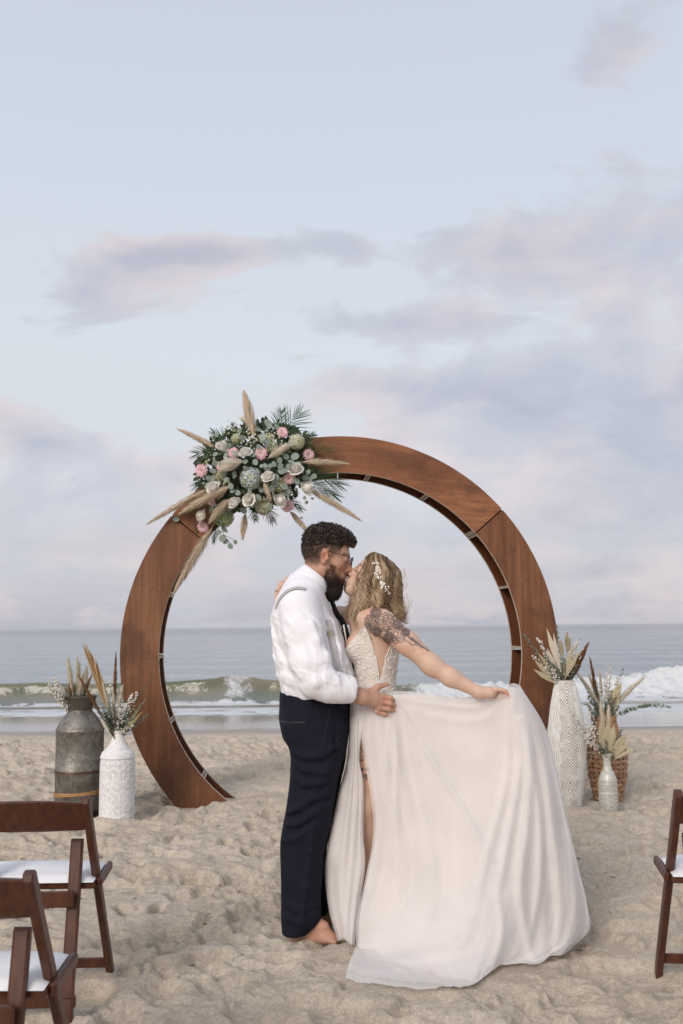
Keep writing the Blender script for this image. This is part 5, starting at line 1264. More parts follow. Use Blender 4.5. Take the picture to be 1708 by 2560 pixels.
for k in range(100):
    i = vr.integers(0, 60); p = VP[i] + vr.normal(size=2) * np.array([4.2, 2.5]); c = on_hair([p[0]], [p[1]], .022)[0]
    if vr.random() < .45: mbp.ball(c, vr.uniform(.0032, .0052), 7, 5)
    else:
        a = vr.uniform(0, 6.28); d1 = np.array([math.cos(a), 0, math.sin(a)]); d2 = np.array([-math.sin(a), 0, math.cos(a)]); L_ = vr.uniform(.009, .017); W_ = L_ * .36; n_ = np.array([0, -1, 0])
        V = [c - d1 * L_ * .5, c + d2 * W_ + n_ * .002, c + d1 * L_ * .6, c - d2 * W_ + n_ * .002, c + n_ * .0005 + d1 * 0]
        mbp.add(np.array(V), np.array([[0, 1, 4], [1, 2, 4], [2, 3, 4], [3, 0, 4]]))
mbp.build('petals_and_pearls', PRL, vine, kind='stuff')
# pendant
mbn = MB(); mbn.tube([at(889, 1530, 4.575), at(880, 1548, 4.555), at(877, 1560, 4.55), at(872, 1545, 4.60)], .0007, 4); mbn.ball(at(877, 1561, 4.548), .0032, 6, 5); mbn.build('necklace', WIRE, bride)
# ------------------------------------------------------------------ folding chairs
CW, t, b = mat('brown_resin')
P = t.new('ShaderNodeTexCoord').outputs['Object']
g_ = t.noise(t.map(P, sc=(8, 8, 1)), 6, 4, .6); c_ = t.mix(t.step(g_, .35, .7), (.058, .017, .0075), (.090, .029, .013))
sc_ = t.math('MULTIPLY', t.step(t.noise(P, 38, 3, .7), .70, .78), .5); t.put(b.inputs['Base Color'], t.mix(sc_, c_, (.30, .19, .12))); b.inputs['Roughness'].default_value = .38; b.inputs['Specular IOR Level'].default_value = .45
t.put(b.inputs['Normal'], t.bump(t.noise(P, 90, 3), .08, .002))
PADM = cloth('white_vinyl_pad', (.78, .76, .76), .45, 300, .08, 0)
STEEL = simple('steel_pin', (.4, .4, .4), .35, .1, 40, metal=1)
def folding_chair(label, loc, rz, hw=.215):
    c = thing('folding_chair', label, 'chair', loc, 'folding chairs on the sand'); c.rotation_euler[2] = rz
    off = wloc(c)
    def part(name, mb, m=CW, smooth=False, parent=None):
        o = put(name, mb.mesh(name, m, smooth), c if parent is None else parent); return o
    def bar(pts, w_, d, name):
        "bar of rounded section through pts in the y-z plane at x; ends rounded"
        mb = MB(); pts = np.array(pts, float); T = np.gradient(pts, axis=0); T /= np.linalg.norm(T, axis=1)[:, None]; B_ = np.cross((1, 0, 0), T)
        sec = [(-1, -.7), (-.7, -1), (.7, -1), (1, -.7), (1, .7), (.7, 1), (-.7, 1), (-1, .7)]
        V = np.array([[p + np.array([1, 0, 0]) * a * w_ / 2 + bb * b_ * d / 2 * k for a, b_ in sec] for p, bb, k in zip(pts, B_, np.concatenate([[.55], np.ones(len(pts) - 2), [.8]]))])
        n = len(pts); Q = [[i * 8 + j, i * 8 + (j + 1) % 8, (i + 1) * 8 + (j + 1) % 8, (i + 1) * 8 + j] for i in range(n - 1) for j in range(8)]
        mb.add(V.reshape(-1, 3), [np.array(Q), np.array([list(range(8))[::-1], [(n - 1) * 8 + j for j in range(8)]])]); return part(name, mb)
    for s_ in (-1, 1):
        x = s_ * hw
        p = [(x, -.004, .770), (x, 0, .760), (x, .05, .68), (x, .10, .60), (x, .47, .035), (x, .492, -.012)]; bar(p, .027, .040, 'post')
        xr = s_ * (hw - .060)
        bar([(xr, .145, .600), (xr, .142, .590), (xr, .13, .53), (xr, .03, .05), (xr, .018, -.012)], .044, .026, 'rear_leg')
        mb = MB().tube([(x - s_ * .030, .190, .452), (x + s_ * .016, .190, .452)], .007, 10); part('pivot_pin', mb, STEEL, True)
        mb = MB().beam((s_ * (hw + .018), .150, .442), (s_ * (hw + .018), .350, .460), .020, .034, (1, 0, 0), .006); part('seat_rail', mb)
    # curved back slat, bowed away from the sitter
    u = np.linspace(-1, 1, 21); rows = []
    for (dz, dy) in ((-.052, -.008), (-.046, -.012), (.046, -.012), (.052, -.008), (.052, .006), (.046, .009), (-.046, .009), (-.052, .006), (-.052, -.008)):
        rows.append(np.stack([u * (hw - .008), .035 + dy - .028 * (1 - u**2) - dz * -.55 * 1.0 * -1, .700 + dz + .012 * (1 - u**2) * (dz > 0)], 1))
    part('back_slat', MB().grid(np.array(rows)), smooth=False)
    mb = MB(); mb.box((0, .235, .447), (2 * hw + .016, .21, .028), np.array([[1, 0, 0], [0, math.cos(.084), -math.sin(.084)], [0, math.sin(.084), math.cos(.084)]]), .008); part('seat_panel', mb)
    mb = MB(); n = 13; uu = np.linspace(-1, 1, n); U, Vv = np.meshgrid(uu, uu, indexing='ij'); edge = (1 - np.abs(U) ** 8) * (1 - np.abs(Vv) ** 8)
    top = np.stack([U * (hw + .004), .228 + Vv * .110, .461 + Vv * .110 * .084 + .020 * np.clip(edge, 0, 1) ** .4], 2)
    mb.grid(top); part('seat_pad', mb, PADM, True)
    part('seat_apron', MB().beam((-hw + .05, .06, .410), (hw - .05, .06, .410), .020, .055, (0, 1, 0), .004))
    part('front_stretcher', MB().beam((-hw + .01, .452, .070), (hw - .01, .452, .070), .020, .036, (0, 1, 0), .004)); part('rear_stretcher', MB().beam((-hw + .03, .034, .075), (hw - .03, .034, .075), .020, .040, (0, 1, 0), .004))
    return c
folding_chair('brown folding chair with white seat pad in front of the metal milk can', (-1.122, 3.585, 0), R(1.5))
folding_chair('brown folding chair cut by the picture edge, standing directly behind another chair', (-.985, 2.52, 0), R(-1))
folding_chair('brown folding chair standing alone across the aisle', (1.375, 3.53, .01), R(-6))
# ------------------------------------------------------------------ vases
def lathe(prof, seg=64, disp=None, zsub=None):
    "prof: (r, z) from bottom to top; returns grid (rings, seg+1, 3) and angle/height arrays"
    pr = np.array(prof, float)
    if zsub:
        s_ = np.concatenate([[0], np.cumsum(np.hypot(*np.diff(pr, axis=0).T))]); q = np.linspace(0, s_[-1], zsub); pr = np.stack([np.interp(q, s_, pr[:, 0]), np.interp(q, s_, pr[:, 1])], 1)
    a = np.linspace(0, 2 * np.pi, seg + 1)[None]; r = pr[:, 0][:, None] + 0 * a; z = pr[:, 1][:, None] + 0 * a
    if disp is not None: dr = disp(a + 0 * r, z, r); r = r + dr
    return np.stack([r * np.cos(a), r * np.sin(a), z], 2), a + 0 * r, z
def vase_prof(rows, px, Y, zb):
    "rows of (half width in photo px, py): to metres at depth Y"
    k = Y / 2489 * .995
    return [(h * k, max(0., at(px, py, Y)[2] - zb)) for h, py in rows]
# 1 milk can
YC = 7.38; pc = at(196, 2060, YC); cx = float(pc[0])
can = thing('milk_can', 'tall galvanised metal milk can wound with rope, holding dried grasses', 'milk can', (cx, YC, 0))
GAL, t, b = mat('weathered_galvanised_metal')
P = t.new('ShaderNodeTexCoord').outputs['Object']; z = t.xyz(P)[2]
n1 = t.noise(P, 14, 5, .65, .5); n2 = t.vor(t.vec('ADD', P, t.vec('SCALE', t.comb(n1, n1, n1), .05)), 38, out='Color'); n3 = t.noise(P, 60, 4, .7)
gcol = t.mix(t.step(n1, .3, .7), (.13, .12, .10), (.31, .29, .255)); gcol = t.mix(.35, gcol, t.mix(t.xyz(n2)[0], (.14, .13, .11), (.36, .335, .30)))
rust = t.math('MULTIPLY', t.step(n3, .48, .66), t.math('MAXIMUM', t.step(t.math('ABSOLUTE', t.math('SUBTRACT', z, .628)), .035, .0), t.math('MULTIPLY', t.step(t.math('ABSOLUTE', t.math('SUBTRACT', z, .335)), .02, .0), .8)))
gcol = t.mix(rust, gcol, (.20, .075, .025)); gcol = t.mix(t.step(z, .080, .060), gcol, (.035, .032, .026)); gcol = t.mix(t.step(z, .75, .78), gcol, t.mix(n1, (.10, .09, .072), (.21, .19, .155)))
t.put(b.inputs['Base Color'], gcol); b.inputs['Metallic'].default_value = .75; t.put(b.inputs['Roughness'], t.step(n3, .3, .7, .42, .68)); t.put(b.inputs['Normal'], t.bump(t.noise(P, 26, 4, .6, .8), .5, .006))
hm = at(196, 1765, YC)[2]
prof = [(.001, .0), (.150, .0), (.163, .012), (.166, .075), (.1705, .080), (.1705, .325), (.1745, .330), (.1705, .336), (.1745, .342), (.1705, .348), (.1705, .618), (.1735, .622), (.1735, .632), (.168, .640), (.150, .680), (.110, .735), (.086, .762), (.080, .772), (.083, .778)]
G, _, _ = lathe(prof, 64); G = G + np.array([cx, YC, 0]); MB().grid(G).build('body', GAL, can)
G, _, _ = lathe([(.081, .770), (.084, .776), (.112, .862), (.117, .866), (.116, .872), (.110, .868), (.080, .785), (.001, .70)], 64); MB().grid(G + np.array([cx, YC, 0])).build('rim', GAL, can)
ROPE = simple('jute_rope', (.42, .24, .115), .9, .3, 120, .1, .5, 300)
for k in range(3):
    q = np.linspace(0, 2 * np.pi, 90); tw = .0012 * np.sin(q * 60 + k)
    MB().tube(np.stack([cx + (.1745 + tw) * np.cos(q), YC + (.1745 + tw) * np.sin(q), .178 + k * .0085 + .010 * np.cos(q + .3) + .002 * np.sin(q * 3 + k)], 1), .0047, 6).build('rope_turn', ROPE, can)
COP = simple('copper_wire', (.16, .085, .05), .45, .3, 60, metal=.8)
for zz in (.335, .345):
    q = np.linspace(0, 2 * np.pi, 80); MB().tube(np.stack([cx + .1745 * np.cos(q), YC + .1745 * np.sin(q), zz + 0 * q], 1), .0035, 6).build('copper_band', COP, can)
# 2 white pressed bottle
YB2 = 7.20; pb = at(292, 2060, YB2); bx = float(pb[0]); bottle = thing('bottle_vase', 'white bottle shaped vase pressed with small sunbursts, beside the milk can', 'vase', (bx, YB2, 0))
WH1, t, b = mat('chalky_white_ceramic'); P = t.new('ShaderNodeTexCoord').outputs['Object']
gv = t.attr('groove'); w_n = t.noise(P, 9, 4, .6); w2 = t.noise(t.map(P, sc=(1, 1, 4)), 30, 4, .7)
base_c = t.mix(t.step(w2, .52, .72), (.76, .735, .73), (.66, .63, .62)); t.put(b.inputs['Base Color'], t.mix(t.math('MULTIPLY', gv, t.step(w_n, .35, .6, .35, 1.0)), base_c, (.17, .13, .105))); b.inputs['Roughness'].default_value = .75
t.put(b.inputs['Normal'], t.bump(t.noise(t.map(P, sc=(1, 1, 2.5)), 70, 3, .6), .35, .004))
PB = vase_prof([(0.5, 2072), (42, 2070), (43, 2062), (43, 1960), (42.5, 1905), (41, 1896), (43, 1892), (39, 1880), (30, 1872), (20, 1858), (15, 1845), (13.5, 1834), (15.5, 1829), (15, 1826), (11, 1829), (10, 1850), (.5, 1870)], 292, YB2, -.02)
grv = {}
def sun_disp(a, z, r):
    body = sstep(z, .02, .04) * (1 - sstep(z, .45, .48)); q = .052; row = np.floor(z / (q * 1.55)); u = a * .125 / (q * 1.5) + .5 * (row % 2); fu = (u - np.floor(u) - .5) * q * 1.5; fz = (z / (q * 1.55) - row - .5) * q * 1.55
    rr = np.hypot(fu, fz); th = np.arctan2(fz, fu); ray = (.5 + .5 * np.cos(th * 14)) * sstep(rr, .010, .014) * (1 - sstep(rr, .028, .034)); rim = np.exp(-((rr - .037) / .003) ** 2)
    nz = fbm(a * 9, z * 60, 3); g = body * np.clip(.8 * ray * (rr < .035) * (nz > -.15) + .8 * rim * (nz > .02), 0, 1); up = (1 - body) * np.clip(fbm(a * 2, z * 70, 3) * 2.2 - .1, 0, .6) * (z > .45); grv['b'] = np.clip(g * .65 + up * .4, 0, 1)
    return -.0035 * g - .002 * up
G, A_, Z_ = lathe(PB, 220, sun_disp, 300); MB().grid(G + np.array([bx, YB2, -.02]), groove=grv['b']).build('vessel', WH1, bottle)
# 3 tall carved vase
YT = 7.50; pt_ = at(1424, 2034, YT); tx = float(pt_[0]); tall = thing('floor_vase', 'tall white carved floor vase with rows of diamonds', 'vase', (tx, YT, 0))
PT = vase_prof([(.5, 2042), (25, 2040), (28, 2030), (34, 1990), (41, 1940), (45.5, 1890), (46.5, 1850), (44, 1810), (38, 1765), (30, 1725), (25, 1706), (24, 1700), (22, 1700), (21, 1712), (.5, 1740)], 1424, YT, -.02)
def dia_disp(a, z, r):
    s0 = r * (((a + np.pi / 2 + .10 + np.pi) % (2 * np.pi)) - np.pi)          # arc metres from the carved band facing the aisle
    per = .118; hw = .058; fz = (z / per - np.floor(z / per) - .5) * per; d = np.abs(s0) / hw + np.abs(fz) / (per * .5)
    band = (np.abs(s0) < hw * 1.02) * (z > .05) * (z < .98)
    con = .5 + .5 * np.cos(d * 2 * np.pi * 3.0); con = sstep(con, .45, .8) * band
    small = np.abs(np.abs(s0) - hw) / .016 + np.abs(np.abs(fz) - per * .5) / .020; con = np.where((small < 1) & (np.abs(s0) < hw * 1.3), sstep(.5 + .5 * np.cos(small * 9), .5, .8), con)
    wavy = s0 * 2 * np.pi / .017 + 1.6 * np.sin(z * 2 * np.pi / per) * np.exp(-((np.abs(s0) - hw) / .05)) + 2.2 * fbm(s0 * 9 + 3, z * 7, 2)
    grain = sstep(.5 + .5 * np.cos(wavy), .60, .92) * (1 - (np.abs(s0) < hw) * 1.0) * (.45 + .55 * (fbm(s0 * 40, z * 9, 2) > -.15))
    g = np.clip(np.maximum(con, grain * .9), 0, 1) * sstep(z, .0, .03); grv['t'] = g
    return -.0045 * g
WH2, t, b = mat('carved_whitewash'); P = t.new('ShaderNodeTexCoord').outputs['Object']
gv = t.attr('groove'); t.put(b.inputs['Base Color'], t.mix(t.math('MULTIPLY', gv, t.step(t.noise(P, 20, 4, .6), .25, .6, .5, .95)), t.mix(t.step(t.noise(t.map(P, sc=(1, 1, .3)), 34, 4), .45, .75), (.77, .745, .715), (.66, .62, .57)), (.21, .15, .10))); b.inputs['Roughness'].default_value = .7
G, A_, Z_ = lathe(PT, 460, dia_disp, 560); MB().grid(G + np.array([tx, YT, -.02]), groove=grv['t']).build('vessel', WH2, tall)
# 4 wicker vase: real strips woven over stakes
YW = 7.86; pw_ = at(1522, 2012, YW); wx = float(pw_[0]); wick = thing('wicker_vase', 'brown woven wicker vase with wide strips and a roped neck', 'vase', (wx, YW, 0))
WK, t, b = mat('brown_wicker'); P = t.new('ShaderNodeTexCoord').outputs['Object']; oi = t.new('ShaderNodeObjectInfo').outputs['Random']
wn = t.noise(P, 60, 4, .65); c_ = t.mix(t.step(wn, .3, .7), (.30, .155, .082), (.52, .30, .175)); t.put(b.inputs['Base Color'], t.hsv(c_, val=t.step(oi, 0, 1, .75, 1.15))); b.inputs['Roughness'].default_value = .6; t.put(b.inputs['Normal'], t.bump(wn, .3, .003))
WKD = simple('dark_wicker_core', (.045, .022, .012), .8)
kz = lambda py: float(at(1522, py, YW)[2])
zr = [(kz(2020), 30), (kz(1995), 34), (kz(1940), 44), (kz(1900), 47.5), (kz(1870), 46), (kz(1845), 38), (kz(1825), 30), (kz(1800), 25), (kz(1786), 26)]
wr = lambda z: np.interp(z, [q[0] for q in zr], [q[1] * YW / 2489 for q in zr])
zs = np.linspace(.0, kz(1788), 30); G, _, _ = lathe([(max(.001, float(wr(z)) - .007), z) for z in zs] + [(.02, kz(1800))], 40); MB().grid(G + np.array([wx, YW, 0])).build('core', WKD, wick)
NS = 18; z_top = kz(1846)
for k in range(NS):
    a = 2 * np.pi * k / NS; zz = np.linspace(.004, z_top, 26); rr = wr(zz) - .001; wd = .5 * 2 * np.pi / NS * .62
    G = np.array([[(wx + r * math.cos(a + o * wd), YW + r * math.sin(a + o * wd), z) for o in (-1, -.4, .4, 1)] for r, z in zip(rr, zz)]); MB().grid(G).build('stake', WK, wick)
nr_ = 13; q = np.linspace(0, 2 * np.pi, NS * 6 + 1)
for k in range(nr_):
    z0 = .016 + (z_top - .02) * (k + .5) / nr_; hz = (z_top / nr_) * .36; ph_ = np.pi * (k % 2)
    rr = wr(z0) + .0095 * np.cos(q * NS / 2 + ph_); rows = []
    for o in (-1, -.75, .75, 1): rows.append(np.stack([wx + (rr + (.0015 if abs(o) < 1 else -.001)) * np.cos(q), YW + (rr + (.0015 if abs(o) < 1 else -.001)) * np.sin(q), z0 + o * hz + .003 * np.sin(q * 2 + k)], 1))
    MB().grid(np.array(rows)).build('weave_strip', WK, wick)
for k, z0 in enumerate(np.arange(z_top + .004, kz(1788), .0085)):
    rr = wr(z0); MB().tube(np.stack([wx + (rr + .0015 * np.sin(q * 30 + k * 2)) * np.cos(q), YW + (rr + .0015 * np.sin(q * 30 + k * 2)) * np.sin(q), z0 + 0 * q], 1), .0048, 5, cap=False).build('rope_coil', WK, wick)
# 5 small dotted vase
YS = 7.28; ps = at(1523, 2040, YS); sx_ = float(ps[0]); small = thing('small_vase', 'small silvery dotted vase with slim flared neck, in front of the wicker vase', 'vase', (sx_, YS, 0))
PS = vase_prof([(.5, 2048), (21.5, 2046), (22.5, 2040), (23.5, 2000), (23, 1962), (22, 1950), (20.5, 1944), (17, 1934), (11.5, 1925), (9.3, 1914), (9, 1905), (10.5, 1895), (13.5, 1885), (13, 1883), (9, 1895), (.5, 1910)], 1523, YS, -.02)
def dot_disp(a, z, r):
    q = .0135; u = a * .068 / q; row = np.floor(z / q); fu = u + .5 * (row % 2); fu = (fu - np.floor(fu) - .5) * q; fz = (z / q - row - .5) * q; rr = np.hypot(fu, fz)
    sp = 1 - sstep(rr, .0035, .0052); ban = np.exp(-((z - .185) / .004) ** 2) + np.exp(-((z - .245) / .003) ** 2) + np.exp(-((z - .045) / .004) ** 2)
    dg = np.abs(((z - .075) - .05 * np.sin(a * 3)) / .014); leaf = (z > .055) * (z < .105) * (.5 + .5 * np.cos(dg * 3))
    body = (z > .03) * (z < .275); g = body * np.clip(sp * (1 - np.minimum(ban, 1)) * (1 - .6 * (leaf > 0)) + .7 * (leaf > .7), 0, 1); fl = (z > .275) * (.5 + .5 * np.cos(a * 26)) * .6; grv['s'] = np.clip(g + fl * .6, 0, 1)
    return -.0016 * g + .002 * np.minimum(ban, 1) * body - .0012 * fl
WH3, t, b = mat('antiqued_silver_white'); P = t.new('ShaderNodeTexCoord').outputs['Object']; gv = t.attr('groove')
t.put(b.inputs['Base Color'], t.mix(t.math('MULTIPLY', gv, .8), t.mix(t.step(t.noise(P, 30, 4), .4, .7), (.62, .60, .54), (.50, .47, .40)), (.17, .145, .115))); b.inputs['Roughness'].default_value = .42; b.inputs['Metallic'].default_value = .15
G, A_, Z_ = lathe(PS, 200, dot_disp, 260); MB().grid(G + np.array([sx_, YS, -.02]), groove=grv['s']).build('vessel', WH3, small)
# ------------------------------------------------------------------ dried stems and flowers
def leafmat(name, c1, c2, rough=.65, trans=.25, key='tone'):
    m = bpy.data.materials.new(name); m.use_nodes = True; t = NT(m.node_tree); b = t.n['Principled BSDF']
    oi = t.new('ShaderNodeObjectInfo').outputs['Random']; P = t.new('ShaderNodeTexCoord').outputs['Object']
    k = t.mix(t.math('ADD', t.math('MULTIPLY', oi, .5), t.math('MULTIPLY', t.noise(P, 30, 3), .6), clamp=True), c1, c2)
    if key: k = t.hsv(k, val=t.math('ADD', .82, t.math('MULTIPLY', t.attr(key), .36)))
    t.put(b.inputs['Base Color'], k); b.inputs['Roughness'].default_value = rough; b.inputs['Specular IOR Level'].default_value = .25
    tr = t.new('ShaderNodeBsdfTranslucent'); t.put(tr.inputs[0], k); mx = t.new('ShaderNodeMixShader'); mx.inputs[0].default_value = trans
    t.l.new(b.outputs[0], mx.inputs[1]); t.l.new(tr.outputs[0], mx.inputs[2]); t.l.new(mx.outputs[0], t.n['Material Output'].inputs[0]); return m
M_PAMPAS = leafmat('beige_pampas', (.58, .46, .33), (.72, .60, .46), .9, .3); M_CREAM = leafmat('cream_plume', (.70, .61, .48), (.78, .71, .60), .9, .3); M_BROWN = leafmat('brown_reed', (.17, .075, .032), (.26, .125, .058), .85, .15)
M_SPEAR = leafmat('dried_palm', (.50, .42, .27), (.62, .54, .37), .7, .2); M_SPEARB = leafmat('tan_palm', (.30, .18, .085), (.42, .27, .14), .7, .2); M_EUC = leafmat('grey_green_eucalyptus', (.17, .195, .14), (.27, .29, .225), .6, .15); M_EUCG = leafmat('green_eucalyptus', (.10, .15, .07), (.20, .25, .14), .6, .15)
M_TWIG = leafmat('brown_twig', (.075, .038, .022), (.13, .07, .04), .8, 0); M_BERRY = leafmat('white_berry', (.60, .56, .49), (.72, .68, .62), .6, .1); M_SAGE = leafmat('olive_dried_leaf', (.33, .28, .14), (.42, .37, .20), .7, .2)
def frame(d):
    d = d / np.linalg.norm(d); r = np.array([0, 1., 0]) if abs(d[1]) < .9 else np.array([1., 0, 0]); x = np.cross(d, r); x /= np.linalg.norm(x); return d, x, np.cross(d, x)
def bez(A, B, bend, n):
    A = np.asarray(A, float); B = np.asarray(B, float); M = (A + B) / 2 + np.asarray(bend, float); q = np.linspace(0, 1, n)[:, None]; return A * (1 - q) ** 2 + 2 * M * q * (1 - q) + B * q**2
pl = np.random.default_rng(31)
def plume(A, B, r, mat_, name, parent, start=.25, hairs=420, bend=(0, 0, 0), dens=1.0, ang=.32):
    "feathery head on a stem"
    if parent.name[:5] == 'dried': r = r * 1.35
    C = bez(A, B, bend, 40); L = np.linalg.norm(C[-1] - C[0]); mb = MB(); mb.tube(C[::3], .0022, 4, tone=.3)
    n = int(hairs * 1.9); t_ = start + (1 - start) * pl.random(n) ** .9; I = t_ * 39; i = np.clip(I.astype(int), 0, 38); P0 = C[i] + (C[i + 1] - C[i]) * (I - i)[:, None]; D_ = C[i + 1] - C[i]; D_ /= np.linalg.norm(D_, axis=1)[:, None]
    N_ = pl.normal(size=(n, 3)); N_ -= D_ * np.einsum('ij,ij->i', N_, D_)[:, None]; N_ /= np.linalg.norm(N_, axis=1)[:, None]
    w_ = np.interp((t_ - start) / (1 - start), [0, .12, .5, .85, 1], [.55, 1.0, .85, .45, .15]); ln = r * (1.6 + pl.random(n) * 1.2) * (.4 + .6 * w_)
    sp = w_ * (.25 + 1.0 * pl.random(n) ** 1.3); tip = P0 + D_ * ln[:, None] + N_ * (r * sp)[:, None]; mid = P0 + D_ * (ln * .42)[:, None] + N_ * (r * sp * .72)[:, None]
    W_ = np.cross(D_, N_) * (.0010 + .0012 * pl.random(n))[:, None]
    V = np.stack([P0 - W_, P0 + W_, mid + W_ * 1.1, mid - W_ * 1.1, tip], 1).reshape(-1, 3); k = np.arange(n)[:, None] * 5
    mb.add(V, [k + np.array([[0, 1, 2, 3]]), k + np.array([[3, 2, 4]])], tone=np.repeat(pl.random(n), 5)); return mb.build(name, mat_, parent)
def spear(A, B, w_, mat_, name, parent, bend=(0, 0, 0), stem=.25, pleats=5, up=(0, -1, 0)):
    "pleated flat palm spear"
    C = bez(A, B, bend, 16); mb = MB(); k0 = int(16 * stem); mb.tube(C[:k0 + 2], .0025, 4, tone=.4); C = C[k0:]; n = len(C); T = np.gradient(C, axis=0); T /= np.linalg.norm(T, axis=1)[:, None]
    S_ = np.cross(T, np.asarray(up, float)); S_ /= np.linalg.norm(S_, axis=1)[:, None] + 1e-9; U_ = np.cross(S_, T); v = np.linspace(0, 1, n); wd = w_ * np.interp(v, [0, .35, .6, 1], [.18, .85, 1.0, .04]); m = pleats * 2 + 1
    o = np.linspace(-1, 1, m); zig = np.where(np.arange(m) % 2, 1, -1) * .10
    G = C[:, None] + S_[:, None] * (o[None] * wd[:, None])[..., None] + U_[:, None] * (zig[None] * wd[:, None] * .6 - .25 * wd[:, None] * o[None] ** 2)[..., None]
    mb.grid(G, tone=np.broadcast_to((zig > 0) * .6 + .1, G.shape[:2]).copy()); return mb.build(name, mat_, parent, smooth=False)
def fan(A, B, mat_, name, parent, n=22, spread=.5, wd=.006, bend=(0, 0, 0), start=.35, droop=.0, ln=1.0, up=(0, -1, 0)):
    "feather palm: narrow leaflets along a rib"
    C = bez(A, B, bend, 30); L = np.linalg.norm(C[-1] - C[0]); mb = MB(); mb.tube(C[::3], np.linspace(.004, .0012, 10), 4, tone=.3); T = np.gradient(C, axis=0); T /= np.linalg.norm(T, axis=1)[:, None]
    for i in range(n):
        t_ = start + (1 - start) * i / (n - 1); k = min(int(t_ * 29), 28); p = C[k]; d, S_ = T[k], np.cross(T[k], np.asarray(up, float)); S_ /= np.linalg.norm(S_)
        for sg in (-1, 1):
            sp = spread * (1.15 - .75 * (t_ - start) / (1 - start)) * pl.uniform(.85, 1.15); l_ = L * .42 * ln * np.interp((t_ - start) / (1 - start), [0, .3, 1], [.75, 1, .55]) * pl.uniform(.85, 1.1); dd = d * math.cos(sp) + S_ * sg * math.sin(sp); q = np.linspace(0, 1, 5)
            X = p + dd * (l_ * q)[:, None] + np.array([0, 0, -droop])[None] * (l_ * q**2)[:, None] + np.asarray(up, float)[None] * (.06 * l_ * np.sin(q * 3))[:, None] * pl.normal(); sd = np.cross(dd, np.asarray(up, float)); sd /= np.linalg.norm(sd); w_ = wd * np.array([.5, 1, .9, .6, .05])
            mb.grid(np.stack([X - sd * w_[:, None], X + np.asarray(up, float) * (w_ * .35)[:, None], X + sd * w_[:, None]], 1), tone=pl.random())
    return mb.build(name, mat_, parent, smooth=False)
def berries(A, B, parent, bend=(0, 0, 0), n=34, r=.0064, start=.25):
    n = int(n * 1.5)
    C = bez(A, B, bend, 30); mb = MB(); mb.tube(C[::2], np.linspace(.0022, .0009, 15), 4, tone=.5)
    tw = mb.build('berry_twig', M_TWIG, parent); mb = MB()
    for _ in range(n):
        t_ = start + (1 - start) * pl.random() ** .85; p = C[int(t_ * 29)] + pl.normal(size=3) * .010 * np.interp(t_, [0, .7, 1], [1.2, 1, .35]); mb.ball(p, r * pl.uniform(.7, 1.15), 6, 4, tone=pl.random())
    mb.build('white_berries', M_BERRY, tw, kind='stuff'); return tw
def euc(A, B, parent, bend=(0, 0, 0), pairs=16, r=.013, mat_=None, start=.10, name='eucalyptus_stem'):
    pairs = int(pairs * 1.25); r = r * 1.2; C = bez(A, B, bend, 40); mb = MB(); mb.tube(C[::3], np.linspace(.0026, .001, 14), 4, tone=.2); T = np.gradient(C, axis=0)
    for i in range(pairs):
        t_ = start + (1 - start) * i / (pairs - 1); k = min(int(t_ * 39), 38); d, x, y = frame(T[k]); a0 = pl.uniform(0, 6.28)
        for a in (a0, a0 + np.pi):
            o = x * math.cos(a) + y * math.sin(a); rr = r * np.interp(t_, [0, .5, 1], [1.15, 1, .55]) * pl.uniform(.8, 1.2); ax = o * .8 + d * .6; ax /= np.linalg.norm(ax); sd = np.cross(ax, d); sd /= np.linalg.norm(sd) + 1e-9; nn_ = np.cross(ax, sd)
            th = np.linspace(0, 2 * np.pi, 8)[:-1]; c = C[k] + ax * rr * 1.05; V = np.concatenate([[c + nn_ * rr * .25], c + rr * (np.cos(th)[:, None] * ax + .85 * np.sin(th)[:, None] * sd)])
            mb.add(V, np.array([[0, 1 + j, 1 + (j + 1) % 7] for j in range(7)]), tone=pl.random())
    return mb.build(name, mat_ or M_EUC, parent)
def bunny(A, B, parent, r=.011, mat_=None):
    return plume(A, B, r, mat_ or M_CREAM, 'bunny_tail_grass', parent, .72, 150, (0, 0, 0), 1.0)
def blade(A, B, w_, mat_, name, parent, bend=(0, 0, 0)): return spear(A, B, w_, mat_, name, parent, bend, .12, 1)
def tgt(px, py, Y): return at(px, py, Y)

def bouquet(label, base_px, Y):
    b0 = at(*base_px, Y); o = thing('dried_bouquet', label, 'dried flowers', b0, 'dried bouquets in the vases'); return o, b0
M_DUST = leafmat('dusty_brown_leaf', (.115, .095, .065), (.21, .185, .135), .75, .1)
def bulk(b0, o, n, w_, h_):
    for _ in range(n):
        a = pl.uniform(0, 6.28); q = pl.random() ** .5; euc(b0 + np.array([math.cos(a) * .03 * q, math.sin(a) * .03 * q, -.03]), b0 + np.array([math.cos(a) * w_ * q, math.sin(a) * w_ * q * .8, h_ * pl.uniform(.45, 1.0)]), o, (0, 0, .01), 9, .0095, M_DUST if pl.random() < .5 else M_EUC, .15)
def J(b0, s_=.02): return b0 + np.array([pl.normal() * s_, pl.normal() * s_, -.05])
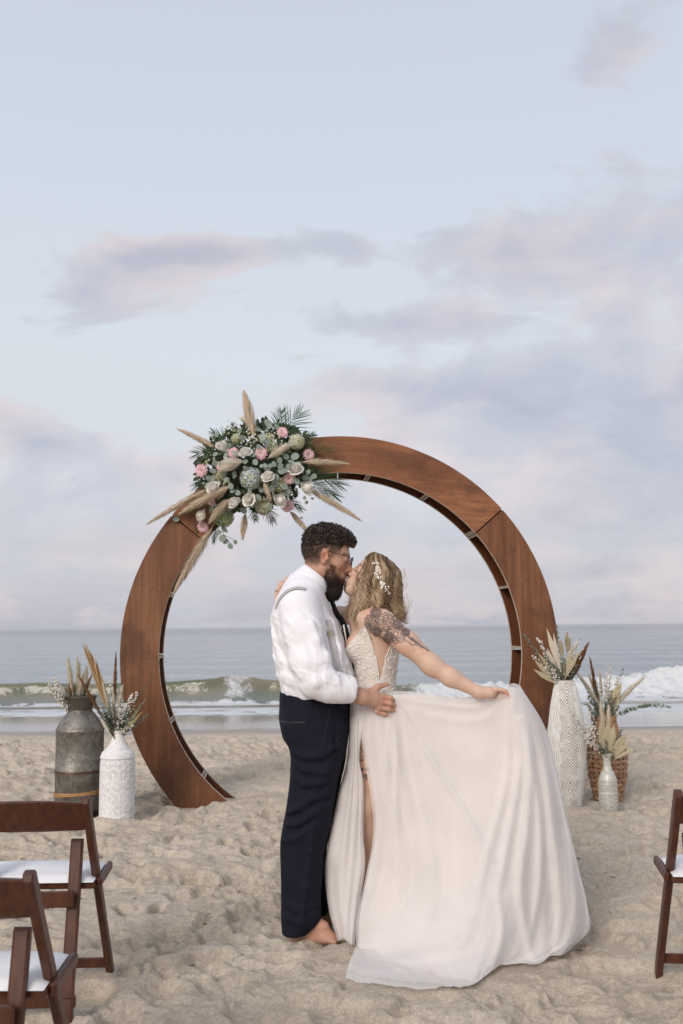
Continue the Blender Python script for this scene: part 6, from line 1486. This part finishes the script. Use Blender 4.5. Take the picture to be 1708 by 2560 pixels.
# can
o, b0 = bouquet('dried grasses, cream plumes and white berry sprays standing in the milk can', (190, 1772), YC)
for px, py, dy in ((119, 1700, -.03), (138, 1692, -.08), (150, 1712, .05), (128, 1730, -.10), (146, 1740, -.06)): berries(J(b0, .03), at(px, py, YC + dy), o, (-.02, 0, .02), 44)
for px, py, dy, r in ((170, 1650, -.04, .020), (194, 1649, -.02, .018), (216, 1672, .05, .020), (205, 1690, -.08, .016)): plume(J(b0, .02), at(px, py, YC + dy), r, M_CREAM, 'cream_plume', o, .45, 420)
berries(J(b0), at(203, 1652, YC), o, (0, 0, 0), 26, .005, .55); berries(J(b0), at(196, 1662, YC + .03), o, (0, 0, 0), 20, .005, .6)
for px, py in ((177, 1705), (184, 1712), (166, 1725), (222, 1700), (229, 1690)): plume(J(b0), at(px, py, YC - .03), .012, M_SPEARB, 'tan_grass', o, .55, 200)
for px, py in ((155, 1738), (168, 1742), (226, 1725), (240, 1752), (212, 1735), (180, 1738)): euc(J(b0, .03), at(px, py, YC - .05 + pl.normal() * .04), o, (0, 0, .01), 11, .009)
for px, py in ((126, 1722), (133, 1735)): plume(J(b0), at(px, py, YC + .02), .012, M_SPEARB, 'tan_grass', o, .6, 160)
bulk(b0, o, 12, .13, .20)
# bottle
o, b0 = bouquet('dried bouquet with tan palm, brown reeds and white berries in the white bottle vase', (293, 1832), YB2)
fan(J(b0), at(222, 1640, YB2), M_SPEARB, 'tan_palm_frond', o, 18, .16, .0045, (.02, 0, .02), .35, 0, .9); fan(J(b0), at(232, 1655, YB2 + .03), M_SPEARB, 'tan_palm_frond', o, 14, .14, .0045, (.02, 0, .02), .4, 0, .8)
plume(J(b0), at(290, 1635, YB2 + .02), .014, M_BROWN, 'brown_reed_plume', o, .42, 420); plume(J(b0), at(197, 1690, YB2), .013, M_BROWN, 'brown_reed_plume', o, .30, 420, (-.01, 0, .02))
for px, py in ((283, 1722), (307, 1716), (265, 1735), (298, 1745), (258, 1712)): plume(J(b0), at(px, py, YB2 - .04), .013, M_CREAM, 'cream_plume', o, .45, 320)
for px, py, nn_ in ((332, 1735, 46), (345, 1728, 30), (318, 1760, 40), (300, 1770, 40), (336, 1808, 14), (275, 1700, 14)): berries(J(b0), at(px, py, YB2 - .05), o, (-.01, 0, .01), nn_)
euc(J(b0), at(386, 1687, YB2 - .02), o, (-.02, 0, .01), 22, .008, M_EUCG)
for px, py in ((254, 1770), (262, 1790), (272, 1762), (318, 1750), (330, 1770), (285, 1785), (246, 1775), (363, 1748), (370, 1786)): euc(J(b0), at(px, py, YB2 + pl.normal() * .06), o, (0, 0, .015), 14, .010)
blade(J(b0), at(351, 1765, YB2 - .06), .012, M_SAGE, 'olive_leaf', o); blade(J(b0), at(357, 1778, YB2 - .08), .013, M_SAGE, 'olive_leaf', o); blade(J(b0), at(281, 1676, YB2 + .06), .006, M_CREAM, 'thin_leaf', o); blade(J(b0), at(248, 1795, YB2 - .06), .012, M_CREAM, 'pale_leaf', o)
bulk(b0, o, 13, .12, .24)
# tall vase
o, b0 = bouquet('dried bouquet of pale palm spears and eucalyptus rising from the carved floor vase', (1409, 1704), YT)
spear(J(b0), at(1367, 1571, YT - .03), .022, M_CREAM, 'palm_spear', o); spear(J(b0), at(1384, 1582, YT - .05), .018, M_CREAM, 'palm_spear', o); spear(J(b0), at(1368, 1620, YT - .08), .016, M_CREAM, 'palm_spear', o)
for px, py in ((1334, 1673), (1337, 1652), (1345, 1632), (1448, 1630), (1432, 1610)): spear(J(b0), at(px, py, YT - .06), .018, M_SPEAR, 'palm_spear', o)
plume(J(b0), at(1469, 1612, YT - .03), .020, M_BROWN, 'brown_reed_plume', o, .2, 460); plume(J(b0), at(1464, 1630, YT + .02), .014, M_BROWN, 'brown_reed_plume', o, .3, 260)
for px, py in ((1418, 1586), (1424, 1600), (1402, 1606), (1404, 1612)): bunny(J(b0), at(px, py, YT - .04), o, .015, M_SPEAR)
for px, py, n_ in ((1341, 1592, 46), (1352, 1610, 40), (1330, 1638, 26), (1345, 1655, 34), (1454, 1586, 30), (1446, 1597, 28), (1380, 1672, 26), (1460, 1620, 20)): berries(J(b0), at(px, py, YT - .06 + pl.normal() * .03), o, (-.01, 0, .015), n_)
euc(J(b0), at(1308, 1584, YT - .04), o, (-.01, 0, .03), 26, .011, M_EUC); euc(J(b0), at(1392, 1560, YT + .06), o, (.01, 0, 0), 20, .009, M_EUCG)
for px, py in ((1358, 1628), (1370, 1648), (1440, 1640), (1450, 1655), (1415, 1650), (1386, 1650), (1436, 1668)): euc(J(b0), at(px, py, YT + pl.normal() * .06), o, (0, 0, .01), 13, .011)
bulk(b0, o, 14, .13, .24)
# wicker
o, b0 = bouquet('dried bouquet with long arching eucalyptus in the woven wicker vase', (1512, 1792), YW)
plume(J(b0), at(1476, 1650, YW), .018, M_BROWN, 'brown_reed_plume', o, .30, 440); plume(J(b0), at(1552, 1712, YW - .02), .013, M_BROWN, 'brown_reed_plume', o, .5, 200)
plume(J(b0), at(1607, 1697, YW), .020, M_CREAM, 'cream_plume', o, .3, 420, (0, 0, .05)); plume(J(b0), at(1442, 1682, YW), .020, M_CREAM, 'cream_plume', o, .3, 420, (.02, 0, .02)); plume(J(b0), at(1474, 1690, YW + .05), .02, M_CREAM, 'cream_plume', o, .4, 300); plume(J(b0), at(1500, 1680, YW + .04), .014, M_CREAM, 'cream_plume', o, .5, 260)
for px, py, n_ in ((1522, 1656, 40), (1528, 1668, 40), (1512, 1690, 36), (1546, 1690, 30), (1498, 1710, 26)): berries(J(b0), at(px, py, YW - .03), o, (0, 0, 0), n_)
euc(J(b0), at(1559, 1670, YW - .02), o, (0, 0, 0), 16, .010, M_EUCG); euc(J(b0), at(1677, 1768, YW - .05), o, (.0, 0, .12), 30, .012, M_EUCG, .25)
for px, py in ((1468, 1728), (1470, 1745), (1485, 1720), (1530, 1725), (1495, 1755), (1548, 1765), (1463, 1760)): euc(J(b0), at(px, py, YW + pl.normal() * .05 - .04), o, (0, 0, .01), 12, .012)
fan(J(b0), at(1546, 1720, YW - .05), M_SPEAR, 'dried_palm_frond', o, 9, .5, .012, (0, 0, 0), .3, 0, .9); blade(J(b0), at(1551, 1783, YW - .08), .010, M_SAGE, 'olive_leaf', o)
bulk(b0, o, 12, .12, .20)
# small vase
o, b0 = bouquet('dried bouquet with pleated palm fans and a white plume in the small dotted vase', (1520, 1890), YS)
plume(J(b0, .008), at(1502, 1762, YS), .024, M_CREAM, 'cream_plume', o, .35, 460); plume(J(b0, .008), at(1522, 1770, YS + .01), .020, M_CREAM, 'cream_plume', o, .35, 400)
for px, py, w_ in ((1501, 1803, .034), (1522, 1798, .030), (1536, 1812, .030), (1556, 1838, .022), (1568, 1831, .022), (1577, 1853, .018), (1588, 1871, .013), (1512, 1818, .03)): spear(J(b0, .008), at(px, py, YS - .05 + pl.normal() * .02), w_, M_SPEAR, 'palm_fan', o, (0, 0, 0), .2, 6)
for px, py, n_ in ((1418, 1766, 50), (1430, 1782, 46), (1469, 1766, 34), (1448, 1832, 30), (1462, 1800, 40)): berries(J(b0, .008), at(px, py, YS - .03), o, (-.03, 0, .04), n_)
euc(J(b0, .008), at(1554, 1824, YS - .04), o, (0, 0, 0), 16, .012, M_EUC); euc(J(b0, .008), at(1478, 1790, YS), o, (-.01, 0, .02), 18, .011)
for px, py in ((1490, 1850), (1540, 1850), (1500, 1868)): euc(J(b0, .008), at(px, py, YS - .03), o, (0, 0, 0), 9, .011)
plume(J(b0, .008), at(1474, 1775, YS + .02), .014, M_SPEARB, 'tan_grass', o, .4, 240)
mb = MB().tube([b0, at(1480, 1882, YS - .04), at(1452, 1880, YS - .05)], .0018, 4); mb.tube([at(1482, 1882, YS - .04), at(1476, 1900, YS - .05), at(1470, 1918, YS - .05)], .0016, 4); mb.build('bent_grass', M_SPEAR, o)
bulk(b0, o, 9, .09, .13)
# ------------------------------------------------------------------ flower arrangement on the arch
fr_ = np.random.default_rng(77)
FC = lambda x, y: (360 + x / 2.8, 980 + y / 2.8)
def fY(px, py, out=0.0):
    d2 = ((px - 640) / 190) ** 2 + ((py - 1165) / 140) ** 2; return 7.74 - .26 * max(0., 1 - d2) - out
arr = thing('flower_arrangement', 'large spray of roses, dahlias, hydrangeas, pampas and palm fixed on the arch', 'flowers', at(640, 1165, 7.68))
def petal(r0, h, n, k, ph, curl, wide, tip=0.0, nu=5, nv=5, cup=.35):
    "grid of one petal round the z axis"
    u = np.linspace(-1, 1, nu)[:, None]; v = np.linspace(0, 1, nv)[None]; a = ph + 2 * np.pi * k / n + u * wide * (.55 + .45 * np.sin(np.clip(v * .8 + .1, 0, 1) * np.pi) ** .6)
    r = r0 * (.30 + .78 * np.sin(v * np.pi * .60)) + curl * v**4 - cup * r0 * u**2 * v * .25; z = h * v - curl * .5 * v**4 + 0 * u
    return np.stack([r * np.cos(a), r * np.sin(a), z], 2)
def rose_mesh(seed):
    g = np.random.default_rng(seed); mb = MB()
    for r0, h, n, cu, wd in ((.004, .060, 2, .000, 2.2), (.009, .061, 3, .001, 1.6), (.015, .058, 3, .002, 1.4), (.021, .053, 4, .004, 1.15), (.027, .045, 5, .008, .95), (.031, .036, 5, .013, .9), (.033, .027, 5, .016, .85)):
        p = g.uniform(0, 6)
        for k in range(n): mb.grid(petal(r0 * g.uniform(.92, 1.08), h * g.uniform(.94, 1.05), n, k, p, cu * g.uniform(.6, 1.3), wd), tone=g.uniform(.3, 1))
    return mb
def dahlia_mesh(seed):
    g = np.random.default_rng(seed); mb = MB()
    for L_, el, n in ((.056, .12, 15), (.050, .38, 14), (.041, .66, 12), (.030, .95, 10), (.018, 1.2, 8)):
        p = g.uniform(0, 6)
        for k in range(n):
            a = p + 2 * np.pi * k / n + g.normal() * .05; q = np.linspace(.1, 1, 5)[:, None]; o = np.array([-1, 0, 1.])[None]; w_ = .0088 * np.sin(np.clip(q * .92, 0, 1) * np.pi) ** .7 * (L_ / .05) ** .4
            rad = q * L_ * math.cos(el) * g.uniform(.93, 1.05); z = q * L_ * math.sin(el) + .004 - .006 * q**3 + np.abs(o) * .0035
            x = rad + 0 * o; y = o * w_; mb.grid(np.stack([x * math.cos(a) - y * math.sin(a), x * math.sin(a) + y * math.cos(a), z], 2), tone=np.broadcast_to(q, (5, 3)) * .9 + .1 * g.random())
    mb.ball((0, 0, .010), (.009, .009, .007), 8, 5, tone=-1.0); return mb
def hydra_mesh(seed, n=120):
    g = np.random.default_rng(seed); mb = MB()
    for i in range(n):
        z = 1 - 1.55 * (i + .5) / n; a = i * 2.39996; s_ = math.sqrt(max(0, 1 - z * z)); c = np.array([s_ * math.cos(a), s_ * math.sin(a), z]) * g.uniform(.92, 1.04); d, x, y = frame(c); ph = g.uniform(0, 1.57); tn = g.random()
        for k in range(4):
            q = ph + k * 1.5708; e = x * math.cos(q) + y * math.sin(q); f = np.cross(d, e); l_ = .17 * g.uniform(.85, 1.15)
            mb.add(np.array([c, c + e * l_ * .55 + f * l_ * .48 + d * .02, c + e * l_ + d * .03, c + e * l_ * .55 - f * l_ * .48 + d * .02]), np.array([[0, 1, 2, 3]]), tone=tn)
        mb.ball(c + d * .02, .022, 4, 3, tone=tn)
    mb.ball((0, 0, 0), .86, 12, 8, tone=0.0); return mb
def petalmat(name, stops, rough=.6, trans=.25):
    m = bpy.data.materials.new(name); m.use_nodes = True; t = NT(m.node_tree); b = t.n['Principled BSDF']; k = t.ramp(t.attr('tone'), stops); oi = t.new('ShaderNodeObjectInfo').outputs['Random']; k = t.hsv(k, val=t.step(oi, 0, 1, .92, 1.05))
    t.put(b.inputs['Base Color'], k); b.inputs['Roughness'].default_value = rough; b.inputs['Specular IOR Level'].default_value = .25; tr = t.new('ShaderNodeBsdfTranslucent'); t.put(tr.inputs[0], k); mx = t.new('ShaderNodeMixShader'); mx.inputs[0].default_value = trans
    t.l.new(b.outputs[0], mx.inputs[1]); t.l.new(tr.outputs[0], mx.inputs[2]); t.l.new(mx.outputs[0], t.n['Material Output'].inputs[0]); return m
M_ROSE = petalmat('white_rose', [(0, (.86, .81, .70)), (1, (.93, .91, .88))]); M_DAH = petalmat('pink_dahlia', [(0, (.45, .33, .07)), (.05, (.80, .66, .46)), (.45, (.88, .78, .73)), (.75, (.86, .62, .63)), (1, (.76, .32, .44))])
M_HYD = petalmat('blue_white_hydrangea', [(0, (.32, .36, .22)), (.3, (.60, .63, .46)), (.6, (.56, .62, .72)), (1, (.72, .74, .78))]); M_HYC = petalmat('cream_hydrangea', [(0, (.36, .37, .18)), (.4, (.66, .64, .45)), (1, (.76, .74, .62))]); M_HYG = petalmat('green_hydrangea', [(0, (.26, .34, .14)), (.5, (.52, .57, .28)), (1, (.48, .58, .56))])
ROSES = [rose_mesh(i).mesh('rose', M_ROSE) for i in (1, 2, 3)]; DAHS = [dahlia_mesh(i).mesh('dahlia', M_DAH) for i in (1, 2)]
def place(name, me, px, py, Y, sc, face=(0, -1, .15), spin=None, parent=arr):
    f = np.array(face, float) + fr_.normal(size=3) * .12; d, x, y = frame(f); a = fr_.uniform(0, 6.28) if spin is None else spin; x2 = x * math.cos(a) + y * math.sin(a); y2 = np.cross(d, x2)
    o = bpy.data.objects.new(name, me); col.objects.link(o); o.parent = parent; p = at(px, py, Y) - wloc(parent)
    M = Matrix([[x2[i] * sc, y2[i] * sc, d[i] * sc, p[i]] for i in range(3)] + [[0, 0, 0, 1]]); o.matrix_local = M; return o
def out_face(px, py, k=.9): return ((px - 640) / 190 * k, -1, -(py - 1165) / 140 * k)
for i, (x, y, s_) in enumerate(((545, 380, 1), (718, 425, 1.05), (600, 515, 1.25), (872, 590, 1), (1062, 540, 1.2), (1118, 670, 1.2), (497, 665, 1.1), (745, 740, 1.05), (650, 772, 1.05), (935, 755, 1.1), (428, 860, 1.1))):
    px, py = FC(x, y); f = out_face(px, py, .8); f = (f[0] * .7 + fr_.normal() * .45, -.72, f[2] * .5 + .75 + fr_.normal() * .2); place('rose', ROSES[i % 3], px, py + 7, fY(px, py, .08), 1.12 * s_, f)
for i, (x, y, s_) in enumerate(((968, 285, 1), (820, 432, 1.1), (626, 428, 1), (545, 520, .95), (405, 550, 1.15), (1153, 440, 1), (1018, 605, 1.05), (1005, 795, 1.15), (415, 945, 1), (475, 770, .7))):
    px, py = FC(x, y); place('dahlia', DAHS[i % 2], px, py, fY(px, py, .05), s_ * .86, out_face(px, py, .5))
for i, (x, y, s_, m) in enumerate(((750, 605, .085, M_HYD), (1070, 350, .062, M_HYC), (560, 878, .078, M_HYG), (525, 590, .050, M_HYC), (650, 330, .045, M_HYC), (840, 800, .068, M_HYC), (940, 650, .060, M_HYC), (895, 390, .045, M_HYC), (505, 830, .052, M_HYD), (1000, 690, .04, M_HYC), (870, 330, .05, M_HYC))):
    px, py = FC(x, y); me = hydra_mesh(i + 5, 130 if s_ > .06 else 70).mesh('hydrangea', m, False); place('hydrangea', me, px, py, fY(px, py, .0 if s_ < .06 else .02), s_, out_face(px, py, .5))
def F2(x, y, out=0.0): px, py = FC(x, y); return at(px, py, fY(px, py, out))
for (a, b_, r, m, h, o1) in (((775, 330), (706, 22), .052, M_PAMPAS, 900, .05), ((510, 395), (246, 264), .030, M_PAMPAS, 520, .02), ((862, 470), (1004, 382), .040, M_CREAM, 420, .12), ((1095, 492), (1412, 502), .034, M_PAMPAS, 620, .10), ((1150, 680), (1500, 888), .036, M_PAMPAS, 640, .06),
                          ((1015, 830), (1150, 985), .030, M_PAMPAS, 420, .02), ((712, 840), (692, 1005), .034, M_PAMPAS, 420, .03), ((835, 620), (880, 740), .026, M_PAMPAS, 300, .12), ((615, 655), (280, 835), .050, M_PAMPAS, 760, .12), ((465, 670), (42, 912), .036, M_PAMPAS, 680, .06), ((615, 735), (475, 895), .042, M_PAMPAS, 460, .11), ((490, 930), (222, 1385), .050, M_PAMPAS, 900, .06), ((705, 485), (575, 528), .050, M_CREAM, 520, .13), ((760, 250), (690, 190), .03, M_CREAM, 220, -.03)):
    plume(F2(*a, o1 - .03), F2(*b_, o1), r, m, 'pampas_plume', arr, .04, h, (0, -.01, .01), 1.0)
M_PALM = leafmat('dark_palm_leaf', (.025, .062, .024), (.060, .115, .045), .5, .2); M_PALMB = leafmat('bronze_palm_leaf', (.09, .065, .025), (.17, .12, .05), .6, .2); M_RUS = leafmat('dark_green_foliage', (.045, .070, .038), (.115, .145, .085), .55, .15); M_SIL = leafmat('silver_dollar_leaf', (.18, .225, .185), (.34, .39, .33), .6, .2)
for (a, b_, m, n, sp, bd, ln) in (((930, 330), (1090, 150), M_PALM, 15, .75, (0, 0, .02), 1.15), ((930, 320), (960, 140), M_PALM, 13, .7, (0, 0, 0), 1.0), ((1060, 420), (1290, 400), M_PALMB, 16, .55, (0, 0, .02), 1.0), ((1060, 400), (1180, 300), M_PALM, 12, .6, (0, 0, .02), .9), ((1080, 560), (1360, 640), M_PALM, 16, .55, (0, 0, .03), 1.0), ((1090, 640), (1330, 720), M_PALM, 14, .5, (0, 0, .02), 1.0),
                                ((600, 420), (375, 430), M_PALM, 13, .7, (0, 0, .01), 1.0), ((640, 400), (490, 285), M_PALM, 13, .6, (0, 0, .01), .9), ((580, 560), (370, 650), M_PALM, 12, .6, (0, 0, 0), .9), ((840, 770), (900, 900), M_PALM, 12, .75, (0, 0, 0), 1.0), ((760, 780), (780, 890), M_PALM, 10, .8, (0, 0, 0), 1.0), ((960, 720), (1090, 810), M_PALM, 10, .5, (0, 0, 0), 1.0),
                                ((480, 760), (300, 850), M_PALMB, 13, .6, (0, 0, 0), .9), ((440, 870), (370, 960), M_PALMB, 10, .7, (0, 0, 0), .8), ((510, 900), (490, 1040), M_PALM, 8, .5, (0, 0, 0), .8), ((640, 340), (620, 230), M_PALM, 11, .7, (0, 0, 0), .8)):
    px, py = FC(*b_); fan(F2(*a, -.06), at(px, py, fY(px, py) - .02 + fr_.normal() * .02), m, 'palm_frond', arr, max(7, int(n * .8)), sp, .0036, bd, .15, .06, ln * 1.6)
# filler foliage: too fine to count
mb = MB()
for _ in range(2200):
    a = fr_.uniform(0, 6.28); q = math.sqrt(fr_.random()); px = 640 + 150 * q * math.cos(a); py = 1165 + 108 * q * math.sin(a) - .20 * (px - 640) * .6; c = at(px, py, fY(px, py) + fr_.uniform(.0, .14)); d = fr_.normal(size=3); d[1] -= .5; d, x, y = frame(d); L_ = fr_.uniform(.03, .065); w_ = L_ * fr_.uniform(.22, .38)
    mb.add(np.array([c, c + d * L_ * .5 + x * w_ + y * .004, c + d * L_, c + d * L_ * .5 - x * w_ + y * .004, c + d * L_ * .5 - y * .006]), np.array([[0, 1, 4], [1, 2, 4], [2, 3, 4], [3, 0, 4]]), tone=fr_.random())
mb.build('filler_foliage', M_RUS, arr, kind='stuff', smooth=False)
mb = MB()
for (x, y, n_, s_) in ((740, 330, 34, 45), (920, 330, 40, 50), (540, 640, 26, 40), (900, 660, 30, 40), (620, 250, 20, 40), (960, 700, 26, 50), (480, 480, 18, 50), (830, 780, 22, 40)):
    for _ in range(n_):
        px, py = FC(x + fr_.normal() * s_, y + fr_.normal() * s_ * .6); mb.ball(at(px, py, fY(px, py, .02 + .05 * fr_.random())), fr_.uniform(.005, .010), 5, 4, tone=fr_.random())
mb.build('tiny_filler_blossom', M_HYC, arr, kind='stuff')
# eucalyptus leaves, each its own
mb = MB(); th = np.linspace(0, 2 * np.pi, 13)[:-1]; V = np.concatenate([[(0, 0, .10)], np.stack([np.cos(th) * (1 + .12 * (np.cos(th) > .8)), .88 * np.sin(th), .12 * np.sin(th) ** 2], 1)]); mb.add(V, np.array([[0, 1 + j, 1 + (j + 1) % 12] for j in range(12)]), tone=.5); LEAF = mb.mesh('eucalyptus_leaf', M_SIL)
spots = [(1058, 450, 33), (830, 315, 32), (865, 215, 32), (1130, 600, 28), (995, 452, 26), (1080, 505, 26), (1030, 488, 25), (925, 600, 30), (895, 675, 26), (980, 660, 30), (655, 705, 24), (715, 790, 26), (635, 585, 20), (575, 615, 22), (500, 500, 28), (575, 440, 24), (500, 435, 24), (745, 415, 20), (535, 390, 22), (780, 490, 24), (955, 520, 24), (1100, 550, 26), (1190, 590, 24), (930, 245, 28), (800, 262, 22), (690, 320, 24), (595, 375, 22), (670, 270, 22), (445, 655, 26), (1160, 610, 22), (875, 800, 26), (590, 815, 26), (700, 830, 28), (960, 555, 26), (1010, 520, 22), (480, 550, 24), (455, 605, 26), (560, 575, 24), (640, 430, 22), (790, 555, 20), (880, 240, 26), (950, 480, 24), (910, 505, 22), (1150, 560, 20), (860, 700, 22), (540, 720, 22), (620, 690, 20),
         (550, 1025, 31), (572, 1046, 24), (604, 1078, 24), (640, 1050, 18), (560, 962, 24), (578, 972, 16), (524, 985, 22), (225, 890, 26), (1125, 742, 16), (1138, 774, 16), (1180, 745, 12), (1105, 880, 10)]
spots += [(780 + 330 * q_ * math.cos(a_), 560 + 250 * q_ * math.sin(a_), fr_.uniform(16, 27)) for q_, a_ in zip(np.sqrt(fr_.random(44)), fr_.uniform(0, 6.28, 44))]
for (x, y, r) in spots:
    px, py = FC(x, y); hang = y > 870 or x < 300; o1 = .07 + .03 * fr_.random()
    k = Y_ = fY(px, py, o1 if not hang else .01 + .02 * fr_.random()); place('eucalyptus_leaf', LEAF, px, py, Y_, r / 2.8 * 7.6 / 2489 * .92, (fr_.normal() * .35, -1, fr_.normal() * .35))
mb = MB(); mb.tube([F2(540, 900, .02), F2(548, 960, .02), F2(560, 1010, .02), F2(604, 1060, .02)], .002, 4, tone=.3); mb.tube([F2(560, 1000, .02), F2(600, 1020, .02), F2(640, 1046, .02)], .0014, 4, tone=.3); mb.build('hanging_stem', M_TWIG, arr)
